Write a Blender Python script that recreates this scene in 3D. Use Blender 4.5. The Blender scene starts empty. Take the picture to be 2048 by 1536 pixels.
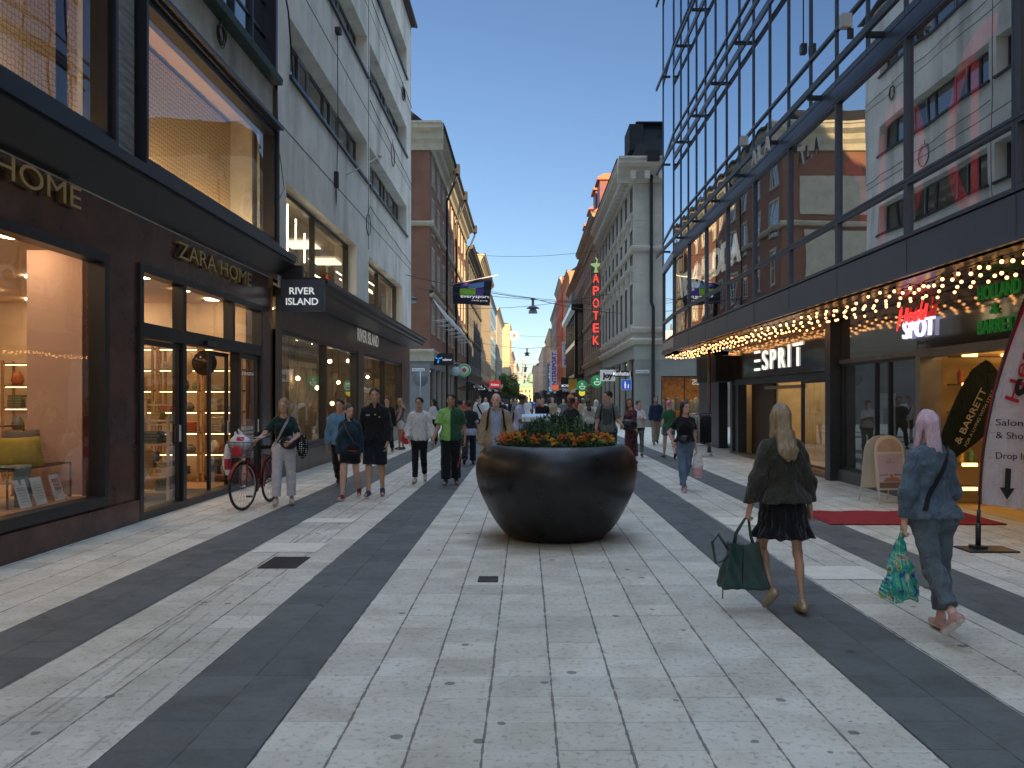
import bpy, bmesh, math, random
import numpy as np
from mathutils import Vector, Matrix
R = math.radians
rnd = random.Random(7)
SC = bpy.context.scene
COL = SC.collection

# ---------------- camera, sky, sun, exposure ----------------
CAMH = 1.65
cam = bpy.data.cameras.new('camera')
cam.sensor_width = 36.0
cam.lens = 1660.0 / 2048.0 * 36.0
cam.shift_x = -27.0 / 2048.0
cam.shift_y = 29.0 / 2048.0
cam.clip_end = 3000
camo = bpy.data.objects.new('camera', cam)
COL.objects.link(camo)
camo.location = (0, 0, CAMH)
camo.rotation_euler = (R(90), 0, 0)
SC.camera = camo
SUN_EL, SUN_AZ = R(18.0), math.atan2(1.0, -2.2)
w = bpy.data.worlds.new('World')
SC.world = w
w.use_nodes = True
wn = w.node_tree.nodes; wl = w.node_tree.links
sky = wn.new('ShaderNodeTexSky'); sky.sky_type = 'NISHITA'
sky.sun_disc = False
sky.sun_elevation = SUN_EL; sky.sun_rotation = SUN_AZ
sky.altitude = 50; sky.air_density = 1.0; sky.dust_density = 0.3; sky.ozone_density = 2.6
bg = wn['Background']
# clear blue sky low down; added unseen pale glow overhead fills the shaded street
tcw = wn.new('ShaderNodeTexCoord'); sxw = wn.new('ShaderNodeSeparateXYZ'); wl.new(tcw.outputs['Generated'], sxw.inputs[0])
mrw = wn.new('ShaderNodeMapRange'); mrw.interpolation_type = 'SMOOTHSTEP'; mrw.inputs[1].default_value = .54; mrw.inputs[2].default_value = .82
wl.new(sxw.outputs[2], mrw.inputs[0])
tin = wn.new('ShaderNodeMix'); tin.data_type = 'RGBA'; tin.blend_type = 'MULTIPLY'; tin.inputs[0].default_value = 1; tin.inputs[7].default_value = (1.0, 1.02, 1.10, 1)
overhead_fill = wn.new('ShaderNodeMix'); overhead_fill.data_type = 'RGBA'; overhead_fill.inputs[7].default_value = (10.6, 13.6, 18.4, 1)
wl.new(sky.outputs[0], tin.inputs[6]); wl.new(tin.outputs[2], overhead_fill.inputs[6]); wl.new(mrw.outputs[0], overhead_fill.inputs[0]); wl.new(overhead_fill.outputs[2], bg.inputs[0])
bg.inputs[1].default_value = 0.0675
sun = bpy.data.lights.new('sun', 'SUN')
sun.energy = 5.0; sun.angle = R(0.5); sun.color = (1.0, 0.72, 0.38)
suno = bpy.data.objects.new('sun', sun); COL.objects.link(suno)
tosun = Vector((math.sin(SUN_AZ) * math.cos(SUN_EL), math.cos(SUN_AZ) * math.cos(SUN_EL), math.sin(SUN_EL)))
suno.rotation_euler = tosun.to_track_quat('Z', 'Y').to_euler()
SC.view_settings.view_transform = 'Standard'
SC.view_settings.look = 'None'
SC.view_settings.gamma = 1
SC.view_settings.use_curve_mapping = False
SC.view_settings.exposure = 1.0
SC.cycles.use_denoising = True
SC.cycles.max_bounces = 10
SC.cycles.diffuse_bounces = 4
SC.cycles.glossy_bounces = 5
SC.cycles.transparent_max_bounces = 16
SC.cycles.sample_clamp_indirect = 6
SC.cycles.caustics_reflective = True

# ---------------- materials ----------------
_mc = {}
def nt(m): return m.node_tree.nodes, m.node_tree.links
def M(name, col, rough=.6, metal=0.0, var=.18, vs=2.0, bump=0.0, bs=40.0, spec=.5, emit=None, es=0.0, stretch=None, coat=0.0, dirt=0.0):
    if name in _mc: return _mc[name]
    m = bpy.data.materials.new(name); m.use_nodes = True
    n, l = nt(m); b = n['Principled BSDF']
    b.inputs['Roughness'].default_value = rough
    b.inputs['Metallic'].default_value = metal
    b.inputs['Specular IOR Level'].default_value = spec
    if coat: b.inputs['Coat Weight'].default_value = coat; b.inputs['Coat Roughness'].default_value = .05
    c4 = (col[0], col[1], col[2], 1)
    b.inputs['Base Color'].default_value = c4
    tc = n.new('ShaderNodeTexCoord'); src = tc.outputs['Object']
    if stretch:
        mp = n.new('ShaderNodeMapping'); mp.inputs['Scale'].default_value = stretch
        l.new(src, mp.inputs[0]); src = mp.outputs[0]
    if var > 0:
        t = n.new('ShaderNodeTexNoise'); t.inputs['Scale'].default_value = vs; t.inputs['Detail'].default_value = 6
        t.inputs['Roughness'].default_value = .62
        l.new(src, t.inputs['Vector'])
        r = n.new('ShaderNodeMapRange'); r.inputs[1].default_value = .3; r.inputs[2].default_value = .7
        r.inputs[3].default_value = 1 - var; r.inputs[4].default_value = 1 + var
        l.new(t.outputs['Fac'], r.inputs[0])
        mx = n.new('ShaderNodeMix'); mx.data_type = 'RGBA'; mx.blend_type = 'MULTIPLY'; mx.inputs[0].default_value = 1
        mx.inputs[6].default_value = c4
        l.new(r.outputs[0], mx.inputs[7])
        l.new(mx.outputs[2], b.inputs['Base Color'])
        if dirt:
            t2 = n.new('ShaderNodeTexNoise'); t2.inputs['Scale'].default_value = .9; t2.inputs['Detail'].default_value = 8
            mp2 = n.new('ShaderNodeMapping'); mp2.inputs['Scale'].default_value = (1.5, 1.5, .25)
            l.new(tc.outputs['Object'], mp2.inputs[0]); l.new(mp2.outputs[0], t2.inputs['Vector'])
            r2 = n.new('ShaderNodeMapRange'); r2.inputs[1].default_value = .5; r2.inputs[2].default_value = .72
            r2.inputs[3].default_value = 0; r2.inputs[4].default_value = dirt
            l.new(t2.outputs['Fac'], r2.inputs[0])
            mx2 = n.new('ShaderNodeMix'); mx2.data_type = 'RGBA'
            l.new(r2.outputs[0], mx2.inputs[0]); l.new(mx.outputs[2], mx2.inputs[6])
            mx2.inputs[7].default_value = (col[0] * .35, col[1] * .35, col[2] * .34, 1)
            l.new(mx2.outputs[2], b.inputs['Base Color'])
    if bump > 0:
        t3 = n.new('ShaderNodeTexNoise'); t3.inputs['Scale'].default_value = bs; t3.inputs['Detail'].default_value = 4
        l.new(src, t3.inputs['Vector'])
        bp = n.new('ShaderNodeBump'); bp.inputs['Strength'].default_value = bump; bp.inputs['Distance'].default_value = .02
        l.new(t3.outputs['Fac'], bp.inputs['Height']); l.new(bp.outputs[0], b.inputs['Normal'])
    if emit:
        b.inputs['Emission Color'].default_value = (emit[0], emit[1], emit[2], 1)
        b.inputs['Emission Strength'].default_value = es
    _mc[name] = m
    return m

def cloth(name, col, rough=.85, var=.22, fold=.5):
    """woven cloth: fine weave plus broad folds"""
    if name in _mc: return _mc[name]
    m = M(name, col, rough, 0, var, 9, 0, spec=.2)
    n, l = nt(m); b = n['Principled BSDF']
    b.inputs['Sheen Weight'].default_value = .15
    tc = n.new('ShaderNodeTexCoord')
    t = n.new('ShaderNodeTexNoise'); t.inputs['Scale'].default_value = 7; t.inputs['Detail'].default_value = 3; t.inputs['Distortion'].default_value = 1.2
    mp = n.new('ShaderNodeMapping'); mp.inputs['Scale'].default_value = (1.6, 1.6, .9)
    l.new(tc.outputs['Object'], mp.inputs[0]); l.new(mp.outputs[0], t.inputs['Vector'])
    bp = n.new('ShaderNodeBump'); bp.inputs['Strength'].default_value = fold; bp.inputs['Distance'].default_value = .05
    t2 = n.new('ShaderNodeTexNoise'); t2.inputs['Scale'].default_value = 300
    l.new(tc.outputs['Object'], t2.inputs['Vector'])
    bp2 = n.new('ShaderNodeBump'); bp2.inputs['Strength'].default_value = .25; bp2.inputs['Distance'].default_value = .003
    l.new(t2.outputs['Fac'], bp2.inputs['Height'])
    l.new(t.outputs['Fac'], bp.inputs['Height']); l.new(bp2.outputs[0], bp.inputs['Normal']); l.new(bp.outputs[0], b.inputs['Normal'])
    return m

def E(name, col, es, base=(.02, .02, .02)):
    return M(name, base, .5, 0, 0, emit=col, es=es)

def G(name, r0=.08, tint=(.92, .95, .94), rough=.0, wob=0.0, wobs=1.2, body=None, pw=5, gt=(1, 1, 1)):
    """architectural glass sheet: see-through (or a dark body) under a mirror layer that grows towards grazing angles"""
    if name in _mc: return _mc[name]
    m = bpy.data.materials.new(name); m.use_nodes = True
    n, l = nt(m); n.remove(n['Principled BSDF'])
    out = n['Material Output']
    lw = n.new('ShaderNodeLayerWeight'); lw.inputs[0].default_value = .5
    p = n.new('ShaderNodeMath'); p.operation = 'POWER'; p.inputs[1].default_value = pw
    l.new(lw.outputs['Facing'], p.inputs[0])
    ma = n.new('ShaderNodeMath'); ma.operation = 'MULTIPLY_ADD'; ma.inputs[1].default_value = 1 - r0; ma.inputs[2].default_value = r0
    l.new(p.outputs[0], ma.inputs[0])
    g = n.new('ShaderNodeBsdfGlossy'); g.inputs['Roughness'].default_value = rough; g.inputs['Color'].default_value = (*gt, 1)
    if body:
        t = n.new('ShaderNodeBsdfPrincipled'); t.inputs['Base Color'].default_value = (*body, 1); t.inputs['Roughness'].default_value = .7
        t.inputs['Specular IOR Level'].default_value = 0
        to = t.outputs[0]
    else:
        t = n.new('ShaderNodeBsdfTransparent'); t.inputs[0].default_value = (*tint, 1); to = t.outputs[0]
    mx = n.new('ShaderNodeMixShader')
    l.new(ma.outputs[0], mx.inputs[0]); l.new(to, mx.inputs[1]); l.new(g.outputs[0], mx.inputs[2])
    l.new(mx.outputs[0], out.inputs[0])
    if wob:
        tc = n.new('ShaderNodeTexCoord')
        t3 = n.new('ShaderNodeTexNoise'); t3.inputs['Scale'].default_value = wobs; t3.inputs['Detail'].default_value = 1
        l.new(tc.outputs['Object'], t3.inputs['Vector'])
        bp = n.new('ShaderNodeBump'); bp.inputs['Strength'].default_value = 1; bp.inputs['Distance'].default_value = wob
        l.new(t3.outputs['Fac'], bp.inputs['Height']); l.new(bp.outputs[0], g.inputs['Normal'])
    _mc[name] = m
    return m

# ---------------- objects ----------------
W0 = {}
def tag(o, label=None, cat=None, group=None, kind=None):
    if label: o['label'] = label
    if cat: o['category'] = cat
    if group: o['group'] = group
    if kind: o['kind'] = kind
    return o
def thing(name, label, cat, loc=(0, 0, 0), group=None, rz=0):
    o = bpy.data.objects.new(name, None); COL.objects.link(o)
    o.location = loc; o.rotation_euler = (0, 0, rz); o.empty_display_size = .1
    W0[o.name] = Vector(loc)
    return tag(o, label, cat, group)
def org(o): return W0.get(o.name, Vector((0, 0, 0)))
def link(name, me, parent=None, loc=None):
    o = bpy.data.objects.new(name, me); COL.objects.link(o)
    if parent is not None:
        o.parent = parent
        if loc is not None:
            o.location = Vector(loc) - org(parent); W0[o.name] = Vector(loc)
        else: W0[o.name] = org(parent)
    else:
        o.location = loc if loc is not None else (0, 0, 0); W0[o.name] = Vector(o.location)
    return o
def copytree(o, loc=None, rz=None, label=None, parent=None):
    c = o.copy(); COL.objects.link(c)
    if parent is not None: c.parent = parent
    if loc is not None: c.location = loc
    if rz is not None: c.rotation_euler = (0, 0, rz)
    if label: c['label'] = label
    W0[c.name] = Vector(c.location)
    for ch in list(o.children): copytree(ch, parent=c)
    return c

class Fr:
    def __init__(s, o, u, n): s.o, s.u, s.n = Vector(o), Vector(u), Vector(n)
    def p(s, u, v, d=0): return s.o + s.u * u + Vector((0, 0, v)) + s.n * d
def FL(X): return Fr((X, 0, 0), (0, 1, 0), (1, 0, 0))      # facade facing +X (left side), u = Y
def FRt(X): return Fr((X, 0, 0), (0, 1, 0), (-1, 0, 0))     # facade facing -X (right side)
def FF(Y): return Fr((0, Y, 0), (1, 0, 0), (0, -1, 0))      # facade facing the camera, u = X
WORLD = Fr((0, 0, 0), (1, 0, 0), (0, 1, 0))

class MB:
    def __init__(s, fr=None): s.v, s.f, s.m, s.fr, s.mi, s.sm = [], [], [], fr, 0, []
    def pt(s, p): s.v.append(tuple(p)); return len(s.v) - 1
    def face(s, idx, mi=None, smooth=False):
        s.f.append(tuple(idx)); s.m.append(s.mi if mi is None else mi); s.sm.append(smooth)
    def poly(s, pts, mi=None):
        i = [s.pt(p) for p in pts]; s.face(i, mi)
    def hexa(s, c, mi=None):
        i = [s.pt(p) for p in c]
        for q in ((0, 3, 2, 1), (4, 5, 6, 7), (0, 1, 5, 4), (1, 2, 6, 5), (2, 3, 7, 6), (3, 0, 4, 7)):
            s.face([i[k] for k in q], mi)
    def box(s, u0, u1, v0, v1, d0, d1, mi=None, fr=None):
        f = fr or s.fr
        s.hexa([f.p(u0, v0, d0), f.p(u1, v0, d0), f.p(u1, v0, d1), f.p(u0, v0, d1), f.p(u0, v1, d0), f.p(u1, v1, d0), f.p(u1, v1, d1), f.p(u0, v1, d1)], mi)
    def wbox(s, x0, x1, y0, y1, z0, z1, mi=None):
        s.hexa([(x0, y0, z0), (x1, y0, z0), (x1, y1, z0), (x0, y1, z0), (x0, y0, z1), (x1, y0, z1), (x1, y1, z1), (x0, y1, z1)], mi)
    def obox(s, c, ax, ay, az, mi=None):
        c, ax, ay, az = map(Vector, (c, ax, ay, az))
        s.hexa([c - ax - ay - az, c + ax - ay - az, c + ax + ay - az, c - ax + ay - az, c - ax - ay + az, c + ax - ay + az, c + ax + ay + az, c - ax + ay + az], mi)
    def quadf(s, u0, u1, v0, v1, d, mi=None, fr=None):
        f = fr or s.fr
        s.poly([f.p(u0, v0, d), f.p(u1, v0, d), f.p(u1, v1, d), f.p(u0, v1, d)], mi)
    def prof(s, u0, u1, pts, mi=None, fr=None, caps=True):
        """extrude a (d, v) profile along u"""
        f = fr or s.fr
        a = [s.pt(f.p(u0, v, d)) for d, v in pts]; b = [s.pt(f.p(u1, v, d)) for d, v in pts]
        n = len(pts)
        for k in range(n): s.face((a[k], a[(k + 1) % n], b[(k + 1) % n], b[k]), mi)
        if caps: s.face(a[::-1], mi); s.face(b, mi)
    def tube(s, path, r, n=8, mi=None, caps=True, closed=False):
        P = [Vector(p) for p in path]; rr = r if hasattr(r, '__len__') else [r] * len(P)
        rings = []
        up = None
        for k, p in enumerate(P):
            if closed: t = P[(k + 1) % len(P)] - P[k - 1]
            else: t = (P[min(k + 1, len(P) - 1)] - P[max(k - 1, 0)])
            if t.length < 1e-9: t = Vector((0, 0, 1))
            t.normalize()
            if up is None:
                up = Vector((0, 0, 1)) if abs(t.z) < .9 else Vector((1, 0, 0))
            a = t.cross(up)
            if a.length < 1e-6: a = t.cross(Vector((1, .3, 0)))
            a.normalize(); b = a.cross(t).normalized(); up = b
            rings.append([s.pt(p + a * math.cos(2 * math.pi * j / n) * rr[k] + b * math.sin(2 * math.pi * j / n) * rr[k]) for j in range(n)])
        m = len(P)
        for k in range(m if closed else m - 1):
            A, B = rings[k], rings[(k + 1) % m]
            for j in range(n): s.face((A[j], A[(j + 1) % n], B[(j + 1) % n], B[j]), mi, True)
        if caps and not closed: s.face(rings[0][::-1], mi); s.face(rings[-1], mi)
    def lathe(s, prof, c=(0, 0, 0), n=32, mi=None, closed=False, ax='z'):
        c = Vector(c); rings = []
        for r, z in prof:
            ring = []
            for j in range(n):
                a = 2 * math.pi * j / n
                x, y = r * math.cos(a), r * math.sin(a)
                q = Vector((x, y, z)) if ax == 'z' else (Vector((x, z, y)) if ax == 'y' else Vector((z, x, y)))
                ring.append(s.pt(c + q))
            rings.append(ring)
        for k in range(len(prof) - 1):
            for j in range(n): s.face((rings[k][j], rings[k][(j + 1) % n], rings[k + 1][(j + 1) % n], rings[k + 1][j]), mi, True)
    def ball(s, c, r, n=8, mi=None):
        rx, ry, rz = r if hasattr(r, '__len__') else (r, r, r)
        c = Vector(c); m = max(3, n // 2 + 1)
        top = s.pt(c + Vector((0, 0, rz))); bot = s.pt(c - Vector((0, 0, rz))); rings = []
        for k in range(1, m):
            ph = math.pi * k / m
            rings.append([s.pt(c + Vector((rx * math.sin(ph) * math.cos(2 * math.pi * j / n), ry * math.sin(ph) * math.sin(2 * math.pi * j / n), rz * math.cos(ph)))) for j in range(n)])
        for j in range(n):
            s.face((top, rings[0][j], rings[0][(j + 1) % n]), mi, True); s.face((bot, rings[-1][(j + 1) % n], rings[-1][j]), mi, True)
            for k in range(len(rings) - 1): s.face((rings[k][j], rings[k + 1][j], rings[k + 1][(j + 1) % n], rings[k][(j + 1) % n]), mi, True)
    def prism(s, pts, vec, mi=None):
        a = [s.pt(p) for p in pts]; b = [s.pt(Vector(p) + Vector(vec)) for p in pts]; n = len(pts)
        s.face(a[::-1], mi); s.face(b, mi)
        for k in range(n): s.face((a[k], a[(k + 1) % n], b[(k + 1) % n], b[k]), mi)
    def wall(s, u0, u1, v0, v1, holes, d, depth, mi=None, rmi=None):
        """facade sheet at d with real openings and reveals going back by depth"""
        us = sorted({u0, u1, *[h[0] for h in holes], *[h[1] for h in holes]}); us = [u for u in us if u0 <= u <= u1]
        vs = sorted({v0, v1, *[h[2] for h in holes], *[h[3] for h in holes]}); vs = [v for v in vs if v0 <= v <= v1]
        for k in range(len(vs) - 1):
            vm = (vs[k] + vs[k + 1]) / 2; run = None
            for j in range(len(us) - 1):
                um = (us[j] + us[j + 1]) / 2
                hole = any(h[0] < um < h[1] and h[2] < vm < h[3] for h in holes)
                if not hole and run is None: run = us[j]
                if hole and run is not None: s.quadf(run, us[j], vs[k], vs[k + 1], d, mi); run = None
            if run is not None: s.quadf(run, us[-1], vs[k], vs[k + 1], d, mi)
        f = s.fr; rmi = mi if rmi is None else rmi
        for a, b, c, e in holes:
            e2 = min(e, v1); c2 = max(c, v0)
            s.poly([f.p(a, c2, d), f.p(a, e2, d), f.p(a, e2, d - depth), f.p(a, c2, d - depth)], rmi)
            s.poly([f.p(b, c2, d), f.p(b, c2, d - depth), f.p(b, e2, d - depth), f.p(b, e2, d)], rmi)
            s.poly([f.p(a, e2, d), f.p(b, e2, d), f.p(b, e2, d - depth), f.p(a, e2, d - depth)], rmi)
            s.poly([f.p(a, c2, d), f.p(a, c2, d - depth), f.p(b, c2, d - depth), f.p(b, c2, d)], rmi)
    def mesh(s, name, mats, origin=(0, 0, 0), recalc=True, bevel=0):
        o = Vector(origin)
        me = bpy.data.meshes.new(name)
        me.from_pydata([tuple(Vector(v) - o) for v in s.v], [], s.f)
        me.polygons.foreach_set('material_index', s.m)
        me.polygons.foreach_set('use_smooth', s.sm)
        mats = mats if isinstance(mats, (list, tuple)) else [mats]
        for m in mats: me.materials.append(m)
        if recalc:
            bm = bmesh.new(); bm.from_mesh(me)
            bmesh.ops.recalc_face_normals(bm, faces=bm.faces)
            if bevel:
                ed = [e for e in bm.edges if e.is_manifold and e.calc_face_angle(0) > .6]
                bmesh.ops.bevel(bm, geom=ed, offset=bevel, segments=2, affect='EDGES', clamp_overlap=True)
            bm.to_mesh(me); bm.free()
        return me
    def build(s, name, mats, parent=None, loc=None, recalc=True, bevel=0):
        if parent is not None:
            og = org(parent); me = s.mesh(name, mats, og, recalc, bevel); return link(name, me, parent)
        if loc is None:
            a = np.array(s.v); loc = ((a[:, 0].min() + a[:, 0].max()) / 2, (a[:, 1].min() + a[:, 1].max()) / 2, a[:, 2].min())
        me = s.mesh(name, mats, loc, recalc, bevel); return link(name, me, None, loc)

_tc = {}
def textmesh(txt, bold=0.0):
    """(verts, faces) of a flat text of cap height 1 starting at x=0"""
    k = (txt, bold)
    if k in _tc: return _tc[k]
    c = bpy.data.curves.new('t', 'FONT'); c.body = txt; c.size = 1; c.offset = bold; c.resolution_u = 4
    o = bpy.data.objects.new('t', c); COL.objects.link(o)
    dg = bpy.context.evaluated_depsgraph_get(); dg.update()
    me = bpy.data.meshes.new_from_object(o.evaluated_get(dg))
    V = np.array([v.co[:] for v in me.vertices]); F = [tuple(p.vertices) for p in me.polygons]
    bpy.data.objects.remove(o); bpy.data.curves.remove(c); bpy.data.meshes.remove(me)
    V[:, 0] -= V[:, 0].min(); V[:, :2] /= .729
    _tc[k] = (V, F, V[:, 0].max())
    return _tc[k]
def add_text(mb, txt, o, U, V, height, width=None, depth=.02, bold=0.0, mi=None, shear=0.0):
    """text standing in the plane spanned by U (reading direction) and V (up); o = lower left; extruded away along U x V"""
    vs, fs, tw = textmesh(txt, bold)
    U, V, o = Vector(U).normalized(), Vector(V).normalized(), Vector(o); N = U.cross(V)
    sx = height if width is None else width / tw
    P = [o + U * (p[0] * sx + shear * p[1] * height) + V * (p[1] * height) for p in vs]
    n = len(P); b = len(mb.v)
    for p in P: mb.pt(p + N * depth)
    for p in P: mb.pt(p)
    from collections import Counter
    ec = Counter()
    for f in fs:
        for k in range(len(f)): ec[tuple(sorted((f[k], f[(k + 1) % len(f)])))] += 1
    for f in fs:
        mb.face([b + i for i in f], mi); mb.face([b + n + i for i in f[::-1]], mi)
        if depth:
            for k in range(len(f)):
                i, j = f[k], f[(k + 1) % len(f)]
                if ec[tuple(sorted((i, j)))] == 1: mb.face((b + i, b + n + i, b + n + j, b + j), mi)
# ---------------- paving ----------------
def paving(name, c1, c2, joint, jw=.010, L=.345, speck=.5, rough=.7, stain=(.10, .085, .07), xjoint=.5, tint=(.88, .80, .64), x0=0.0, tracks=False):
    m = bpy.data.materials.new(name); m.use_nodes = True
    n, l = nt(m); b = n['Principled BSDF']; b.inputs['Roughness'].default_value = rough
    b.inputs['Specular IOR Level'].default_value = .35
    geo = n.new('ShaderNodeNewGeometry'); sp = n.new('ShaderNodeSeparateXYZ'); l.new(geo.outputs['Position'], sp.inputs[0])
    def math_(op, a, b_=None, c=None):
        q = n.new('ShaderNodeMath'); q.operation = op
        for i, v in enumerate((a, b_, c)):
            if v is None: continue
            if isinstance(v, (int, float)): q.inputs[i].default_value = v
            else: l.new(v, q.inputs[i])
        return q.outputs[0]
    def noise(scale, det=5, vec=None, dist=0, rough_=.6):
        t = n.new('ShaderNodeTexNoise'); t.inputs['Scale'].default_value = scale; t.inputs['Detail'].default_value = det
        t.inputs['Distortion'].default_value = dist; t.inputs['Roughness'].default_value = rough_
        l.new(vec or geo.outputs['Position'], t.inputs['Vector']); return t.outputs['Fac']
    def mix(f, a, b_, typ='MIX'):
        q = n.new('ShaderNodeMix'); q.data_type = 'RGBA'; q.blend_type = typ
        if isinstance(f, (int, float)): q.inputs[0].default_value = f
        else: l.new(f, q.inputs[0])
        for i, v in ((6, a), (7, b_)):
            if isinstance(v, tuple): q.inputs[i].default_value = (*v, 1)
            else: l.new(v, q.inputs[i])
        return q.outputs[2]
    def ramp(v, a, b_, o0=0.0, o1=1.0):
        q = n.new('ShaderNodeMapRange'); l.new(v, q.inputs[0])
        for i, x in ((1, a), (2, b_), (3, o0), (4, o1)): q.inputs[i].default_value = x
        return q.outputs[0]
    wob = math_('MULTIPLY', math_('SUBTRACT', noise(1.7, 2), .5), .012)
    X = math_('ADD', math_('ADD', sp.outputs[0], wob), 1.25 + 35 - x0)
    col = math_('FLOOR', math_('DIVIDE', X, .35)); fx = math_('SUBTRACT', math_('DIVIDE', X, .35), col)
    wn_ = n.new('ShaderNodeTexWhiteNoise'); wn_.noise_dimensions = '1D'; l.new(col, wn_.inputs['W'])
    off = math_('MULTIPLY', wn_.outputs['Value'], .012)
    Y = math_('ADD', math_('ADD', sp.outputs[1], off), 200)
    row = math_('FLOOR', math_('DIVIDE', Y, L)); fy = math_('SUBTRACT', math_('DIVIDE', Y, L), row)
    ex = math_('MULTIPLY', math_('SUBTRACT', .5, math_('ABSOLUTE', math_('SUBTRACT', fx, .5))), .35)
    ey = math_('MULTIPLY', math_('SUBTRACT', .5, math_('ABSOLUTE', math_('SUBTRACT', fy, .5))), L)
    jn = noise(9, 3)
    jx = math_('LESS_THAN', ex, math_('MULTIPLY', ramp(jn, .35, .65, .25, 1.0), jw))
    wn3 = n.new('ShaderNodeTexWhiteNoise'); wn3.noise_dimensions = '2D'
    cb = n.new('ShaderNodeCombineXYZ'); l.new(col, cb.inputs[0]); l.new(row, cb.inputs[1]); l.new(cb.outputs[0], wn3.inputs['Vector'])
    jy = math_('MULTIPLY', math_('LESS_THAN', ey, jw * .7), ramp(wn3.outputs['Value'], .55, 1, .0, xjoint))
    wn2 = n.new('ShaderNodeTexWhiteNoise'); wn2.noise_dimensions = '3D'
    cb2 = n.new('ShaderNodeCombineXYZ'); l.new(col, cb2.inputs[0]); l.new(row, cb2.inputs[1]); cb2.inputs[2].default_value = 3.3
    l.new(cb2.outputs[0], wn2.inputs['Vector'])
    tone = wn2.outputs['Value']
    c = mix(tone, c1, c2)
    big = noise(.45, 4); c = mix(ramp(big, .35, .7, 0, .45), c, mix(1.0, c, tint, 'MULTIPLY'))
    c = mix(ramp(noise(2.6, 8, dist=.6), .42, .72, 0, .55), c, mix(1.0, c, (.60, .57, .50), 'MULTIPLY'))
    c = mix(ramp(noise(26, 5), .54, .66, 0, speck * 1.25), c, mix(1.0, c, (.5, .47, .42), 'MULTIPLY'))
    c = mix(ramp(noise(95, 3), .62, .7, 0, speck * .8), c, mix(1.0, c, (.55, .5, .45), 'MULTIPLY'))
    vo = n.new('ShaderNodeTexVoronoi'); vo.inputs['Scale'].default_value = 3.1; l.new(geo.outputs['Position'], vo.inputs['Vector'])
    spn = math_('MULTIPLY', math_('LESS_THAN', math_('ADD', vo.outputs['Distance'], math_('MULTIPLY', noise(14, 2), .1)), .145),
                math_('GREATER_THAN', noise(.9, 2), .44))
    c = mix(math_('MULTIPLY', spn, .7), c, stain)
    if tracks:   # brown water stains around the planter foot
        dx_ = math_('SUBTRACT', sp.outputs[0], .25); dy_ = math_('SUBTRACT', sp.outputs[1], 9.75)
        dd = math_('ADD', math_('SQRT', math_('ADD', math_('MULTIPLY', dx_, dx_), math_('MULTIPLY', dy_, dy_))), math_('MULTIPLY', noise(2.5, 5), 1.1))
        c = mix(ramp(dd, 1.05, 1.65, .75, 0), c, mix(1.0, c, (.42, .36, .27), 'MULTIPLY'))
    c = mix(math_('MULTIPLY', jx, .82), c, joint)
    pale = math_('MULTIPLY', math_('LESS_THAN', ey, jw * .5), math_('LESS_THAN', wn3.outputs['Value'], .55))
    c = mix(math_('MULTIPLY', pale, .35 if tracks else 0), c, (.80, .78, .70)); c = mix(jy, c, joint)
    if tracks:
        for k, (a_, b_2, c_2) in enumerate(((-2.55, .10, .55), (-2.42, .10, .52), (-2.7, .16, .33), (-2.25, .20, .4), (-2.9, .3, .21))):
            cx = math_('ADD', math_('MULTIPLY', math_('SINE', math_('MULTIPLY', sp.outputs[1], c_2)), b_2), a_)
            q = math_('LESS_THAN', math_('ABSOLUTE', math_('SUBTRACT', sp.outputs[0], cx)), .011)
            c = mix(math_('MULTIPLY', math_('MULTIPLY', q, ramp(noise(2.2 + k * .3, 4), .42, .6, 0, .5)), math_('LESS_THAN', sp.outputs[1], 26)), c, (.15, .14, .13))
    l.new(c, b.inputs['Base Color'])
    h = math_('SUBTRACT', math_('MULTIPLY', noise(60, 5), .5), math_('MAXIMUM', jx, jy))
    bp = n.new('ShaderNodeBump'); bp.inputs['Strength'].default_value = .55; bp.inputs['Distance'].default_value = .004
    l.new(h, bp.inputs['Height']); l.new(bp.outputs[0], b.inputs['Normal'])
    rr = ramp(noise(6, 5), .3, .7, rough - .12, rough + .12); l.new(rr, b.inputs['Roughness'])
    return m
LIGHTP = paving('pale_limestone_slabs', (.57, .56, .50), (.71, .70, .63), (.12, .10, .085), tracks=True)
DARKP = paving('dark_granite_slabs', (.110, .122, .122), (.144, .158, .158), (.03, .03, .034), jw=.0045, speck=.25, stain=(.045, .045, .05), tint=(.95, .93, .9), xjoint=.95, L=.345)

mb = MB(); mb.poly([(-400, -200, 0), (400, -200, 0), (400, 1500, 0), (-400, 1500, 0)])
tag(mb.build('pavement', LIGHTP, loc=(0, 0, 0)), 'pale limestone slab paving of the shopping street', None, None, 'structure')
def stripe(x0, x1, label):
    mb = MB(); ys = [-8 + .5 * k for k in range(0, 260)] + [130, 300]
    r = random.Random(int(x0 * 100)); L_, R_ = [], []
    for k, y in enumerate(ys):
        j = .0045 if k < 255 else 0
        L_.append(mb.pt((x0 + r.uniform(-j, j), y, .004))); R_.append(mb.pt((x1 + r.uniform(-j, j), y, .004)))
    for k in range(len(ys) - 1): mb.face((L_[k], R_[k], R_[k + 1], L_[k + 1]))
    tag(mb.build('pavement_stripe', DARKP, loc=(0, 0, 0)), label, None, None, 'structure')
stripe(-1.95, -1.25, 'dark granite stripe just left of the planter')
stripe(-3.70, -2.98, 'dark granite stripe under the walking couple')
stripe(1.90, 2.58, 'dark granite stripe under the blonde woman')
stripe(3.47, 4.13, 'dark granite stripe passing under the red carpet')

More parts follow.
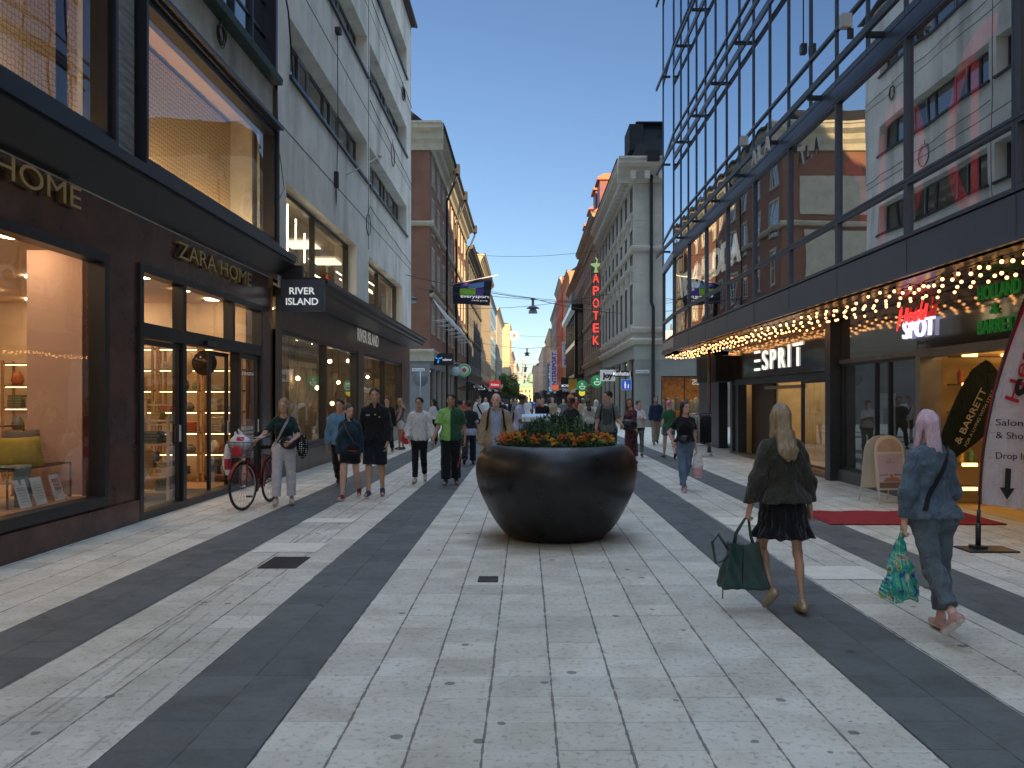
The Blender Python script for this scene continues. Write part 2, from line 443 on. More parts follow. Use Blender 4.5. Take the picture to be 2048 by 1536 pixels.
# repair slabs of a lighter stone, drain covers
mb = MB()
for x0, x1, y0, y1 in ((-2.95, -2.25, 8.9, 9.45), (2.62, 3.3, 7.55, 8.15), (-2.98, -2.3, 11.0, 11.4), (2.6, 3.3, 10.8, 11.5)):
    mb.poly([(x0, y0, .005), (x1, y0, .005), (x1, y1, .005), (x0, y1, .005)])
tag(mb.build('pavement_patch', M('new_slab', (.76, .735, .62), .7, var=.1, vs=6, bump=.2), loc=(0, 0, 0)), 'cleaner pale replacement slabs set in the paving', None, None, 'structure')
IRON = M('cast_iron', (.07, .062, .055), .6, .4, .3, 20, .4, 60)
def grate(x0, x1, y0, y1, label, n):
    t = thing('drain_cover', label, 'drain cover', ((x0 + x1) / 2, (y0 + y1) / 2, 0))
    mb = MB()
    mb.wbox(x0, x1, y0, y0 + .012, 0, .011); mb.wbox(x0, x1, y1 - .012, y1, 0, .011)
    mb.wbox(x0, x0 + .012, y0 + .012, y1 - .012, 0, .011); mb.wbox(x1 - .012, x1, y0 + .012, y1 - .012, 0, .011)
    mb.build('rim', IRON, t)
    mb = MB(); mb.poly([(x0, y0, .006), (x1, y0, .006), (x1, y1, .006), (x0, y1, .006)])
    for k in range(n):
        x = x0 + .02 + (x1 - x0 - .04) * k / (n - 1)
        mb.wbox(x - .005, x + .005, y0 + .012, y1 - .012, .006, .0105)
    mb.build('plate', IRON, t)
grate(-2.60, -2.23, 8.05, 8.60, 'square rusty cast iron cover in the pale paving left of the planter', 18)
grate(-.43, -.25, 7.45, 7.66, 'small iron drain cover in the paving in front of the planter', 9)
# ---------------- shared materials ----------------
BLACKM = M('black_metal', (.014, .015, .018), .38, .0, .2, 5)
BLACKG = M('black_gloss', (.012, .012, .013), .15, 0, .2, 5)
DKGREY = M('anthracite_metal', (.045, .052, .064), .42, .3, .12, 3)
WHITEM = M('white_paint', (.75, .75, .73), .45, 0, .06)
CLEAR = G('clear_glass', .07, (.9, .93, .92))
SHOPG = G('shop_glass', .09, (.88, .92, .9), wob=.004, wobs=.8)
MIRW = G('dark_window_glass', .30, body=(.02, .022, .026), wob=.006, wobs=1.1)
MIRD = G('dim_window_glass', .16, body=(.03, .032, .036), wob=.006, wobs=1.5)
MARBLE = M('brown_marble', (.090, .036, .026), .24, 0, .5, 2.2, bump=.02, bs=6, spec=.45)
STUC1 = M('grey_green_render', (.50, .49, .42), .9, 0, .22, 1.3, .35, 14, dirt=.45)
STUC2 = M('pale_grey_render', (.74, .71, .62), .85, 0, .16, .8, .12, 30, dirt=.5)
CREAM = M('cream_interior', (.72, .58, .44), .8, 0, .05)
WARM = E('warm_ceiling_panel', (1, .66, .36), 2.5)
SPOT = E('warm_spot_lamp', (1, .66, .36), 22)
WOODF = M('pale_wood_floor', (.42, .27, .17), .35, 0, .25, 3, stretch=(1, 8, 1))
OAK = M('oak', (.36, .22, .12), .5, 0, .3, 4, stretch=(1, 1, 9))
BRASS = M('brass', (.62, .46, .20), .28, .9, .1)

def floorbox(mb, x0, x1, y0, y1, z0, z1, mi=0, skip=''):
    """room shell seen from inside; skip: letters of omitted sides (w e s n b t)"""
    P = {'w': [(x0, y0, z0), (x0, y1, z0), (x0, y1, z1), (x0, y0, z1)], 'e': [(x1, y0, z0), (x1, y0, z1), (x1, y1, z1), (x1, y1, z0)],
         's': [(x0, y0, z0), (x0, y0, z1), (x1, y0, z1), (x1, y0, z0)], 'n': [(x0, y1, z0), (x1, y1, z0), (x1, y1, z1), (x0, y1, z1)],
         'b': [(x0, y0, z0), (x1, y0, z0), (x1, y1, z0), (x0, y1, z0)], 't': [(x0, y0, z1), (x0, y1, z1), (x1, y1, z1), (x1, y0, z1)]}
    for k, v in P.items():
        if k not in skip: mb.poly(v, mi)

def frame(mb, u0, u1, v0, v1, d0, d1, t, mi=None):
    mb.box(u0, u1, v1 - t, v1, d0, d1, mi); mb.box(u0, u1, v0, v0 + t, d0, d1, mi)
    mb.box(u0, u0 + t, v0 + t, v1 - t, d0, d1, mi); mb.box(u1 - t, u1, v0 + t, v1 - t, d0, d1, mi)

_wc = {}
def window(parent, fr, u0, u1, v0, v1, d, fm, gm, nu=1, nv=1, t=.06, bar=.04, depth=.06, vbars=None, name='window', hbars=None, surround=None):
    """a window as one part: frame, glazing bars and pane; same-size windows share one mesh"""
    key = (tuple(fr.n), round(u1 - u0, 3), round(v1 - v0, 3), fm.name, gm.name, nu, nv, t, bar, depth, name, str(vbars), str(hbars), str(surround))
    og = fr.p(u0, v0, d)
    if key not in _wc:
        mb = MB(Fr((0, 0, 0), fr.u, fr.n)); W, H = u1 - u0, v1 - v0
        frame(mb, 0, W, 0, H, 0, depth, t, 0)
        us = vbars if vbars is not None else [W * k / nu for k in range(1, nu)]
        vs = hbars if hbars is not None else [H * k / nv for k in range(1, nv)]
        for x in us: mb.box(x - bar / 2, x + bar / 2, t, H - t, .006, depth - .004, 0)
        for z in vs:
            xs = [t] + [x for x in us] + [W - t]
            for k in range(len(xs) - 1):
                a = xs[k] + (bar / 2 if k else 0); b = xs[k + 1] - (bar / 2 if k < len(xs) - 2 else 0)
                mb.box(a, b, z - bar / 2, z + bar / 2, .008, depth - .008, 0)
        if surround:
            s_, pm = surround
            frame(mb, -s_, W + s_, -s_, H + s_, depth + .015, depth + .05, s_, 2)
        mb.quadf(t * .5, W - t * .5, t * .5, H - t * .5, depth * .45, 1)
        mats = [fm, gm] + ([surround[1]] if surround else [])
        _wc[key] = mb.mesh(name, mats)
    return link(name, _wc[key], parent, og)

def bigwindow(parent, fr, u0, u1, v0, v1, d, fm, gm, mull=(), t=.09, depth=.12, trans=()):
    """shop window: frame part with each pane a sub-part"""
    mb = MB(fr); frame(mb, u0, u1, v0, v1, d, d + depth, t)
    for m in mull: mb.box(m - t * .4, m + t * .4, v0 + t, v1 - t, d + .004, d + depth - .004)
    for z in trans:
        xs = [u0 + t] + list(mull) + [u1 - t]
        for k in range(len(xs) - 1):
            mb.box(xs[k] + (t * .4 if k else 0), xs[k + 1] - (t * .4 if k < len(xs) - 2 else 0), z - t * .4, z + t * .4, d + .008, d + depth - .008)
    f = mb.build('shop_window', fm, parent, bevel=0)
    us = [u0] + list(mull) + [u1]; vs = [v0] + list(trans) + [v1]
    for a, b in zip(us, us[1:]):
        for c, e in zip(vs, vs[1:]):
            q = MB(fr); q.quadf(a + t * .4, b - t * .4, c + t * .4, e - t * .4, d + depth * .5)
            q.build('pane', gm, f)
    return f

# ================= home store building =================
XL = -5.2
FLz = FL(XL)
bA = thing('shop_building', 'building with brown marble shopfront, black canopy and grey green render above', 'building', (XL - 3, 12, 0))
U0, U1 = -14.0, 17.08
# upper wall
holes = [(3.6, 10.28, 4.72, 7.15), (11.0, 17.0, 4.72, 7.15), (11.9, 16.9, 8.25, 11.0), (4.0, 9.5, 8.25, 11.0)]
mb = MB(FLz); mb.wall(U0, U1, 4.1, 18.5, holes, 0, .35)
mb.box(U0, U1, 4.1, 18.4, -9.0, -8.5)
mb.box(U0, U1, 18.5, 18.62, -9, .12)
mb.box(U1 - .2, U1 - .002, 4.1, 18.5, -8.5, -.36)
mb.build('upper_wall', STUC1, bA)
mb = MB(FLz); mb.wall(10.28, 11.0, 4.15, 7.7, [], .015, .0)
mb.build('stone_pier', M('striated_stone', (.25, .255, .24), .85, 0, .45, 3, .5, 12, stretch=(1, .6, 6)), bA)
# marble ground floor
holes = [(3.0, 10.30, .33, 3.44), (11.12, 16.32, -.1, 3.47)]
mb = MB(FLz); mb.wall(U0, U1, 0, 4.1, holes, 0, .30)
mb.box(3.0, 11.08, .0, .30, .0, .05)
mb.build('marble_front', MARBLE, bA)
# canopy
mb = MB(FLz); mb.prof(U0, 17.25, [(0, 4.12), (.40, 4.42), (.40, 4.47), (.44, 4.47), (.44, 4.60), (.34, 4.66), (0, 4.74)])
mb.build('canopy', BLACKM, bA)
# big first floor windows
def showcase(u0, u1, fu0, fu1):
    mb = MB(FLz); frame(mb, fu0, fu1, 4.76, 7.15, -.02, .16, .06); frame(mb, fu0 + .06, fu1 - .06, 4.80, 7.09, -.2, .10, .10)
    mb.box(fu0 - .03, fu1 + .03, 7.15, 7.21, -.05, .24)
    f = mb.build('showcase_window', BLACKM, bA)
    q = MB(FLz); q.quadf(fu0 + .1, fu1 - .1, 4.85, 7.05, .0); q.build('pane', G('showcase_glass', .11, (.92, .92, .9), wob=.01, wobs=.6), f)
showcase(3.6, 10.28, 3.6, 10.28); showcase(11.0, 17.0, 11.05, 17.02)
# lace screens lit from within behind the showcase windows
def lace():
    m = M('lace_screen', (.70, .50, .26), .9, 0, .1, 3)
    n, l = nt(m); b = n['Principled BSDF']
    tc = n.new('ShaderNodeTexCoord'); vo = n.new('ShaderNodeTexVoronoi'); vo.feature = 'DISTANCE_TO_EDGE'; vo.inputs['Scale'].default_value = 13; vo.inputs['Randomness'].default_value = .35
    l.new(tc.outputs['Object'], vo.inputs['Vector'])
    r = n.new('ShaderNodeMapRange'); r.inputs[1].default_value = .03; r.inputs[2].default_value = .09
    l.new(vo.outputs['Distance'], r.inputs[0])
    mx = n.new('ShaderNodeMix'); mx.data_type = 'RGBA'; mx.inputs[6].default_value = (.28, .16, .06, 1); mx.inputs[7].default_value = (.78, .62, .36, 1)
    l.new(r.outputs[0], mx.inputs[0]); l.new(mx.outputs[2], b.inputs['Base Color'])
    return m
LACE = lace()
mb = MB(); floorbox(mb, XL - 3.0, XL - .3, 2.0, 17.0, 4.78, 7.3, skip='e')
mb.build('upper_display_room', M('tan_lining', (.55, .38, .20), .85, 0, .06), bA)
for u0, u1, lab in ((2.5, 10.6, 'patterned lace fabric screen in the nearer upper showcase window'), (10.9, 16.95, 'patterned lace fabric screen in the farther upper showcase window')):
    mb = MB(FLz); mb.box(u0, u1, 4.80, 7.2, -.82, -.80)
    tag(mb.build('lace_screen', LACE), lab, 'screen', 'lace screens in the upper showcase windows')
for k, y in enumerate((5.6, 7.2, 8.8, 11.8, 13.4, 15.0, 16.4)):
    mb = MB(); mb.wbox(XL - .70, XL - .5, y - .55, y + .55, 4.80, 4.83)
    tag(mb.build('strip_light', E('showcase_strip', (1, .68, .36), 10)), 'warm strip light at the foot of the lace screen', 'ceiling light', 'strip lights below the lace screens')
# upper industrial window and its twin
for u0, u1 in ((11.9, 16.9), (4.0, 9.5)):
    mb = MB(FLz); frame(mb, u0 - .05, u1 + .05, 8.2, 11.05, -.1, .14, .12)
    f = mb.build('upper_window', BLACKM, bA)
    q = MB(FLz); n_ = 5
    for k in range(1, n_):
        u = u0 + (u1 - u0) * k / n_; q.box(u - .03, u + .03, 8.33, 10.92, -.1, -.02)
    for k in range(1, 4):
        z = 8.3 + 2.7 * k / 4; q.box(u0 + .08, u1 - .08, z - .02, z + .02, -.12, -.06)
    q.build('glazing_bars', BLACKM, f)
    q = MB(FLz); q.quadf(u0, u1, 8.3, 11.0, -.09); q.build('pane', MIRW, f)
mb = MB(FLz); mb.prof(11.8, 17.0, [(0, 8.06), (.22, 8.06), (.24, 8.18), (0, 8.22)]); mb.build('copper_sill', M('copper_green_trim', (.05, .085, .07), .6, .3, .3, 8), bA)
# window 1 ground floor
bigwindow(bA, FLz, 3.0, 10.30, .33, 3.44, -.16, BLACKM, SHOPG, (), .12, .20)
# door front
mb = MB(FLz)
frame(mb, 11.12, 16.32, .0, 3.47, -.16, .04, .11)
mb.box(11.23, 16.21, 2.48, 2.68, -.15, .035)
for u in (12.6, 14.72): mb.box(u - .06, u + .06, 2.68, 3.36, -.14, .03)
mb.box(12.55, 12.67, 0, 2.48, -.14, .03); mb.box(15.0, 15.09, 0, 2.48, -.14, .03)
fdr = mb.build('entrance_frame', BLACKM, bA)
for a, b in ((11.23, 12.54), (12.66, 14.66), (14.78, 16.21)):
    q = MB(FLz); q.quadf(a, b, 2.68, 3.36, -.05); q.build('transom_pane', SHOPG, fdr)
def leaf(a, b, d, lab):
    q = MB(FLz); frame(q, a, b, .03, 2.46, d, d + .05, .07)
    f = q.build('door', BLACKM, bA); f['label'] = lab
    q = MB(FLz); q.quadf(a + .06, b - .06, .09, 2.4, d + .025); q.build('door_pane', SHOPG, f)
    q = MB(FLz); q.box(b - .055, b - .015, 1.0, 1.25, d + .05, d + .065); q.build('lock_plate', WHITEM, f)
leaf(11.24, 12.54, -.06, 'fixed glass door leaf beside the opening')
leaf(14.1, 15.0, -.22, 'sliding glass door leaf standing open')
leaf(15.1, 16.2, -.06, 'fixed glass door leaf at the far side')
mb = MB(FLz); mb.box(13.3, 13.75, 2.50, 2.58, .035, .11); mb.build('door_sensor', BLACKG, bA, bevel=.01)
mb = MB(); mb.wbox(XL - 1.5, XL - .1, 12.5, 15.1, .006, .014); tag(mb.build('door_mat', M('mat_grey', (.12, .12, .12), .95)), 'dark entrance mat inside the home store doorway', 'mat')
# shop name letters
def letters(fr_o, U, V, txt, h, wd, mat, name, lab, depth=.05, bold=0.0, group=None, cat='sign'):
    """shop sign: one thing, every letter a part"""
    U = Vector(U); t = thing(name, lab, cat, fr_o, group)
    _, _, tw = textmesh(txt, bold); x = 0; sx = wd / tw
    for i, ch in enumerate(txt):
        if ch == ' ': continue
        pre = textmesh(txt[:i + 1], bold)[2] if i else textmesh(ch, bold)[2]
        cw = textmesh(ch, bold)[2]
        mb = MB(); add_text(mb, ch, Vector(fr_o) + U * ((pre - cw) * sx), U, V, h, cw * sx, depth, bold)
        mb.build('letter', mat, t)
    return t
letters((XL + .03, 12.25, 3.74), (0, 1, 0), (0, 0, 1), 'ZARA HOME', .25, 3.25, BRASS, 'shop_sign', 'brass ZARA HOME letters above the home store doors', .06)
letters((XL + .03, 6.3, 3.82), (0, 1, 0), (0, 0, 1), 'ZARA HOME', .25, 3.25, BRASS, 'shop_sign', 'brass HOME letters above the big display window', .06)
# cable coils and wires on the wall
CAB = M('cable_black', (.015, .015, .015), .6)
def coil(c, r, n_, label, nrm=(1, 0, 0), oval=1.0, seed=1):
    mb = MB(); rr = random.Random(seed); nrm = Vector(nrm); a = Vector((0, 1, 0)) if abs(nrm.x) > .5 else Vector((1, 0, 0))
    for k in range(n_):
        ra = r * rr.uniform(.86, 1.06); off = Vector((0, rr.uniform(-.03, .03), rr.uniform(-.04, .04)))
        mb.tube([Vector(c) + off + nrm * (.03 + .012 * k) + a * (math.cos(t) * ra) + Vector((0, 0, math.sin(t) * ra * oval)) for t in [2 * math.pi * j / 22 for j in range(22)]], .008, 5, closed=True)
    mb.tube([Vector(c) + nrm * .02 + Vector((0, 0, r * oval)), Vector(c) + nrm * .05 + Vector((0, 0, r * oval + .15)), Vector(c) + nrm * .02 + Vector((0, 0, r * oval + .22))], .012, 5)
    return tag(mb.build('cable_coil', CAB), label, 'cable')
coil((XL + .01, 14.0, 7.78), .17, 6, 'coil of black cable hanging on the grey green render')

# ---- home store interior ----
IN = thing('shop_interior', 'warm lit interior shell of the home store', 'room', (XL - 3, 9, 0))
mb = MB(); floorbox(mb, XL - 6.0, XL - .31, 1.0, 16.9, .004, 3.9, skip='ebt'); mb.build('inner_wall', CREAM, IN)
mb = MB(); mb.poly([(XL - 6, 1, .005), (XL - .1, 1, .005), (XL - .1, 16.9, .005), (XL - 6, 16.9, .005)]); mb.build('shop_floor', WOODF, IN)
mb = MB(); mb.poly([(XL - 6, 1, 3.6), (XL - .3, 1, 3.6), (XL - .3, 16.9, 3.6), (XL - 6, 16.9, 3.6)]); mb.build('shop_ceiling', CREAM, IN)
mb = MB(); mb.wbox(XL - .3, XL - .29, 10.3, 11.1, 0, 3.6); mb.build('pier_back', CREAM, IN)
# display window box: blush back panel standing behind the window
mb = MB(); mb.wbox(XL - 1.02, XL - .3, 10.35, 10.42, .45, 3.5)
tag(mb.build('display_backdrop', M('blush_panel', (.62, .42, .36), .8, 0, .05)), 'tall blush pink backdrop standing inside the display window', 'backdrop')
mb = MB(); mb.wbox(XL - 1.75, XL - .18, 2.5, 10.3, .30, .44); tag(mb.build('display_platform', OAK), 'wooden display floor inside the shop window', 'platform')
nl = 0
for x in (XL - .9, XL - 2.6, XL - 4.4):
    for y in (6.5, 8.2, 9.9, 11.6, 13.2, 14.8, 16.2):
        mb = MB(); mb.lathe([(.0, 3.57), (.14, 3.57), (.15, 3.60)], (x, y, 0), 12)
        tag(mb.build('ceiling_spot', SPOT), 'round warm ceiling spot inside the home store', 'ceiling light', 'ceiling spots of the home store')
# shelving with folded textiles and pots
TEX = [M('textile_%d' % i, c, .9, 0, .2, 20, .4, 60) for i, c in enumerate([(.45, .38, .28), (.30, .31, .30), (.62, .56, .46), (.20, .24, .16), (.48, .16, .10), (.16, .17, .19), (.55, .44, .22), (.5, .5, .47)])]
TEXN = ['beige', 'grey', 'cream', 'olive', 'rust red', 'charcoal', 'mustard', 'pale grey']
def shelfunit_y(x0, x1, y0, y1, H, nsh, label, seed, mat=OAK, lit=True, z0=.006):
    t = thing('shelf_unit', label, 'shelf', ((x0 + x1) / 2, (y0 + y1) / 2, z0)); mb = MB()
    for x in (x0, x1):
        for y in (y0, y1): mb.wbox(x - .02, x + .02, y - .02, y + .02, z0, H)
    mb.build('upright', mat, t); r = random.Random(seed); gap = (H - z0 - .2) / (nsh - 1) - .1
    for k in range(nsh):
        z = z0 + .12 + (H - z0 - .2) * k / (nsh - 1)
        mb = MB(); mb.wbox(x0 - .02, x1 + .02, y0 + .021, y1 - .021, z, z + .03); s_ = mb.build('shelf', mat, t)
        if lit and k: mb = MB(); mb.wbox(x0 + .03, x1 - .03, y0 + .04, y0 + .07, z - .014, z - .002); mb.build('shelf_light', E('shelf_led', (1, .66, .3), 4), s_)
        if k == nsh - 1: continue
        x = x0 + .05
        while x < x1 - .18:
            wd = min(r.uniform(.2, .38), x1 - x - .04); kind = r.random(); ci = r.randrange(8)
            if kind < .62:
                q = MB(); zz = z + .031
                for j in range(max(1, int(min(gap, r.uniform(.12, .34)) / .05))):
                    dx = r.uniform(-.012, .012); q.wbox(x + dx, x + wd * .9 + dx, y0 + .04, y1 - .05, zz + .003, zz + .046); zz += .05
                tag(q.build('folded_textile', TEX[ci], bevel=.015), '%s folded textiles on the %s' % (TEXN[ci], label), 'textile', '%s folded textiles, %s' % (TEXN[ci], label))
            elif kind < .85:
                q = MB(); rr_ = min(wd, .24) / 2; c = (x + rr_ + .02, (y0 + y1) / 2, z + .031); h = min(gap * .8, r.uniform(.15, .28))
                q.lathe([(0, 0), (rr_ * .7, 0), (rr_ * .98, h * .35), (rr_ * .8, h * .75), (rr_ * .45, h * .92), (rr_ * .5, h), (0, h * .97)], c, 14)
                tag(q.build('vase', TEX[ci]), '%s pottery vase on the %s' % (TEXN[ci], label), 'vase', '%s vases, %s' % (TEXN[ci], label))
            x += wd + r.uniform(.02, .07)
    return t
shelfunit_y(-6.35, -5.6, 16.35, 16.7, 2.7, 7, 'tall oak shelf seen through the far door pane', 3)
shelfunit_y(-7.25, -6.45, 16.35, 16.7, 2.7, 7, 'tall oak shelf seen through the open doorway', 4)
shelfunit_y(-8.15, -7.35, 16.35, 16.7, 2.7, 7, 'tall oak shelf seen through the left door leaf', 5)
shelfunit_y(-9.2, -8.3, 16.35, 16.7, 2.4, 6, 'oak shelf in the far corner of the home store', 6)
shelfunit_y(-10.3, -9.3, 16.35, 16.7, 2.4, 6, 'oak shelf deepest inside the home store', 11)
shelfunit_y(-6.3, -5.75, 13.35, 13.7, 1.35, 4, 'low whitewashed rack behind the left door leaf', 8, mat=M('washed_wood', (.55, .48, .38), .6), lit=False)
shelfunit_y(-6.75, -6.2, 14.75, 15.1, 1.6, 5, 'whitewashed rack standing in the doorway', 9, mat=M('washed_wood', (.55, .48, .38), .6), lit=False)
shelfunit_y(-7.4, -6.6, 11.6, 12.0, 1.15, 4, 'low display rack beyond the blush backdrop', 12, lit=False)
mb = MB(); mb.wbox(XL - 1.35, XL - .95, 13.95, 14.5, .008, .30); tag(mb.build('cardboard_box', M('cardboard', (.40, .26, .14), .8), bevel=.01), 'cardboard box on the floor in the doorway', 'box')
# wall mirrors / pans
mb = MB(); mb.lathe([(0, 0), (.26, 0), (.27, .02), (.25, .03), (0, .03)], (-6.75, 16.28, 2.35), 24, ax='y'); tag(mb.build('round_tray', M('tray_tan', (.42, .30, .18), .5)), 'round tan tray hanging over the doorway shelves', 'tray')
mb = MB(); mb.lathe([(0, 0), (.24, 0), (.25, .02), (.23, .03), (0, .03)], (-6.3, 16.26, 2.35), 24, ax='y'); tag(mb.build('round_tray', BLACKG), 'round black tray hanging beside the tan tray', 'tray')
# bench with cushions in the window
BR = M('dark_brass_tube', (.20, .13, .06), .35, .8)
t = thing('bench', 'slim metal framed bench in the display window', 'bench', (XL - .75, 9.6, .44))
mb = MB()
for y in (9.0, 10.25):
    mb.tube([(XL - 1.0, y, .44), (XL - 1.0, y, 1.32)], .012, 6); mb.tube([(XL - .42, y, .44), (XL - .42, y, .86)], .012, 6)
    mb.tube([(XL - 1.0, y, .86), (XL - .42, y, .86)], .012, 6)
mb.tube([(XL - 1.0, 9.0, 1.32), (XL - 1.0, 10.25, 1.32)], .012, 6); mb.tube([(XL - .42, 9.0, .86), (XL - .42, 10.25, .86)], .012, 6)
mb.build('bench_frame', BR, t)
mb = MB(); mb.wbox(XL - 1.19, XL - .56, 9.02, 10.23, .84, .87); mb.build('seat', M('bench_seat', (.28, .24, .2), .8), t)
def cushion(c, wd, hh, th, rz, tilt, mat, name, label):
    mb = MB(); n_ = 10; idx = {}
    for sgn in (1, -1):
        for i in range(n_ + 1):
            for j in range(n_ + 1):
                u, v = i / n_ * 2 - 1, j / n_ * 2 - 1
                puff = ((1 - u * u) * (1 - v * v)) ** .45 * th / 2
                pin = 1 - .06 * (1 - abs(u)) * abs(v) - .0; pin2 = 1 - .06 * (1 - abs(v)) * abs(u)
                p = Vector((u * wd / 2 * pin2, sgn * puff, v * hh / 2 * pin))
                p = Matrix.Rotation(rz, 3, 'Z') @ (Matrix.Rotation(tilt, 3, 'X') @ p)
                idx[(sgn, i, j)] = mb.pt(Vector(c) + p)
        for i in range(n_):
            for j in range(n_): mb.face((idx[(sgn, i, j)], idx[(sgn, i + 1, j)], idx[(sgn, i + 1, j + 1)], idx[(sgn, i, j + 1)]), 0, True)
    tag(mb.build(name, mat), label, 'cushion')
cushion((XL - .66, 9.55, 1.03), .62, .36, .15, R(60), R(-14), M('yellow_linen', (.62, .43, .08), .9, 0, .12, 9, .3, 80), 'cushion', 'yellow linen cushion on the window bench')
cushion((XL - .85, 10.0, 1.06), .5, .42, .14, R(70), R(-10), M('grey_linen', (.22, .20, .19), .9, 0, .12, 9, .3, 80), 'cushion', 'grey cushion leaning behind the yellow one')
# throw hanging over the edge
mb = MB(); idx = {}
for i in range(9):
    for j in range(13):
        u, v = i / 8, j / 12
        x = XL - .75 + min(v * 1.4, .36) + .02 * math.sin(u * 17 + v * 3); z = .89 - max(0, v - .3) * .62; y = 9.05 + u * .40 * (1 - .25 * v) + .02 * math.sin(v * 9)
        idx[(i, j)] = mb.pt((x, y, z + .01 * math.sin(u * 20)))
for i in range(8):
    for j in range(12): mb.face((idx[(i, j)], idx[(i + 1, j)], idx[(i + 1, j + 1)], idx[(i, j + 1)]), 0, True)
tag(mb.build('throw_blanket', M('sage_throw', (.24, .27, .25), .95, 0, .2, 20, .5, 90)), 'fringed sage grey throw hanging from the bench', 'blanket')
# cards leaning at the glass
for k, (y, lab) in enumerate(((9.05, 'white printed card leaning at the window, nearest of three'), (9.35, 'white printed card leaning at the window, middle of three'), (9.72, 'sale card with red print leaning at the window'))):
    t = thing('window_card', lab, 'card', (XL - .35, y, .44))
    mb = MB(); U = Vector((0, 1, 0)); V = Vector((-.3, 0, 1)).normalized(); o = Vector((XL - .30, y, .445))
    mb.prism([o, o + U * .21, o + U * .21 + V * .32, o + V * .32], (-.006, 0, -.002)); mb.build('board', WHITEM, t)
    q = MB(); N = U.cross(V)
    for j in range(7 if k < 2 else 2):
        a = o + U * .03 + V * (.26 - .032 * j) + N * .002; q.poly([a, a + U * .14, a + U * .14 + V * .006, a + V * .006])
    if k == 2:
        for j in range(3): add_text(q, ('RET', 'SALE', 'ZEN')[j], o + U * .04 + V * (.23 - .05 * j) + N * .002, U, V, .035, .13, .001, .02)
    q.build('print', M('print_red', (.45, .05, .04), .6) if k == 2 else M('print_grey', (.4, .4, .4), .7), t)
# exit sign
t = thing('exit_sign', 'green emergency exit sign with arrow inside the shop', 'sign', (XL - 1.5, 8.35, 2.2))
mb = MB(FF(8.3)); mb.box(-6.86, -6.60, 2.22, 2.33, 0, .02); mb.build('panel', E('exit_green', (.05, .45, .2), 1.0), t)
mb = MB(FF(8.3)); mb.box(-6.84, -6.78, 2.235, 2.315, .021, .024); mb.box(-6.74, -6.66, 2.27, 2.28, .021, .024); mb.prism([(-6.67, 8.277, 2.25), (-6.67, 8.277, 2.30), (-6.63, 8.277, 2.275)], (0, .003, 0)); mb.build('pictogram', E('exit_white', (1, 1, 1), 1.6), t)
# ================= grey rendered building =================
XG = -5.1
FG = FL(XG)
bB = thing('rendered_building', 'tall pale grey rendered building with ribbon windows and black canopy', 'building', (XG - 4, 27, 0))
bands = [(8.65, 9.9), (12.05, 13.3), (15.4, 16.65)]
ribs = [(17.97, 26.75), (27.15, 35.6)]
holes = [(17.7, 25.05, 4.2, 6.27), (27.0, 34.3, 4.2, 6.27)] + [(a, b, c, e) for a, b in ribs for c, e in bands]
mb = MB(FG); mb.wall(17.09, 37.0, 3.95, 18.2, holes, 0, .45); mb.box(17.09, 36.9, 3.95, 18.1, -9.5, -9.0)
mb.quadf(17.09, 37.0, 18.2, 18.2, 0)
mb.poly([(XG, 37, 3.95), (XG - 9.5, 37, 3.95), (XG - 9.5, 37, 18.2), (XG, 37, 18.2)])
mb.poly([(XG, 17.09, 18.2), (XG, 37, 18.2), (XG - 9.5, 37, 18.2), (XG - 9.5, 17.09, 18.2)])
mb.build('upper_wall', STUC2, bB)
mb = MB(FG); mb.box(17.09, 37.06, 18.2, 18.32, -.4, .22); mb.tube([(XG + .22, 17.1, 18.26), (XG + .22, 37.1, 18.26)], .07, 8); mb.build('gutter', BLACKM, bB)
# panel joints and sills
mb = MB(FG)
for z in (7.35, 10.9, 14.3):
    mb.box(17.1, 36.98, z, z + .025, .001, .006)
mb.box(26.93, 26.955, 6.5, 18.15, .001, .012)
mb.build('panel_joint', M('joint_dark', (.1, .1, .1), .9), bB)
mb = MB(FG)
for a, b in ribs:
    for c, e in bands: mb.box(a - .06, b + .06, c - .09, c - .005, -.45, .07)
mb.build('sill', BLACKM, bB)
for a, b in ribs:
    for c, e in bands:
        pos = []; u = a
        seq = [1.25, .75, .95, 1.55, .75, 1.0, 1.5, .95]
        s_ = (b - a) / sum(seq)
        for i, q in enumerate(seq):
            ww = q * s_
            window(bB, FG, u + .01, u + ww - .01, c, e, -.44, M('grey_window_frame', (.10, .105, .11), .5, .2, .1) if i % 3 != 2 else M('pale_window_frame', (.33, .35, .36), .5, .2, .1), MIRW if i % 3 != 2 else MIRD, t=.06, depth=.07)
            u += ww
# canopy
mb = MB(FG); mb.prof(17.46, 35.0, [(0, 3.84), (.78, 3.86), (.78, 3.93), (.86, 3.95), (.86, 4.05), (.94, 4.07), (.94, 4.16), (.80, 4.19), (0, 4.21)])
mb.build('canopy', BLACKM, bB)
bigwindow(bB, FG, 17.7, 25.05, 4.2, 6.27, -.40, BLACKM, SHOPG, (21.1,), .10, .14)
bigwindow(bB, FG, 27.0, 34.3, 4.2, 6.27, -.40, BLACKM, SHOPG, (30.2,), .10, .14)
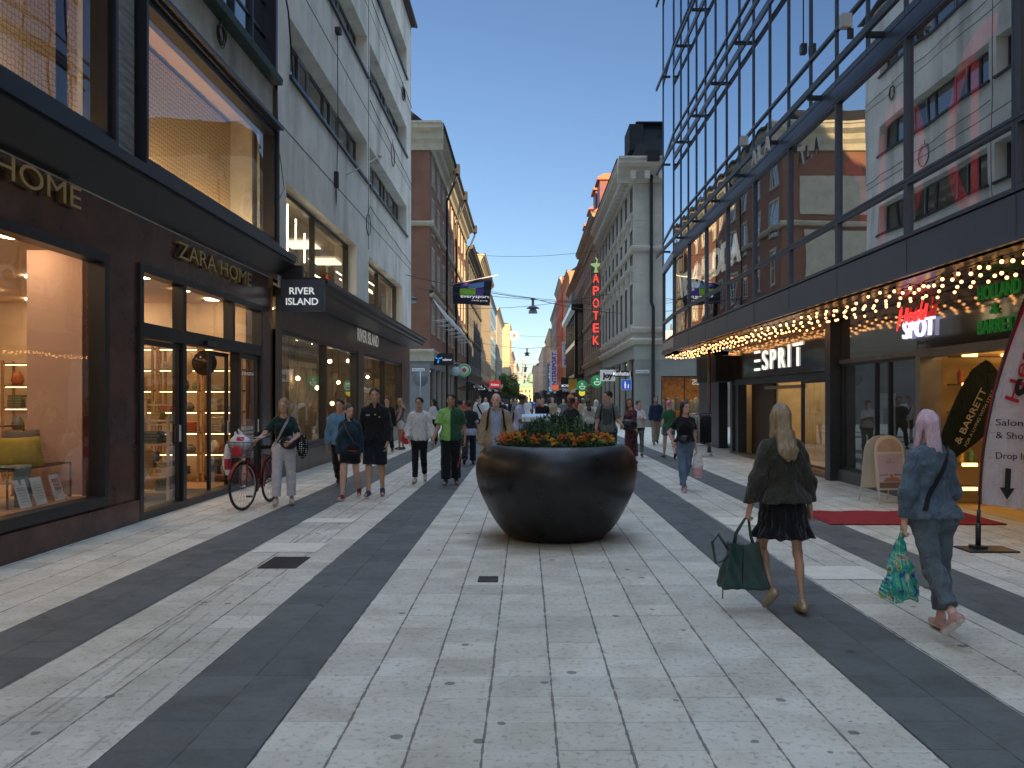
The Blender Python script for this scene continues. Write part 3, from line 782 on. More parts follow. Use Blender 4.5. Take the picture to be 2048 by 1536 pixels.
# ground floor marble
holes = [(17.55, 25.6, .52, 3.12), (26.5, 34.6, .52, 3.12)]
mb = MB(FG); mb.wall(17.09, 36.9, 0, 3.95, holes, -.05, .3); mb.box(17.09, 36.9, 0, .48, -.05, .02)
mb.poly([(XG - .05, 36.9, 0), (XG - 9, 36.9, 0), (XG - 9, 36.9, 3.95), (XG - .05, 36.9, 3.95)])
mb.build('marble_front', M('brown_marble_grey', (.085, .05, .04), .3, 0, .5, 2.2, spec=.45), bB)
bigwindow(bB, FG, 17.55, 25.6, .52, 3.12, -.28, BLACKM, SHOPG, (21.6,), .10, .2)
bigwindow(bB, FG, 26.5, 34.6, .52, 3.12, -.28, BLACKM, SHOPG, (30.6,), .10, .2)
# interiors
mb = MB(); floorbox(mb, XG - 5, XG - .46, 17.3, 36.5, .004, 3.9, skip='e'); mb.build('shop_room', M('beige_wall', (.42, .34, .22), .8, 0, .12, 2), bB)
mb = MB(); floorbox(mb, XG - 5, XG - .46, 17.3, 36.5, 4.15, 7.0, skip='e'); mb.build('upper_shop_room', M('beige_wall2', (.40, .34, .26), .8, 0, .12, 2), bB)
# wood slat wall inside, standing poster and rails
GLOBE = E('globe_bulb', (1, .72, .36), 11)
def globe(c, r, label, grp, cord=.5):
    t = thing('pendant_lamp', label, 'lamp', c, grp)
    mb = MB(); mb.ball(c, r, 12); mb.build('bulb', GLOBE, t)
    mb = MB(); mb.tube([(c[0], c[1], c[2] + r), (c[0], c[1], c[2] + r + cord)], .008, 5); mb.build('cord', CAB, t)
k = 0
for y, x, z in ((18.6, -6.6, 2.65), (19.3, -7.2, 2.62), (20.4, -6.9, 2.72), (21.2, -6.6, 2.6), (22.6, -6.2, 2.2), (23.5, -5.9, 1.95), (24.6, -5.8, 2.75), (24.9, -5.8, 1.5), (27.6, -5.9, 2.9), (31.0, -5.9, 2.45), (32.3, -5.9, 1.95), (33.4, -5.8, 2.7), (33.7, -5.8, 1.6), (28.4, -6.4, 2.2), (21.0, -6.0, 1.35), (23.0, -6.4, .95), (21.6, -6.4, .95)):
    globe((x, y, z), .06, 'glowing globe bulb hanging inside the fashion shop window', 'globe bulbs in the fashion shop', 3.85 - z - .06); k += 1
for x in (-6.4, -8.6):
    for y in (18.5, 20.6, 22.7, 24.8, 27.2, 29.4, 31.6, 33.8):
        mb = MB(); mb.lathe([(.0, 3.86), (.13, 3.86), (.14, 3.895)], (x, y, 0), 10)
        tag(mb.build('ceiling_spot', E('fashion_spot', (1, .72, .40), 16)), 'round ceiling spot inside the fashion shop', 'ceiling light', 'ceiling spots of the fashion shop')
t = thing('display_booth', 'cream booth with lit edges inside the fashion shop', 'booth', (-7.4, 19.8, 0))
mb = MB(); mb.wbox(-7.6, -7.5, 18.9, 20.4, .01, 2.5); mb.build('back_panel', M('booth_cream', (.66, .5, .32), .7), t)
for y in (18.86, 20.42):
    mb = MB(); mb.wbox(-7.48, -7.42, y - .03, y + .03, .02, 2.5); mb.build('light_strip', E('booth_strip', (1, .72, .4), 5), t)
mb = MB(); add_text(mb, 'RI', (-7.49, 19.5, 1.4), (0, 1, 0), (0, 0, 1), .22, None, .01); mb.build('print', BLACKM, t)
def slatwall(y0, y1, x, z1, label):
    mb = MB(); y = y0
    while y < y1: mb.wbox(x, x + .03, y, y + .11, .01, z1); y += .125
    tag(mb.build('slat_screen', M('slat_wood', (.42, .30, .18), .6, 0, .3, 3)), label, 'screen')
slatwall(22.4, 25.4, -6.4, 2.7, 'vertical board screen behind the fashion shop mannequins')
slatwall(31.3, 34.4, -6.3, 2.7, 'vertical board screen in the far fashion shop window')
# neon tube grid upstairs
TUBE = E('light_tube', (1, .74, .42), 4.5)
def lighttubes(y0, y1, x, seed, label):
    t = thing('tube_light_cluster', label, 'light', (x, (y0 + y1) / 2, 6.9)); r = random.Random(seed)
    for k in range(11):
        y = r.uniform(y0 + .2, y1 - .2); xx = x + r.uniform(-.5, .3)
        z = r.uniform(4.4, 6.2)
        mb = MB()
        if r.random() < .55:
            L_ = r.uniform(.7, 1.7); mb.tube([(xx, y, max(4.3, z - L_ / 2)), (xx, y, min(6.8, z + L_ / 2))], .022, 6)
        else:
            L_ = r.uniform(.8, 1.8); mb.tube([(xx, max(y0, y - L_ / 2), z), (xx, min(y1, y + L_ / 2), z)], .022, 6)
        mb.build('light_tube', TUBE, t)
lighttubes(17.9, 21.0, -6.0, 5, 'criss crossing light tubes behind the nearest upper pane of the fashion shop')
lighttubes(21.2, 25.0, -6.0, 9, 'criss crossing light tubes behind the second upper pane of the fashion shop')
lighttubes(27.1, 30.1, -6.0, 12, 'criss crossing light tubes behind the third upper pane of the fashion shop')
lighttubes(30.3, 34.2, -6.0, 15, 'criss crossing light tubes behind the farthest upper pane of the fashion shop')
for y in (19.2, 22.5, 28.5, 32):
    mb = MB(); mb.wbox(-8.2, -7.2, y - .7, y + .7, 6.9, 6.94)
    tag(mb.build('ceiling_light', E('upper_panel', (1, .8, .55), 1.2)), 'flat ceiling panel light on the upper floor of the fashion shop', 'ceiling light', 'upper ceiling panels of the fashion shop')
# signs
letters((XG + .06, 24.9, 3.40), (0, 1, 0), (0, 0, 1), 'RIVER ISLAND', .40, 3.5, E('lit_white', (1, .93, .8), .08, (.7, .7, .68)), 'shop_sign', 'white RIVER ISLAND letters under the black canopy', .012, .0)
t = thing('projecting_sign', 'dark square sign reading RIVER ISLAND hanging from a bracket box', 'sign', (-4.65, 17.6, 3.45))
mb = MB(); mb.wbox(-5.09, -4.19, 17.26, 17.38, 3.47, 4.13); mb.build('sign_box', M('slate_panel', (.075, .085, .105), .45, 0, .06), t, bevel=.006)
mb = MB(); mb.wbox(-5.08, -4.64, 17.255, 17.40, 4.135, 4.42); mb.build('bracket_box', BLACKM, t, bevel=.01)
mb = MB(); add_text(mb, 'RIVER', (-4.91, 17.255, 3.82), (1, 0, 0), (0, 0, 1), .145, .53, .006, .015); add_text(mb, 'ISLAND', (-4.98, 17.255, 3.60), (1, 0, 0), (0, 0, 1), .145, .67, .006, .015)
mb.build('lettering', M('sign_white', (.85, .85, .83), .5, emit=(1, 1, 1), es=.25), t)
# wall clutter
def wire(pts, r=.008, mat=CAB): 
    mb = MB(); mb.tube(pts, r, 5); return mb
coil((XG + .01, 26.75, 7.25), .38, 2, 'thin ring of black cable hanging beside the downpipe', oval=1.0, seed=4)
coil((XG + .01, 31.6, 10.9), .36, 3, 'thin ring of black cable high on the grey wall', oval=1.1, seed=8)
coil((XG + .01, 34.2, 14.2), .28, 7, 'dense coil of black cable near the far roof edge', seed=11)
mb = MB(); mb.tube([(XG + .05, 22.3, 11.5), (XG + .05, 22.35, 9.0), (XG + .04, 22.2, 6.9)], .012, 5); mb.wbox(XG + .0, XG + .14, 22.2, 22.42, 11.45, 11.6); mb.wbox(XG, XG + .1, 22.1, 22.25, 7.3, 7.7)
mb.tube([(XG + .05, 22.1, 7.6), (XG + .06, 22.0, 7.2), (XG + .05, 22.15, 6.8)], .01, 5)
tag(mb.build('wall_cable', CAB), 'black cable with a junction box running down the grey wall', 'cable')
t = thing('flag_bracket', 'thin white pole reaching out from the grey wall', 'pole', (XG, 23.6, 8.7))
mb = MB(); mb.tube([(XG, 23.6, 8.0), (XG + 1.05, 23.0, 8.35)], .016, 6); mb.build('pole', WHITEM, t)
mb = MB(); mb.ball((XG + 1.07, 22.99, 8.36), .05, 8); mb.build('finial', BRASS, t)
mb = MB(); mb.tube([(XG + .06, 17.25, 10.3), (XG + .1, 17.5, 9.8), (XG + .06, 18.0, 8.6)], .02, 6); tag(mb.build('wall_cable', CAB), 'short slanting black cable beside the first ribbon window', 'cable')
for k, (z0, z1) in enumerate(((11.35, 11.15), (7.9, 7.6), (14.75, 14.6))):
    mb = MB(); pts = [(XG + .05, 27.0 + j * .9, z0 + (z1 - z0) * j / 11 - .05 * math.sin(math.pi * (j % 3) / 3)) for j in range(12)]
    mb.tube(pts, .012, 5); tag(mb.build('wall_cable', CAB), ('long drooping cable below the third floor ribbon window', 'long drooping cable above the farther canopy window', 'long drooping cable near the top of the grey wall')[k], 'cable')
mb = MB(); mb.tube([(XL + .1, 17.05, 7.9), (XL + .12, 17.05, 6.9), (XL + .2, 17.2, 6.0), (XL + .1, 17.1, 5.7)], .008, 5); tag(mb.build('wall_cable', CAB), 'looping thin wire at the seam of the two buildings', 'cable')
# ================= glass building =================
XR = 5.0; XS = 6.3
GR = FRt(XR); SR = FRt(XS)
bC = thing('glass_building', 'glass curtain wall building with maintenance rails and overhanging upper floors', 'building', (9, 19, 0))
COAT = G('coated_glass', .58, body=(.012, .016, .024), wob=.006, wobs=.7, gt=(.88, .94, 1.0), pw=4)
FIRSTG = G('first_floor_glass', .50, (.55, .56, .55), wob=.005, wobs=.6, pw=4)
STEEL = M('blue_steel', (.06, .075, .105), .4, .4, .12, 2)
STEELL = M('light_steel', (.30, .33, .38), .4, .5, .1)
YN, YF = 8.47 - 2.43 * 10, 28.0
cols = [8.47 + 2.43 * k for k in range(-10, 9)]     # mullions, last at 27.9
cols[-1] = 28.0
YE = 30.2
flo = [6.72, 9.75, 12.78, 15.81, 18.84, 21.87, 24.9]
# mass, soffit, roof
mb = MB(); mb.wbox(XR + 3.2, XR + 7.5, -22, 29.6, 3.3, 29); mb.wbox(XR + 3.2, XR + 7.5, -22, 31, 0, 3.2)
mb.wbox(XR + .35, XR + 3.2, -22, 29.6, 28.6, 29); mb.wbox(13, 38, 2, 30, 0, 25)  # last box here: unseen block added to keep sun off the corner building
mb.wbox(XR, XR + 3.2, -22, YN, 3.25, 29); mb.wbox(XS, XR + 3.2, -22, -4, 0, 3.25)
mb.build('rear_mass_sun_block', M('core_grey', (.12, .12, .13), .9), bC)
mb = MB(); mb.wbox(XR + .02, XS + 2.0, YN, 30.6, 3.25, 3.40)
mb.build('soffit', M('bronze_soffit', (.06, .04, .028), .3, .3, .1, 2), bC)
# chamfer at the far corner: (5,28)->(5.0,28)... ->(5.35,31.6)
CH = [(XR, 28.0), (5.24, 31.6)]
u = Vector((CH[1][0] - CH[0][0], CH[1][1] - CH[0][1], 0)); chL = u.length; u.normalize()
FC = Fr((XR, 28.0, 0), u, (-u.y, u.x, 0))
for f0 in flo: pass
# spandrel band of first floor
mb = MB(GR); mb.box(YN, 28.0, 3.25, 3.74, -.12, 0)
for c in cols: mb.box(c - .012, c + .012, 3.26, 3.73, .0, .006, 0)
mb.box(YN, 28.0, 3.25, 3.29, .0, .035); mb.box(YN, 28.0, 6.42, 6.66, -.1, .02)
mb.box(0, chL, 3.25, 3.74, -.12, 0, fr=FC); mb.box(0, chL, 6.42, 6.66, -.1, .02, fr=FC)
mb.build('spandrel_band', M('navy_panel', (.055, .075, .115), .32, .2, .12, 1.5), bC)
# first-floor windows
for a, b in zip(cols, cols[1:]):
    if b < 5.5: continue
    for c, e, nm in ((3.76, 4.50, 'low'), (4.50, 6.41, 'high')):
        mb = MB(GR)
        t_ = .07 if nm == 'high' else .10
        frame(mb, a + .004, b - .004, c, e, -.09, .02 if nm == 'high' else .012, .035 if nm == 'high' else .05)
        f = mb.build('window', STEEL, bC)
        q = MB(GR); q.quadf(a + .04, b - .04, c + .04, e - .04, -.03); q.build('pane', FIRSTG, f)
for c, e in ((3.76, 4.50), (4.50, 6.41)):
    mb = MB(FC); frame(mb, .01, chL, c, e, -.09, .03, .05); f = mb.build('window', STEEL, bC)
    q = MB(FC); q.quadf(.04, chL - .03, c + .04, e - .04, -.03); q.build('pane', FIRSTG, f)
# upper curtain wall
TOPZ = 28.9
vb = [cols[0] + 1.215 * k for k in range(0, 37)]; vb = [v for v in vb if v < 27.5] + [28.0]
k = 0
lv = [6.66] + flo[1:] + [TOPZ]
for i, z0 in enumerate(lv[:-1]):
    z1 = lv[i + 1]
    ztr = z0 + .83 if i else 7.56
    for a, b in zip(vb, vb[1:]):
        if b < 3: continue
        mb = MB(Fr((0, 0, 0), GR.u, GR.n)); 
        key = ('cw', round(b - a, 3), round(z1 - z0, 3), round(ztr - z0, 3))
        if key not in _wc:
            W_ = b - a; H_ = z1 - z0; T_ = ztr - z0
            mb.box(0, .012, 0, H_, -.03, .03, 0); mb.box(W_ - .012, W_, 0, H_, -.03, .03, 0)
            mb.box(.018, W_ - .018, T_ - .025, T_ + .025, -.03, .035, 0)
            mb.box(.018, W_ - .018, 0, .10, -.03, .028, 0); mb.box(.03, W_ - .03, H_ - .06, H_, -.03, .028, 0)
            mb.quadf(.012, W_ - .012, .1, T_ - .035, 0, 1); mb.quadf(.012, W_ - .012, T_ + .035, H_ - .06, 0, 1)
            _wc[key] = mb.mesh('window', [STEEL, COAT])
        o = link('window', _wc[key], bC, GR.p(a, z0, 0))
    if i == 0 or True:
        mb = MB(FC)
        mb.box(.0, .03, z0, z1, -.03, .03, 0); mb.box(chL - .03, chL, z0, z1, -.03, .03, 0); mb.box(.03, chL - .03, ztr - .035, ztr + .035, -.03, .035, 0)
        mb.quadf(.03, chL - .03, z0, z1, 0, 1); mb.build('window', [STEEL, COAT], bC)
mb = MB(GR); mb.quadf(YN, 3.3, 6.7, TOPZ, 0); mb.build('near_glazing', COAT, bC)
mb = MB(); e0 = (5.24, 31.6)
mb.poly([(5.24, 31.6, 3.25), (8.2, 31.6, 3.25), (8.2, 31.6, 29), (5.24, 31.6, 29)]); mb.poly([(8.2, 31.6, 3.25), (8.2, 29.5, 3.25), (8.2, 29.5, 29), (8.2, 31.6, 29)])
mb.poly([(5, 28, 3.25), (5.24, 31.6, 3.25), (8.2, 31.6, 3.25), (8.2, 28, 3.25)])
mb.build('end_wall', STEEL, bC)
# rails
for z in [6.74] + flo[1:5]:
    mb = MB(GR)
    mb.box(YN, 30.0, z - .03, z + .07, .24, .30)
    mb.build('maintenance_rail', DKGREY, bC)
    mb = MB(GR)
    for c in cols:
        if c < 2: continue
        mb.box(c + .60, c + .70, z - .06, z + .0, .0, .24)
    mb.build('rail_bracket', BLACKM, bC)
def flood(y, z):
    t = thing('floodlight', 'small pale floodlight clamped to the maintenance rail at %s' % {9.9: 'the near bay', 10.3: 'the second level', 13.5: 'the lettered bay', 17.0: 'the middle bay'}.get(y, 'the far bay'), 'floodlight', (XR - .45, y, z))
    mb = MB(); mb.wbox(XR - .60, XR - .45, y - .06, y + .06, z + .02, z + .22); mb.build('lamp_head', M('flood_grey', (.4, .4, .4), .5), t, bevel=.01)
    mb = MB(); mb.wbox(XR - .5, XR - .42, y - .02, y + .02, z - .12, z + .02); mb.build('clamp', BLACKM, t)
flood(11.6, 6.8); flood(17.0, 6.8)
# letters standing over the rail
t = thing('rooftop_letters', 'grey back of a few raised letters above the lower maintenance rail', 'sign', (XR - .3, 16.1, 6.5))
for y, ch in ((16.7, 'A'), (16.25, 'L'), (15.8, 'A')):
    mb = MB(); add_text(mb, ch, (XR - .42, y, 6.3), (0, -1, 0), (0, 0, 1), .3, .3, .04, .02); mb.build('letter', M('letter_grey', (.42, .40, .37), .5), t)
t = thing('hanging_cable', 'thin black cable with a small weight hanging over the upper glass', 'cable', (XR - .06, 14.6, 7.6))
mb = MB(); mb.tube([(XR - .08, 14.7, 14), (XR - .08, 14.7, 7.9)], .012, 5); mb.build('wire', CAB, t)
mb = MB(); mb.wbox(XR - .13, XR - .03, 14.64, 14.76, 7.75, 7.92); mb.build('weight', BLACKM, t)
# first floor interior: dim retail floor with red graphics and light rails
mb = MB(); floorbox(mb, XR + .3, XR + 3.1, YN, 29.4, 3.45, 6.6, skip='w'); mb.build('first_floor_room', M('dim_room', (.07, .06, .055), .9), bC)
REDG = M('red_graphic', (.75, .02, .03), .6, 0, .05, emit=(1, .03, .05), es=.10)
t = thing('red_graphic', 'large red curved graphic panels behind the near first floor glass', 'graphic', (XR + .9, 10, 3.6))
def arcpanel(y, r0, r1, a0, a1, zc):
    mb = MB(); pts = []
    for j in range(15):
        a = R(a0 + (a1 - a0) * j / 14); pts.append((XR + .9, y + math.cos(a) * r1, zc + math.sin(a) * r1 * 1.25))
    for j in range(14, -1, -1):
        a = R(a0 + (a1 - a0) * j / 14); pts.append((XR + .9, y + math.cos(a) * r0, zc + math.sin(a) * r0 * 1.25))
    mb.prism(pts, (.03, 0, 0)); mb.build('panel', REDG, t)
arcpanel(10.6, .85, 1.05, -80, 100, 5.2); arcpanel(13.2, .7, .9, 60, 250, 5.3); arcpanel(15.2, .6, .8, 80, 200, 5.0)
for y0, y1, z0, z1 in ((8.9, 9.05, 3.6, 6.4), (11.35, 11.5, 3.6, 6.3), (13.0, 13.5, 3.9, 4.3), (12.9, 13.6, 5.2, 5.6), (14.3, 14.5, 3.6, 6.2), (15.1, 15.9, 3.7, 4.3), (8.6, 8.9, 4.4, 6.4)):
    mb = MB(GR); mb.box(y0, y1, z0, z1, -1.2, -1.17); mb.build('panel', REDG, t)
t = thing('neon_rack', 'stack of thin glowing orange tubes behind the low first floor pane', 'light', (XR + 1.2, 9.7, 3.8))
for k in range(10):
    mb = MB(); z = 3.78 + .10 * k; mb.tube([(XR + 1.2, 9.3, z), (XR + 1.2, 10.1, z)], .008, 5); mb.build('light_tube', E('orange_tube', (1, .55, .35), 3.5), t)
t = letters((XR + .25, 28.2, 5.05), (0, -1, 0), (0, 0, 1), 'VERO MODA', .72, 8.0, M('pale_letters', (.55, .56, .52), .6, emit=(.9, .9, .8), es=.5), 'shop_sign', 'tall pale VERO MODA letters behind the first floor glass', .04, .03)
# ---------------- string lights under the soffit ----------------
BULB = E('string_bulb', (1, .45, .15), 3.2)
bm_ = MB(); bm_.ball((0, 0, 0), .023, 8); bulbme = bm_.mesh('bulb', BULB)
sk_ = MB(); sk_.lathe([(.0, .02), (.016, .02), (.014, .06), (0, .06)], (0, 0, 0), 6); sockme = sk_.mesh('socket', BLACKM)
rows = [(5.10, .43), (5.28, .43), (5.46, .43), (5.68, .43), (5.92, .43)]
for i, (x, sp_) in enumerate(rows):
    t = thing('string_light', ['string of warm bulbs along the outer edge of the soffit', 'string of warm bulbs second from the soffit edge', 'string of warm bulbs along the middle of the soffit', 'string of warm bulbs second from the shop fronts', 'string of warm bulbs closest to the shop fronts'][i], 'string light', (x, 18, 3.2), 'strings of warm bulbs under the soffit')
    mb = MB(); y = 7.6 + .11 * i; pts = []; k = 0
    while y < 30.3:
        z = 3.13 + rnd.uniform(-.03, .02) + .02 * math.sin(y * 2.2 + i)
        b_ = link('bulb', bulbme, t, (x + rnd.uniform(-.02, .02), y, z)); s_ = link('socket', sockme, b_, (b_.location + Vector((x, 18, 3.2)))); s_.location = (0, 0, 0)
        pts.append((x, y, z + .06)); pts.append((x, y + sp_ / 2, z + .045)); y += sp_; k += 1
    mb.tube(pts, .006, 4); mb.build('cable', CAB, t)
# ---------------- ground floor shops under the glass building ----------------
bD = thing('shopfront', 'ground floor shopfront row with black fascia boards below the soffit', 'shopfront', (XS, 18, 0))
FASC = M('black_gloss_fascia', (.022, .017, .014), .10, 0, .2, 1, coat=.4)
FASB = M('brown_gloss_fascia', (.062, .052, .042), .07, 0, .12, 1, coat=.8)
mb = MB(SR); mb.box(16.9, 25.0, 2.22, 3.06, -.3, .18); mb.build('fascia', FASC, bD)
mb = MB(SR); mb.box(17.0, 25.0, 3.06, 3.25, -.3, .10); mb.build('mirror_strip', M('bronze_mirror', (.35, .18, .09), .12, .7, .2, 3), bD)
mb = MB(SR); mb.box(25.1, 27.8, 2.18, 2.95, -.3, .55); mb.build('dark_bulkhead', M('matt_black', (.006, .006, .006), .7, 0, 0), bD)
mb = MB(SR); mb.box(27.8, 30.6, 2.5, 3.25, -.3, .0); mb.box(16.62, 16.9, .0, 3.25, -.3, .2)
mb.build('dark_pier', DKGREY, bD)
for q in ((24.9, 25.15, 0, 2.2, -.3, .1), (27.5, 30.6, 0, 2.5, -.4, -.1)): mb = MB(SR); mb.box(*q); mb.build('dark_pier', DKGREY, bD)
mb = MB(SR); mb.box(7.0, 16.6, 2.42, 3.24, -.25, -.0)
for u in (13.35, 10.0): mb.box(u - .008, u + .008, 2.43, 3.23, .0, .002, 1)
mb.build('glass_fascia', [FASB, BLACKM], bD)
mb = MB(SR); mb.box(7.0, 13.1, 2.3, 2.42, -.2, .12); mb.box(13.1, 16.6, 2.34, 2.42, -.2, .03); mb.build('door_header', M('grey_header', (.17, .16, .15), .5, .2), bD)
# display windows left of the yellow shop
bigwindow(bD, SR, 13.3, 16.6, .24, 2.34, -.1, DKGREY, G('display_glass', .17, (.8, .84, .84), wob=.006, wobs=.7), (14.45, 15.0), .05, .09)
mb = MB(SR); mb.box(13.3, 16.62, 0, .24, -.2, .04); mb.build('stone_plinth', M('grey_plinth', (.11, .115, .12), .5, 0, .2, 4), bD)
mb = MB(SR); mb.box(13.15, 13.3, 0, 2.34, -.3, .05); mb.build('steel_post', M('post_steel', (.28, .26, .23), .4, .4), bD)
# fashion entrance
mb = MB(SR)
mb.box(16.9, 17.06, 0, 2.2, -.2, .14); mb.box(24.4, 24.7, 0, 2.2, -.2, .05); mb.box(17.06, 24.9, 2.05, 2.21, -.25, .06)
mb.build('entrance_frame', DKGREY, bD)
bigwindow(bD, SR, 17.1, 19.2, .12, 2.05, -.15, DKGREY, SHOPG, (), .05, .08)
# interiors (room shells)
YEL = M('yellow_shop_wall', (.60, .44, .20), .8, 0, .06)
mb = MB(); floorbox(mb, XS + .3, XS + 3.6, 7.0, 13.25, .004, 3.1, skip='w'); mb.build('yellow_room', YEL, bD)
mb = MB(); floorbox(mb, XS + .12, XS + 3.4, 13.32, 16.6, .24, 2.9, skip='w'); mb.build('salon_room', M('salon_wall', (.20, .21, .22), .8), bD)
mb = MB(); floorbox(mb, XS + .2, XS + 4.5, 16.95, 25.1, .004, 2.9, skip='w'); mb.build('fashion_room', M('fashion_wall', (.62, .50, .32), .8, 0, .05), bD)
mb = MB(SR); mb.box(22.2, 24.4, .01, 2.12, -1.6, -.35); mb.build('wood_panel', M('dark_walnut', (.085, .052, .032), .55, 0, .3, 3, stretch=(1, 1, 8)), bD)
mb = MB(SR); mb.box(22.0, 22.18, .01, 2.6, -3.2, -.4); mb.build('cream_panel', M('cream_panel', (.70, .56, .33), .7), bD)
mb = MB(SR); mb.box(19.6, 22.6, 1.9, 1.98, -.35, -.2); mb.build('door_track', M('track_wood', (.4, .28, .15), .5), bD)
mb = MB(SR); mb.box(16.7, 24.9, .0, .06, -.3, .1); mb.build('threshold', M('threshold_brown', (.20, .12, .07), .5), bD)
for y in (18.0, 19.6, 21.2, 22.8, 24.3):
    for x in (XS + 1.2, XS + 3.2):
        mb = MB(); mb.wbox(x - .25, x + .25, y - .1, y + .1, 2.84, 2.88)
        tag(mb.build('ceiling_light', E('fashion_light', (1, .72, .40), 13)), 'warm ceiling light inside the entrance under the lit white letters', 'ceiling light', 'ceiling lights of the fashion entrance')
for y in (7.6, 9.0, 10.4, 11.8, 12.9):
    mb = MB(); mb.wbox(XS + 1.0, XS + 2.6, y - .04, y + .04, 2.98, 3.02)
    tag(mb.build('ceiling_light', E('yellow_light', (1, .64, .26), 9)), 'long warm ceiling strip light inside the health shop', 'ceiling light', 'ceiling strips of the health shop')
for y in (14.0, 15.8):
    mb = MB(); mb.lathe([(0, 2.85), (.12, 2.85), (.13, 2.88)], (XS + 1.4, y, 0), 12)
    tag(mb.build('ceiling_spot', E('salon_spot', (1, .8, .55), 4)), 'small ceiling spot inside the display window right of the entrance', 'ceiling light', 'spots in the display window')
# health shop shelves with lit edges along the back
t = thing('wall_shelving', 'yellow wall shelving with glowing shelf edges in the health shop', 'shelf', (XS + 1.8, 13, 0))
for k, z in enumerate((.25, .62, 1.0, 1.42, 1.85, 2.3)):
    mb = MB(); mb.wbox(XS + .4, XS + 3.5, 12.75, 13.2, z, z + .03); s_ = mb.build('shelf', OAK, t)
    mb = MB(); mb.wbox(XS + .4, XS + .62, 12.70, 12.745, z - .01, z + .04); mb.wbox(XS + 1.0, XS + 3.5, 12.70, 12.745, z - .01, z + .04); mb.build('light_strip', E('shelf_glow', (1, .55, .16), 2.4), s_)
r_ = random.Random(5)
BOT = [M('jar_%d' % i, c, .4, 0, .1) for i, c in enumerate([(.5, .42, .3), (.10, .22, .10), (.65, .6, .5), (.4, .10, .06), (.2, .12, .07), (.55, .35, .08)])]
BN = ['cream', 'green', 'white', 'red', 'brown', 'amber']
for z in (.65, 1.03, 1.45, 1.88):
    x = XS + .45
    while x < XS + 3.3:
        if r_.random() < .75:
            h = r_.uniform(.12, .24); rr_ = r_.uniform(.035, .06); ci = r_.randrange(6)
            mb = MB(); mb.lathe([(0, 0), (rr_, 0), (rr_, h * .75), (rr_ * .5, h * .85), (rr_ * .5, h), (0, h)], (x, 12.88, z), 8)
            tag(mb.build('bottle', BOT[ci]), '%s product bottle on the glowing shelves of the health shop' % BN[ci], 'bottle', '%s bottles on the glowing shelves' % BN[ci])
        x += r_.uniform(.10, .2)
mb = MB(); mb.wbox(XS + 1.2, XS + 1.7, 11.9, 13.0, .006, 1.1); mb.wbox(XS + 1.15, XS + 1.75, 11.85, 13.05, 1.1, 1.15)
tag(mb.build('counter', M('counter_oak', (.35, .22, .10), .5), bevel=.005), 'oak counter near the left end of the health shop', 'counter')
# lit letters
LW = E('lit_letter_white', (1, .98, .86), .5, (.8, .8, .75))
t = thing('shop_sign', 'lit white ESPRIT letters on the black fascia', 'sign', (XS - .18, 20.8, 2.38))
ys = [22.75, 22.0, 21.25, 20.5, 19.8, 19.28]
def lt(ch, y, wd):
    mb = MB()
    if ch == 'E':
        for z in (2.38, 2.61, 2.84): mb.box(y - wd, y, z, z + .065, .18, .215, fr=SR)
    elif ch == 'I': mb.box(y - .08, y, 2.38, 2.905, .18, .215, fr=SR)
    elif ch == 'T': mb.box(y - wd, y, 2.84, 2.905, .18, .215, fr=SR); mb.box(y - wd / 2 - .045, y - wd / 2 + .045, 2.38, 2.80, .18, .215, fr=SR)
    else: add_text(mb, ch, (XS - .182, y, 2.385), (0, -1, 0), (0, 0, 1), .515, wd, .033, .0)
    mb.build('letter', LW, t)
for ch, y, wd in (('E', 22.1, .44), ('S', 21.38, .46), ('P', 20.68, .42), ('R', 20.0, .46), ('I', 19.28, .1), ('T', 18.92, .62)): lt(ch, y, wd)
t = thing('shop_sign', 'neon sign with red script Head above white SPOT', 'sign', (XS - .02, 13.2, 2.65))
NR = E('neon_red', (1, .03, .03), 1.0, (.5, .02, .02)); NW = E('neon_white', (.72, .70, 1), .7, (.6, .6, .8)); NG = E('neon_green', (.04, .42, .07), .3, (.02, .12, .03))
mb = MB(); add_text(mb, 'SPOT', (XS - .03, 13.72, 2.63), (0, -1, 0), (0, 0, 1), .30, 1.02, .05, .0, shear=.06); mb.build('white_lettering', NW, t)
mb = MB(); add_text(mb, 'Head', (XS - .06, 13.86, 2.88), (0, -1, 0), (0, 0, 1), .26, .92, .03, .0, shear=.35)
mb.tube([(XS - .08, 13.9, 2.78), (XS - .08, 13.72, 3.16)], .012, 5); mb.tube([(XS - .08, 13.1, 2.98), (XS - .08, 12.98, 3.24)], .012, 5); mb.build('red_script', NR, t)
mb = MB(); add_text(mb, 'Drop in', (XS - .004, 13.35, 2.52), (0, -1, 0), (0, 0, 1), .06, .36, .003, .0); mb.build('small_print', M('print_dark', (.01, .01, .01), .6), t)
t = thing('shop_sign', 'dark green raised letters reading HOLLAND & BARRETT', 'sign', (XS - .02, 11, 2.55))
GRN = M('green_face', (.010, .13, .025), .5, emit=(.02, .4, .06), es=.07)
mb = MB(); add_text(mb, 'HOLLAND', (XS - .0, 11.52, 3.0), (0, -1, 0), (0, 0, 1), .205, .98, .03, .0)
mb.build('top_lettering', GRN, t)
mb = MB(); add_text(mb, '&', (XS - .0, 11.22, 2.79), (0, -1, 0), (0, 0, 1), .15, .2, .03, .0); mb.build('ampersand', GRN, t)
mb = MB(); add_text(mb, 'BARRETT', (XS - .0, 11.52, 2.535), (0, -1, 0), (0, 0, 1), .205, .98, .03, .0); mb.build('bottom_lettering', GRN, t)
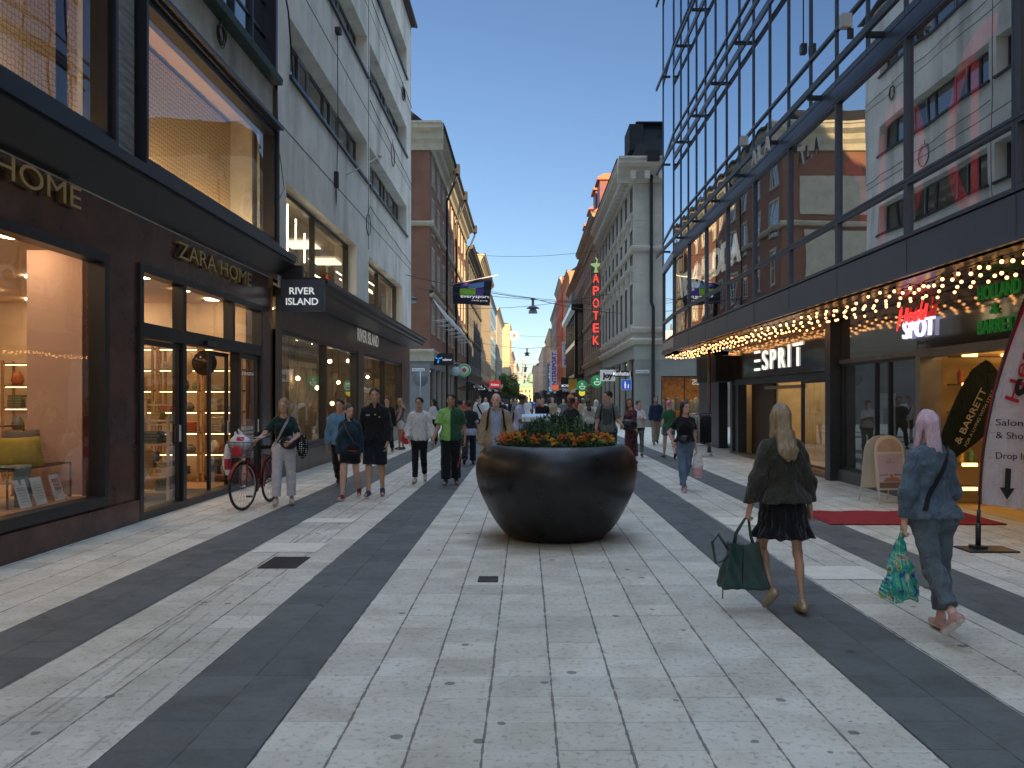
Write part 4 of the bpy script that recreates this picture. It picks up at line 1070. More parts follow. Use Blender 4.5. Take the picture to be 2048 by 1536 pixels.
# lit arcade pillar at the corner
t = thing('pillar', 'slim round steel pillar under the far end of the soffit', 'pillar', (5.62, 25.4, 0))
mb = MB(); mb.tube([(5.62, 25.4, 0), (5.62, 25.4, 3.25)], .055, 12); mb.build('shaft', M('copper_brown_post', (.22, .15, .12), .4, .6), t)
mb = MB(); mb.lathe([(.0, .012), (.12, .012), (.12, 0)], (5.62, 25.4, 0), 14); mb.build('base_plate', DKGREY, t)
# mannequin and posters in the entrance display
def mannequin(x, y, rz, label, topm, botm, z0=.13):
    t = thing('mannequin', label, 'mannequin', (x, y, z0)); 
    mb = MB(); o = Vector((x, y, z0))
    mb.ball(o + Vector((0, 0, 1.62)), (.075, .085, .11), 12); mb.tube([o + Vector((0, 0, 1.42)), o + Vector((0, 0, 1.55))], .045, 8)
    for s_ in (1, -1):
        mb.tube([o + Vector((.0, .17 * s_, 1.38)), o + Vector((.02, .24 * s_, 1.1)), o + Vector((-.05, .25 * s_, .88))], [.045, .038, .028], 8)
        mb.tube([o + Vector((0, .09 * s_, .5)), o + Vector((0, .09 * s_, .05))], [.055, .035], 8)
    mb.build('body', BLACKG, t)
    mb = MB(); mb.tube([o + Vector((0, 0, .82)), o + Vector((0, 0, 1.0)), o + Vector((0, 0, 1.25)), o + Vector((0, 0, 1.42)), o + Vector((0, 0, 1.46))], [.17, .14, .19, .17, .06], 12)
    for s_ in (1, -1): mb.tube([o + Vector((.0, .15 * s_, 1.40)), o + Vector((.02, .23 * s_, 1.1)), o + Vector((-.03, .25 * s_, .95))], [.07, .06, .05], 8)
    mb.build('jacket', topm, t)
    mb = MB()
    for s_ in (1, -1): mb.tube([o + Vector((0, .08 * s_, .9)), o + Vector((0, .09 * s_, .5)), o + Vector((0, .09 * s_, .06))], [.10, .085, .07], 10)
    mb.build('trousers', botm, t)
CAMO = M('printed_green', (.09, .10, .07), .9, 0, .6, 14)
DEN = cloth('mannequin_denim', (.06, .08, .12))
mannequin(XS + .55, 17.55, 0, 'black headed mannequin in a printed jacket and dark jeans in the window', CAMO, DEN)
mannequin(XS + .9, 14.0, 0, 'mannequin in a dark outfit standing behind the display glass', M('mannequin_brown', (.12, .09, .07), .9), DEN, .25)
def poster(fr, u0, u1, v0, v1, d, label, mat, mat2):
    t = thing('poster', label, 'poster', fr.p((u0 + u1) / 2, v0, d))
    mb = MB(fr); mb.box(u0, u1, v0, v1, d, d + .01); mb.build('sheet', mat, t)
    mb = MB(fr); c = (u0 + u1) / 2; ww = u1 - u0
    mb.box(u0 + .08 * ww, u1 - .08 * ww, v0 + .08, v0 + (v1 - v0) * .45, d + .011, d + .014); mb.box(c - ww * .25, c + ww * .2, v0 + (v1 - v0) * .45, v0 + (v1 - v0) * .72, d + .011, d + .014)
    mb.build('print', mat2, t)
poster(SR, 15.35, 16.1, .7, 1.75, -.55, 'pale poster standing in the left display window', M('poster_pale', (.5, .52, .54), .6), M('poster_grey', (.22, .23, .25), .7))
poster(SR, 13.6, 14.3, .5, 1.9, -1.2, 'brownish portrait poster in the right display window', M('poster_brown', (.28, .22, .18), .6), M('poster_dark', (.10, .08, .07), .7))
poster(SR, 18.1, 18.9, .7, 1.9, -1.4, 'tall light poster inside the fashion entrance display', M('poster_blue', (.35, .42, .5), .6), M('poster_grey', (.22, .23, .25), .7))
# ================= farther buildings =================
FRAMEW = M('window_white', (.55, .56, .54), .5, 0, .08)
FRAMED = M('window_dark', (.05, .05, .055), .5, 0, .1)
ROOFB = M('dark_sheet_roof', (.022, .024, .028), .8, 0, .2, 1, spec=.2)
SANDT = M('sand_trim', (.42, .38, .28), .85, 0, .15, 2, .1, 20)
def profile_cornice(mb, fr, u0, u1, z, out, h, mi=0):
    mb.prof(u0, u1, [(0, z - h), (out * .15, z - h), (out * .2, z - h * .75), (out * .45, z - h * .6), (out * .5, z - h * .4), (out * .9, z - h * .25), (out * .92, z - h * .1), (out, z - h * .08), (out, z), (0, z)], mi)
def block(name_label, X, Y0, Y1, H, wallm, side, nwin, floors, base_h=4.2, ww=1.1, wh=1.9, trim=SANDT, winfm=FRAMEW, roof=ROOFB, roof_h=1.4, corn=.6, corn_h=.9,
          nu=2, nv=2, surround=.14, depth_b=12, front=True, basem=None, string=(), far=False, sillm=None, first=None, gm=MIRD, rowh=None, pil=None, endwall=True):
    fr = FL(X) if side < 0 else FRt(X)
    t = thing('building', name_label, 'building', (X + side * 4, (Y0 + Y1) / 2, 0))
    z0 = first if first else base_h + .9
    rh = rowh or (H - corn_h - .5 - z0) / floors
    us = [Y0 + (Y1 - Y0) * (k + .5) / nwin for k in range(nwin)]
    holes = []
    for i in range(floors):
        zz = z0 + rh * i
        h_ = min(wh, rh - .8) * (1 if i < floors - 1 else .9)
        for u in us: holes.append((u - ww / 2, u + ww / 2, zz, zz + h_))
    mb = MB(fr); mb.wall(Y0, Y1, base_h, H, holes, 0, .07)
    x2 = X + side * depth_b
    mb.poly([(X, Y0, base_h), (x2, Y0, base_h), (x2, Y0, H), (X, Y0, H)]); mb.poly([(X, Y1, base_h), (x2, Y1, base_h), (x2, Y1, H), (X, Y1, H)])
    mb.box(Y0 + .2, Y1 - .2, 0, H - .05, -depth_b, -depth_b + .3)
    mb.box(Y0 + .05, Y1 - .05, base_h, H - .06, -1.2, -1.0)
    mb.build('wall', wallm, t)
    for (a, b, c, e) in holes:
        window(t, fr, a, b, c, e, -.055, winfm, gm, nu, nv, .07, .05, .04, surround=None if far or not surround else (surround, trim))
    # cornice, string courses
    mb = MB(fr); profile_cornice(mb, fr, Y0 - .0, Y1, H, corn, corn_h)
    for z in string: mb.prof(Y0, Y1, [(0, z - .15), (.14, z - .1), (.2, z + .05), (.2, z + .14), (0, z + .2)])
    mb.prof(Y0, Y1, [(0, base_h - .25), (.15, base_h - .2), (.28, base_h), (.28, base_h + .1), (0, base_h + .16)])
    if sillm:
        for (a, b, c, e) in holes: mb.box(a - .1, b + .1, c - .12, c - .0, 0, .07)
    if pil:
        for k in range(nwin + 1):
            u = Y0 + (Y1 - Y0) * k / nwin; mb.box(max(Y0, u - pil / 2), min(Y1, u + pil / 2), base_h + .2, H - corn_h, .0, .06)
    mb.build('cornice', trim, t)
    # roof
    s_ = side
    mb = MB(); a = X + s_ * .1; b = X + s_ * (2.2 if roof_h > 1.2 else 1.2)
    mb.hexa([(a, Y0, H + .01), (x2, Y0, H + .01), (x2, Y1, H + .01), (a, Y1, H + .01), (b, Y0 + .0, H + roof_h), (x2, Y0, H + roof_h), (x2, Y1, H + roof_h), (b, Y1, H + roof_h)])
    mb.box(Y0, Y1, H + .01, H + .12, corn - .12, corn + .03, fr=fr)
    mb.build('roof', roof, t)
    # base
    bm2 = basem or DKGREY
    mb = MB(fr); hs = []; n_ = max(2, int((Y1 - Y0) / 3.4)); dy = (Y1 - Y0) / n_
    for k in range(n_): hs.append((Y0 + dy * k + .35, Y0 + dy * (k + 1) - .35, .4, base_h - 1.0))
    mb.wall(Y0, Y1, 0, base_h - .25, hs, -.02, .3)
    if endwall: mb.poly([(X, Y0, 0), (x2, Y0, 0), (x2, Y0, base_h), (X, Y0, base_h)])
    mb.build('shopfront_wall', bm2, t)
    for k, (a, b, c, e) in enumerate(hs):
        window(t, fr, a, b, c, e, -.3, BLACKM, SHOPG if not far else MIRD, 2, 1, .08, .06, .06, name='shop_window')
    if not far:
        mb = MB(); xi = X + s_ * .36; xo = X + s_ * 3
        floorbox(mb, min(xi, xo), max(xi, xo), Y0 + (.1 if endwall else 3.8), Y1 - .1, .01, base_h - .6, skip='e' if side < 0 else 'w')
        mb.build('shop_room', M('far_shop_wall', (.40, .34, .26), .8, 0, .2, 2), t)
        mb = MB(); mb.wbox(min(xi, xo) + .8, max(xi, xo) - .8, Y0 + 1, Y1 - 1, base_h - .68, base_h - .64); mb.build('shop_light', E('far_shop_light', (1, .82, .6), 1.6), t)
    return t, fr
# --- brown plaster building on the left
XP = -6.0
BROWN = M('brown_plaster', (.21, .098, .060), .9, 0, .14, 1.0, .1, 25, dirt=.15)
tP, FP = block('reddish brown plaster building with cream cornice, left beyond the side street', XP, 52.0, 83.4, 18.8, BROWN, -1, 9, 4, base_h=4.6, ww=1.15, wh=2.15, trim=SANDT, roof_h=.9, corn=.85, corn_h=1.6, surround=.16, basem=M('grey_shop_base', (.20, .205, .205), .6, 0, .1), string=(12.6, 8.2), first=5.9, rowh=3.15, sillm=True)
mb = MB(FF(52.0)); profile_cornice(mb, None, -18, XP + .85, 18.8, .85, 1.6)
mb.prof(-18, XP + .28, [(0, 12.45), (.14, 12.5), (.2, 12.65), (.2, 12.74), (0, 12.8)]); mb.prof(-18, XP + .28, [(0, 4.0), (.1, 4.0), (.15, 4.4), (.28, 4.6), (.28, 4.7), (0, 4.76)])
mb.box(-18, XP - 1.15, 13.2, 15.6, 0, .04); mb.box(-18, -7.35, 4.8, 8.8, 0, .04); mb.box(-18, -7.35, 9.2, 12.2, 0, .04)
mb.build('front_cornice', SANDT, tP)
mb = MB(); mb.tube([(XP + .9, 52, 18.7), (XP + .9, 83.4, 18.7)], .08, 6)
for y in (61.3, 69.4, 83.0):
    mb.tube([(XP + .95, y + .2, 18.6), (XP + .9, y, 17.9), (XP + .22, y - .2, 16.2), (XP + .22, y - .2, .2)], .09, 8)
    mb.wbox(XP + .7, XP + 1.15, y - .3, y + .3, 18.2, 18.9)
mb.build('downpipe', BLACKM, tP)
# half open shutters on the second row
for k in range(7):
    mb = MB(); y = 53.6 + 3.45 * k
    for dy in (-.55, .55):
        mb.tube([(XP + .02, y + dy, 8.1), (XP + .95, y + dy * .9, 6.7)], .035, 5); mb.tube([(XP + .02, y + dy, 6.6), (XP + .95, y + dy * .9, 6.7)], .02, 5)
    mb.tube([(XP + .95, y - .5, 6.7), (XP + .95, y + .5, 6.7)], .03, 5); mb.build('awning_arm', WHITEM, tP)
# --- dark ornate building
DST = M('dark_stone', (.13, .125, .115), .85, 0, .3, 1.5, .4, 6)
block('dark grey stone building with tall pilasters, beyond the brown plaster building', XP, 83.4, 111, 17.0, DST, -1, 10, 4, base_h=4.4, ww=1.2, wh=2.2, trim=DST, winfm=FRAMED, surround=.12, string=(8, 12), pil=.5, basem=DKGREY, corn=.8)
BEI = M('beige_plaster', (.44, .36, .25), .9, 0, .1, 1)
block('pale beige plaster building on the left, beyond the dark stone one', XP, 111, 143, 21.0, BEI, -1, 9, 5, trim=BEI, surround=0, corn=.6, winfm=FRAMED, far=True)
block('building faced in dark green glass on the left', XP - .1, 143, 172, 19.5, M('green_glass_cladding', (.02, .06, .05), .15, .2, .1), -1, 8, 5, winfm=FRAMED, trim=DKGREY, ww=2.6, wh=2.5, nu=1, nv=1, surround=0, corn=.25, far=True, roof_h=.5)
PALE = M('pale_stone', (.48, .45, .39), .85, 0, .1, 1)
block('white stone building on the left, just before the tall beige tower', XP, 172, 215, 20.5, PALE, -1, 10, 5, winfm=FRAMED, trim=PALE, surround=0, far=True)
tT, _ = block('tall plain beige tower block facing down the street on the left', XP + 1.6, 232, 262, 22.5, M('tower_beige', (.50, .40, .26), .9, 0, .06), -1, 6, 6, winfm=FRAMED, trim=BEI, surround=0, corn=.2, far=True, roof_h=.3)
block('pinkish far building on the left beyond the tower', XP + 1.4, 266, 330, 17, M('far_pink', (.50, .33, .26), .9, 0, .06), -1, 10, 4, trim=PALE, surround=0, far=True)
block('far cream building at the left end of the street', XP + 2.2, 335, 420, 16, PALE, -1, 10, 4, trim=PALE, surround=0, far=True)
t = thing('rooftop_sign', 'white cube shaped sign on the corner of the beige tower', 'sign', (-3.3, 236, 18))
mb = MB(); mb.wbox(-4.3, -1.9, 236, 237, 18.3, 20.8); mb.build('box', M('sign_white_plain', (.8, .76, .7), .6), t)
mb = MB(); mb.wbox(-4.35, -4.2, 235.9, 236.4, 17.6, 18.3); mb.wbox(-3.6, -2.8, 235.95, 235.99, 19.1, 20.0); mb.build('emblem', M('sign_red_plain', (.55, .15, .12), .6), t)
# --- right side: white ornate corner building (front face towards the camera at Y=48)
XW = 6.3
WST = M('white_grey_stone', (.50, .46, .38), .85, 0, .12, 1.2, .2, 20, dirt=.12)
tW, FW = block('ornate pale stone corner building with dark mansard roof, right beyond the side street', XW, 48.0, 68.4, 15.4, WST, 1, 8, 3, base_h=5.0, ww=1.45, wh=2.5, trim=WST, winfm=FRAMED, corn=1.0, corn_h=1.3, surround=.2, string=(10.3, 5.6), first=6.0, rowh=3.2, roof_h=2.4, depth_b=14, basem=M('green_grey_base', (.26, .27, .24), .6, 0, .08), sillm=True, pil=.28, endwall=False)
for k in range(8):
    u = 48 + 20.4 * (k + .5) / 8
    for z, dd in ((9.0, .28), (12.1, .22)):
        mb = MB(FW)
        mb.prof(u - .95, u + .95, [(0, z - .02), (dd * .7, z + .05), (dd, z + .2), (dd, z + .3), (0, z + .45)])
        for s_ in (-.8, .8): mb.box(u + s_ - .09, u + s_ + .09, z - .5, z - .0, 0, dd * .6)
        mb.build('window_hood', WST, tW)
u = 48.2
while u < 68.2: mb = MB(FW); mb.box(u, u + .2, 14.25, 14.6, .0, .7); mb.build('cornice_bracket', WST, tW); u += .62
mb = MB(FF(48.0))
XWe = XW + 14
profile_cornice(mb, None, XW - 1.0, XWe, 15.4, 1.0, 1.3)
for z in (10.3, 5.6): mb.prof(XW - .2, XWe, [(0, z - .15), (.14, z - .1), (.2, z + .05), (.2, z + .14), (0, z + .2)])
x = XW - .3
while x < XWe: mb.box(x, x + .28, 14.2, 14.65, 0, .75); x += .8
# side face: rusticated corner + window with hood
for z in [5.9 + .42 * k for k in range(10)] + [10.7 + .42 * k for k in range(8)]: mb.box(XW + .0, XW + 1.95, z, z + .03, -.01, .012)
for z in (6.0, 9.2):
    mb.box(XW + 2.3, XW + 2.55, z - .1, z + 2.3, 0, .25); mb.prof(XW + 2.2, XW + 4.2, [(0, z + 2.3), (.3, z + 2.4), (.45, z + 2.55), (.45, z + 2.65), (0, z + 2.9)])
mb.prof(XW + 2.2, XW + 4.2, [(0, 13.2), (.3, 13.3), (.4, 13.5), (0, 13.7)])
mb.prof(XW - .28, XWe, [(0, 4.75), (.15, 4.8), (.28, 5.0), (.28, 5.1), (0, 5.16)])
mb.build('side_cornice', WST, tW)
for z in (6.2, 9.4, 11.4): window(tW, FF(48.0), XW + 2.6, XW + 3.8, z, z + 2.0, .01, FRAMED, MIRD, 2, 2)
# warm strip + shop window with reversed lettering on the side face
mb = MB(FF(48.0)); mb.box(XW - .02, XWe, 3.9, 4.75, 0, .05); mb.build('sign_board', M('stone_green', (.34, .34, .28), .7, 0, .1), tW)
mb = MB(FF(48.0)); mb.wall(XW + 0, XWe, 0, 3.9, [(XW + 1.55, XW + 5.2, .35, 2.95)], .03, .4); mb.build('side_base', M('green_grey_base', (.26, .27, .24)), tW)
mb = MB(); mb.wbox(XW + 1.5, XW + 5.3, 48.1, 48.2, 0, 3.3)
f = bigwindow(tW, FF(48.0), XW + 1.55, XW + 5.2, .35, 2.95, -.15, BLACKM, SHOPG, (XW + 2.9, XW + 4.2), .06, .08)
mb = MB(); floorbox(mb, XW + .4, XW + 6.25, 48.0, 51.5, .02, 3.1, skip='s'); mb.build('shop_room', M('amber_room', (.45, .28, .13), .8, 0, .5, 4), tW)
mb = MB(); mb.wbox(XW + 1.8, XW + 5.0, 48.8, 49.4, 3.0, 3.05); mb.build('shop_light', E('amber_light', (1, .62, .26), 3.5), tW)
mb = MB(); add_text(mb, 'JONES', (XW + 4.9, 47.9, 2.45), (-1, 0, 0), (0, 0, 1), .32, 1.6, -.02, .02); add_text(mb, 'JACK &', (XW + 6.6, 47.9, 2.45), (-1, 0, 0), (0, 0, 1), .32, 1.5, -.02, .02)
mb.build('reversed_lettering', M('pale_print', (.45, .4, .33), .6, emit=(.8, .7, .5), es=.15), tW)
r_ = random.Random(4)
for k in range(12):
    x = XW + 1.8 + .28 * k; mb = MB(); h = r_.uniform(.7, 1.1); z = r_.choice((1.15, 1.3))
    mb.tube([(x, 49.0, z - h * .5), (x, 49.0, z), (x, 49.0, z + .35), (x, 49.0, z + .42)], [.13, .12, .13, .03], 8)
    tag(mb.build('hanging_garment', TEX[k % 8]), '%s garment hanging in the amber lit corner shop window' % TEXN[k % 8], 'garment', '%s garments in the corner shop window' % TEXN[k % 8])
# downpipe
mb = MB(); mb.tube([(XW + .95, 47.6, 15.2), (XW + .95, 47.85, 14.2), (XW + .95, 47.85, 7.2), (XW + 1.05, 47.75, 6.9), (XW + 1.05, 47.8, .1)], .10, 8)
mb.wbox(XW + .6, XW + 1.3, 46.95, 47.5, 15.1, 15.7); mb.build('downpipe', BLACKM, tW)
# mansard dormers and corner roof block
mb = MB()
mb.hexa([(XW - .2, 47.6, 15.42), (XWe, 47.6, 15.42), (XWe, 60, 15.42), (XW - .2, 60, 15.42), (XW + .5, 48.3, 17.6), (XWe, 48.3, 17.6), (XWe, 60, 17.6), (XW + .5, 60, 17.6)])
mb.wbox(XW + .1, XWe, 48.0, 53, 17.6, 17.68); mb.wbox(XW - .3, XW + .5, 47.9, 50.3, 16.0, 17.5)
mb.wbox(XW - .2, XW + .8, 55, 57.5, 16.0, 17.3); mb.wbox(XW - .3, XW + .9, 54.9, 57.6, 17.3, 17.45); mb.wbox(XW - .2, XW + .8, 62, 64.5, 15.5, 17.0)
mb.build('mansard', ROOFB, tW)
# --- brick building with pharmacy sign
BRK = M('red_brown_brick', (.24, .13, .09), .9, 0, .2, 2, .2, 30)
tB, FB = block('red brown brick building with dark red mansard and orange dormers', XW, 68.4, 89.4, 17.0, BRK, 1, 9, 4, base_h=5.0, ww=1.0, wh=2.2, trim=M('brown_trim', (.30, .22, .15), .85, 0, .1), winfm=FRAMED, corn=.9, corn_h=1.2, surround=.16, string=(8.8, 12.4), pil=.4, roof_h=3.0, roof=M('dark_red_roof', (.16, .04, .045), .5, .2, .2, 1), basem=M('brown_grey_base', (.17, .15, .12), .6))
ORR = M('orange_roof_sheet', (.55, .13, .05), .5, .1, .1)
for y0, z in ((69.3, 20.4), (73.5, 20.6), (79.0, 20.0), (85, 19.8)):
    mb = MB(); mb.wbox(XW - .1, XW + 2.2, y0, y0 + 2.4, 17.05, z - .5); mb.build('dormer', M('dark_red_roof', (.16, .04, .045)), tB)
for y0, z in ((69.3, 20.4), (73.5, 20.6), (79.0, 20.0), (85, 19.8)):
    mb = MB(); mb.prof(y0 - .2, y0 + 2.6, [(-2.3, z - .5), (.3, z - .5), (.3, z - .3), (-.3, z), (-2.3, z)], fr=FB); mb.build('dormer_roof', ORR, tB)
mb = MB(); mb.prism([(XW - .7, 68.6, 17.1), (XW + 1.2, 68.6, 17.1), (XW + 1.2, 68.6, 18.7)], (0, .9, 0))
mb.build('dormer_roof', ORR, tB)
# chimneys (cast the jagged shadow across the street)
for k, (x, y, hh) in enumerate(((XW + 3, 66.5, 20.2), (XW + 3.5, 72, 21.3), (XW + 4, 80, 21.6), (XW + 3, 88.5, 20.6), (XW + 5, 58.5, 19.6))):
    mb = MB(); mb.wbox(x, x + 1.3, y, y + .9, 15.5, hh); mb.wbox(x - .08, x + 1.38, y - .08, y + .98, hh, hh + .15); mb.build('chimney', BRK, tB)
# --- black bay building
tK, FK = block('brown building with a black glazed bay and heavy projecting canopy', XW, 89.4, 119, 16.5, BRK, 1, 10, 4, base_h=4.6, ww=1.2, wh=2.2, winfm=FRAMED, trim=BRK, corn=.5, surround=.1, far=False)
mb = MB(FK); mb.box(90.5, 112, 3.9, 4.3, 0, 1.0); mb.box(90.0, 112.5, 11.3, 11.9, 0, 1.35); mb.prof(90.0, 112.5, [(0, 11.0), (.9, 11.1), (1.3, 11.3), (0, 11.3)])
k = 0
while 90.6 + 2.4 * k < 112: mb.box(90.6 + 2.4 * k, 90.8 + 2.4 * k, 4.3, 11.1, .6, .95); k += 1
mb.box(90.6, 112, 7.5, 8.0, .6, .94); mb.build('bay_frame', BLACKG, tK)
mb = MB(FK); mb.quadf(90.6, 112, 4.3, 11.1, .7); mb.quadf(90.6, 90.6, 4.3, 11.1, 0); mb.poly([FK.p(90.6, 4.3, 0), FK.p(90.6, 4.3, .7), FK.p(90.6, 11.1, .7), FK.p(90.6, 11.1, 0)]); mb.build('bay_glass', G('bay_glass', .4, body=(.02, .02, .022)), tK)
t = thing('balcony_box', 'white lettering and a pale green box above the black bay canopy', 'sign', (XW - .8, 93, 12))
mb = MB(FK); mb.box(92, 104, 12.0, 13.4, .8, 1.2); mb.build('box', M('pale_teal', (.18, .22, .20), .6), t)
block('peach coloured plaster building on the right', XW, 119, 139, 20, M('peach_plaster', (.46, .24, .13), .9, 0, .1), 1, 6, 5, trim=M('peach_plaster', (1, 1, 1)), surround=0, winfm=FRAMED, far=True, corn=.4)
block('bright orange red plaster building on the right', XW - .25, 139, 163, 22, M('orange_plaster', (.58, .12, .05), .9, 0, .08), 1, 7, 5, trim=PALE, surround=0, winfm=FRAMED, far=True, corn=.4)
GRY = M('grey_plaster', (.27, .26, .24), .9, 0, .1)
block('grey plaster building on the right, beyond the orange one', XW, 163, 200, 20.5, GRY, 1, 10, 5, trim=GRY, surround=0, winfm=FRAMED, far=True, corn=.4)
block('ochre and grey building far on the right', XW - .2, 200, 250, 18.5, M('ochre_plaster', (.38, .28, .16), .9, 0, .1), 1, 10, 5, trim=PALE, surround=0, winfm=FRAMED, far=True, corn=.4)
block('white modern building far on the right', XW - 1.0, 250, 330, 17, PALE, 1, 10, 5, trim=PALE, surround=0, winfm=FRAMED, far=True, corn=.2)
block('cream building with a brown corner far on the right', XW - 2.6, 335, 430, 15, M('far_cream', (.50, .42, .30), .9, 0, .06), 1, 10, 4, trim=PALE, surround=0, far=True)
# low wing down the side street behind the white corner building, and behind the brown building: nothing else in view
# palace at the end of the street with a green roof and spires
t = thing('palace', 'distant yellow building with green roof closing the end of the street', 'building', (0, 560, 0))
mb = MB(); mb.wbox(-14, 14, 560, 575, 0, 9.5); mb.build('wall', M('palace_yellow', (.62, .48, .24), .9, 0, .08, .3), t)
mb = MB(); mb.prism([(-14.5, 559, 9.5), (14.5, 559, 9.5), (11, 565, 13.5), (-11, 565, 13.5)], (0, 10, 0)); mb.lathe([(4.2, 13), (4, 15), (3, 17.5), (1.4, 19), (0, 19.6)], (5, 566, 0), 16); mb.build('roof', M('copper_roof', (.24, .34, .22), .7, 0, .1, .3), t)
for i in range(6):
    for z in (2.2, 5.6):
        mb = MB(FF(560)); x = -5.5 + 2.6 * i; mb.box(x, x + 1.1, z, z + 2.0, 0, .06); mb.build('window', FRAMED, t)
for k, (x, y, h) in enumerate(((-1.6, 620, 34), (-4.5, 640, 27))):
    t = thing('church_spire', ('slender distant church spire at the end of the street', 'smaller hazy spire left of the slender one')[k], 'church', (x, y, 0))
    mb = MB(); mb.wbox(x - 1.4, x + 1.4, y - 1.4, y + 1.4, 0, h * .55); mb.build('tower', M('spire_stone', (.45, .33, .26), .9), t)
    mb = MB(); mb.lathe([(1.9, h * .55), (1.0, h * .68), (.5, h * .85), (0, h)], (x, y, 0), 8); mb.build('spire', M('spire_roof', (.30, .30, .27), .8), t)
# tree on the left, far
def leafmat(name, c):
    m = M(name, c, .6, 0, .45, .8, spec=.3); return m
def tree(x, y, h, r, n, label, seed=1, size=.22):
    t = thing('tree', label, 'tree', (x, y, 0)); rr = random.Random(seed)
    mb = MB(); mb.tube([(x, y, 0), (x + .1, y, h * .35), (x, y + .1, h * .6)], [.16, .12, .07], 8)
    for k in range(6):
        a = k * 1.05; mb.tube([(x + .05, y, h * (.32 + .04 * k)), (x + math.cos(a) * r * .6, y + math.sin(a) * r * .6, h * (.5 + .06 * k))], [.06, .025], 5)
    mb.build('trunk', M('bark', (.10, .075, .055), .9, 0, .3, 10), t)
    mb = MB(); cl = [(x + rr.uniform(-r, r) * .6, y + rr.uniform(-r, r) * .6, h * rr.uniform(.35, .88), r * rr.uniform(.35, .6)) for _ in range(14)]
    for k in range(n):
        cx, cy, cz, cr = rr.choice(cl); d = Vector((rr.gauss(0, 1), rr.gauss(0, 1), rr.gauss(0, 1))).normalized() * cr * rr.uniform(.5, 1.05)
        p = Vector((cx, cy, cz)) + d; a = Vector((rr.gauss(0, 1), rr.gauss(0, 1), rr.gauss(0, 1))).normalized(); b = a.orthogonal().normalized()
        s_ = size * rr.uniform(.6, 1.3); mb.poly([p - a * s_, p + b * s_ * .5, p + a * s_, p - b * s_ * .5])
    mb.build('crown', leafmat('leaf_green', (.10, .17, .05)), t)
tree(-2.9, 150, 6.4, 2.0, 2600, 'leafy green street tree far down the left side')
tree(-3.3, 172, 6.0, 1.8, 1500, 'smaller green tree right behind the first far tree', 3)
# ================= signs, lamps, wires =================
def box_sign(name, label, x0, x1, y, z0, z1, th, pm, texts, tm, cat='sign', bracket=None):
    t = thing(name, label, cat, ((x0 + x1) / 2, y, z0))
    mb = MB(); mb.wbox(x0, x1, y, y + th, z0, z1); mb.build('panel', pm, t, bevel=.01)
    if texts:
        mb = MB()
        for s_, ux, uz, h, wd, bold in texts: add_text(mb, s_, (x0 + ux, y - .004, z0 + uz), (1, 0, 0), (0, 0, 1), h, wd, .01, bold)
        mb.build('lettering', tm, t)
    if bracket:
        mb = MB(); mb.tube([(bracket, y + th / 2, z1 + .12), (x1, y + th / 2, z1 + .12)] if bracket < x0 else [(x0, y + th / 2, z1 + .12), (bracket, y + th / 2, z1 + .12)], .03, 6)
        for x in (x0 + .1, x1 - .1): mb.tube([(x, y + th / 2, z1), (x, y + th / 2, z1 + .12)], .02, 5)
        mb.build('bracket', BLACKM, t)
    return t
TW = M('sign_text_white', (.8, .8, .8), .5, emit=(1, 1, 1), es=.2)
# flag
t = thing('flag', 'dark banner flag with green, purple and blue blocks reading everysport', 'flag', (XP, 66.5, 10.8))
P0 = Vector((-5.95, 68, 11.0)); P1 = Vector((-2.35, 68, 11.75))
mb = MB(); mb.tube([P0, P1], .04, 6); mb.ball(P1, .08, 8); mb.build('pole', WHITEM, t)
mb = MB(); nx, nz = 16, 8; idx = {}
A, B = P0.lerp(P1, .0) , P0.lerp(P1, .90)
def flagpt(u, v, off=0):
    top = A.lerp(B, u); low = Vector((A.x + (B.x - A.x) * (u * .93), A.y, 9.42 - .16 * u))
    p = top.lerp(low, v); p.y += .10 * math.sin(u * 7 + v * 2) * (.3 + v) + off; return p
for i in range(nx + 1):
    for j in range(nz + 1): idx[(i, j)] = mb.pt(flagpt(i / nx, j / nz))
for i in range(nx):
    for j in range(nz): mb.face((idx[(i, j)], idx[(i + 1, j)], idx[(i + 1, j + 1)], idx[(i, j + 1)]), 0, True)
mb.build('cloth', cloth('flag_dark', (.035, .035, .05)), t)
def patch(u0, u1, v0, v1, col, nm):
    mb = MB(); n_ = 5
    for i in range(n_):
        a, b = u0 + (u1 - u0) * i / n_, u0 + (u1 - u0) * (i + 1) / n_
        mb.poly([flagpt(a, v0, -.02), flagpt(b, v0, -.02), flagpt(b, v1, -.02), flagpt(a, v1, -.02)])
    mb.build('emblem', M(nm, col, .8), t)
patch(.20, .38, .06, .22, (.10, .06, .38), 'flag_violet'); patch(.40, .80, .14, .34, (.16, .30, .62), 'flag_blue')
patch(.18, .60, .28, .62, (.30, .62, .06), 'flag_green'); patch(.62, .80, .38, .66, (.12, .06, .36), 'flag_violet2')
mb = MB(); add_text(mb, 'everysport', (-5.3, 67.82, 9.9), (1, 0, -.02), (.0, 0, 1), .26, 2.35, .01, .01); add_text(mb, 'media group', (-4.4, 67.78, 9.62), (1, 0, -.03), (0, 0, 1), .12, 1.3, .01); mb.build('lettering', TW, t)
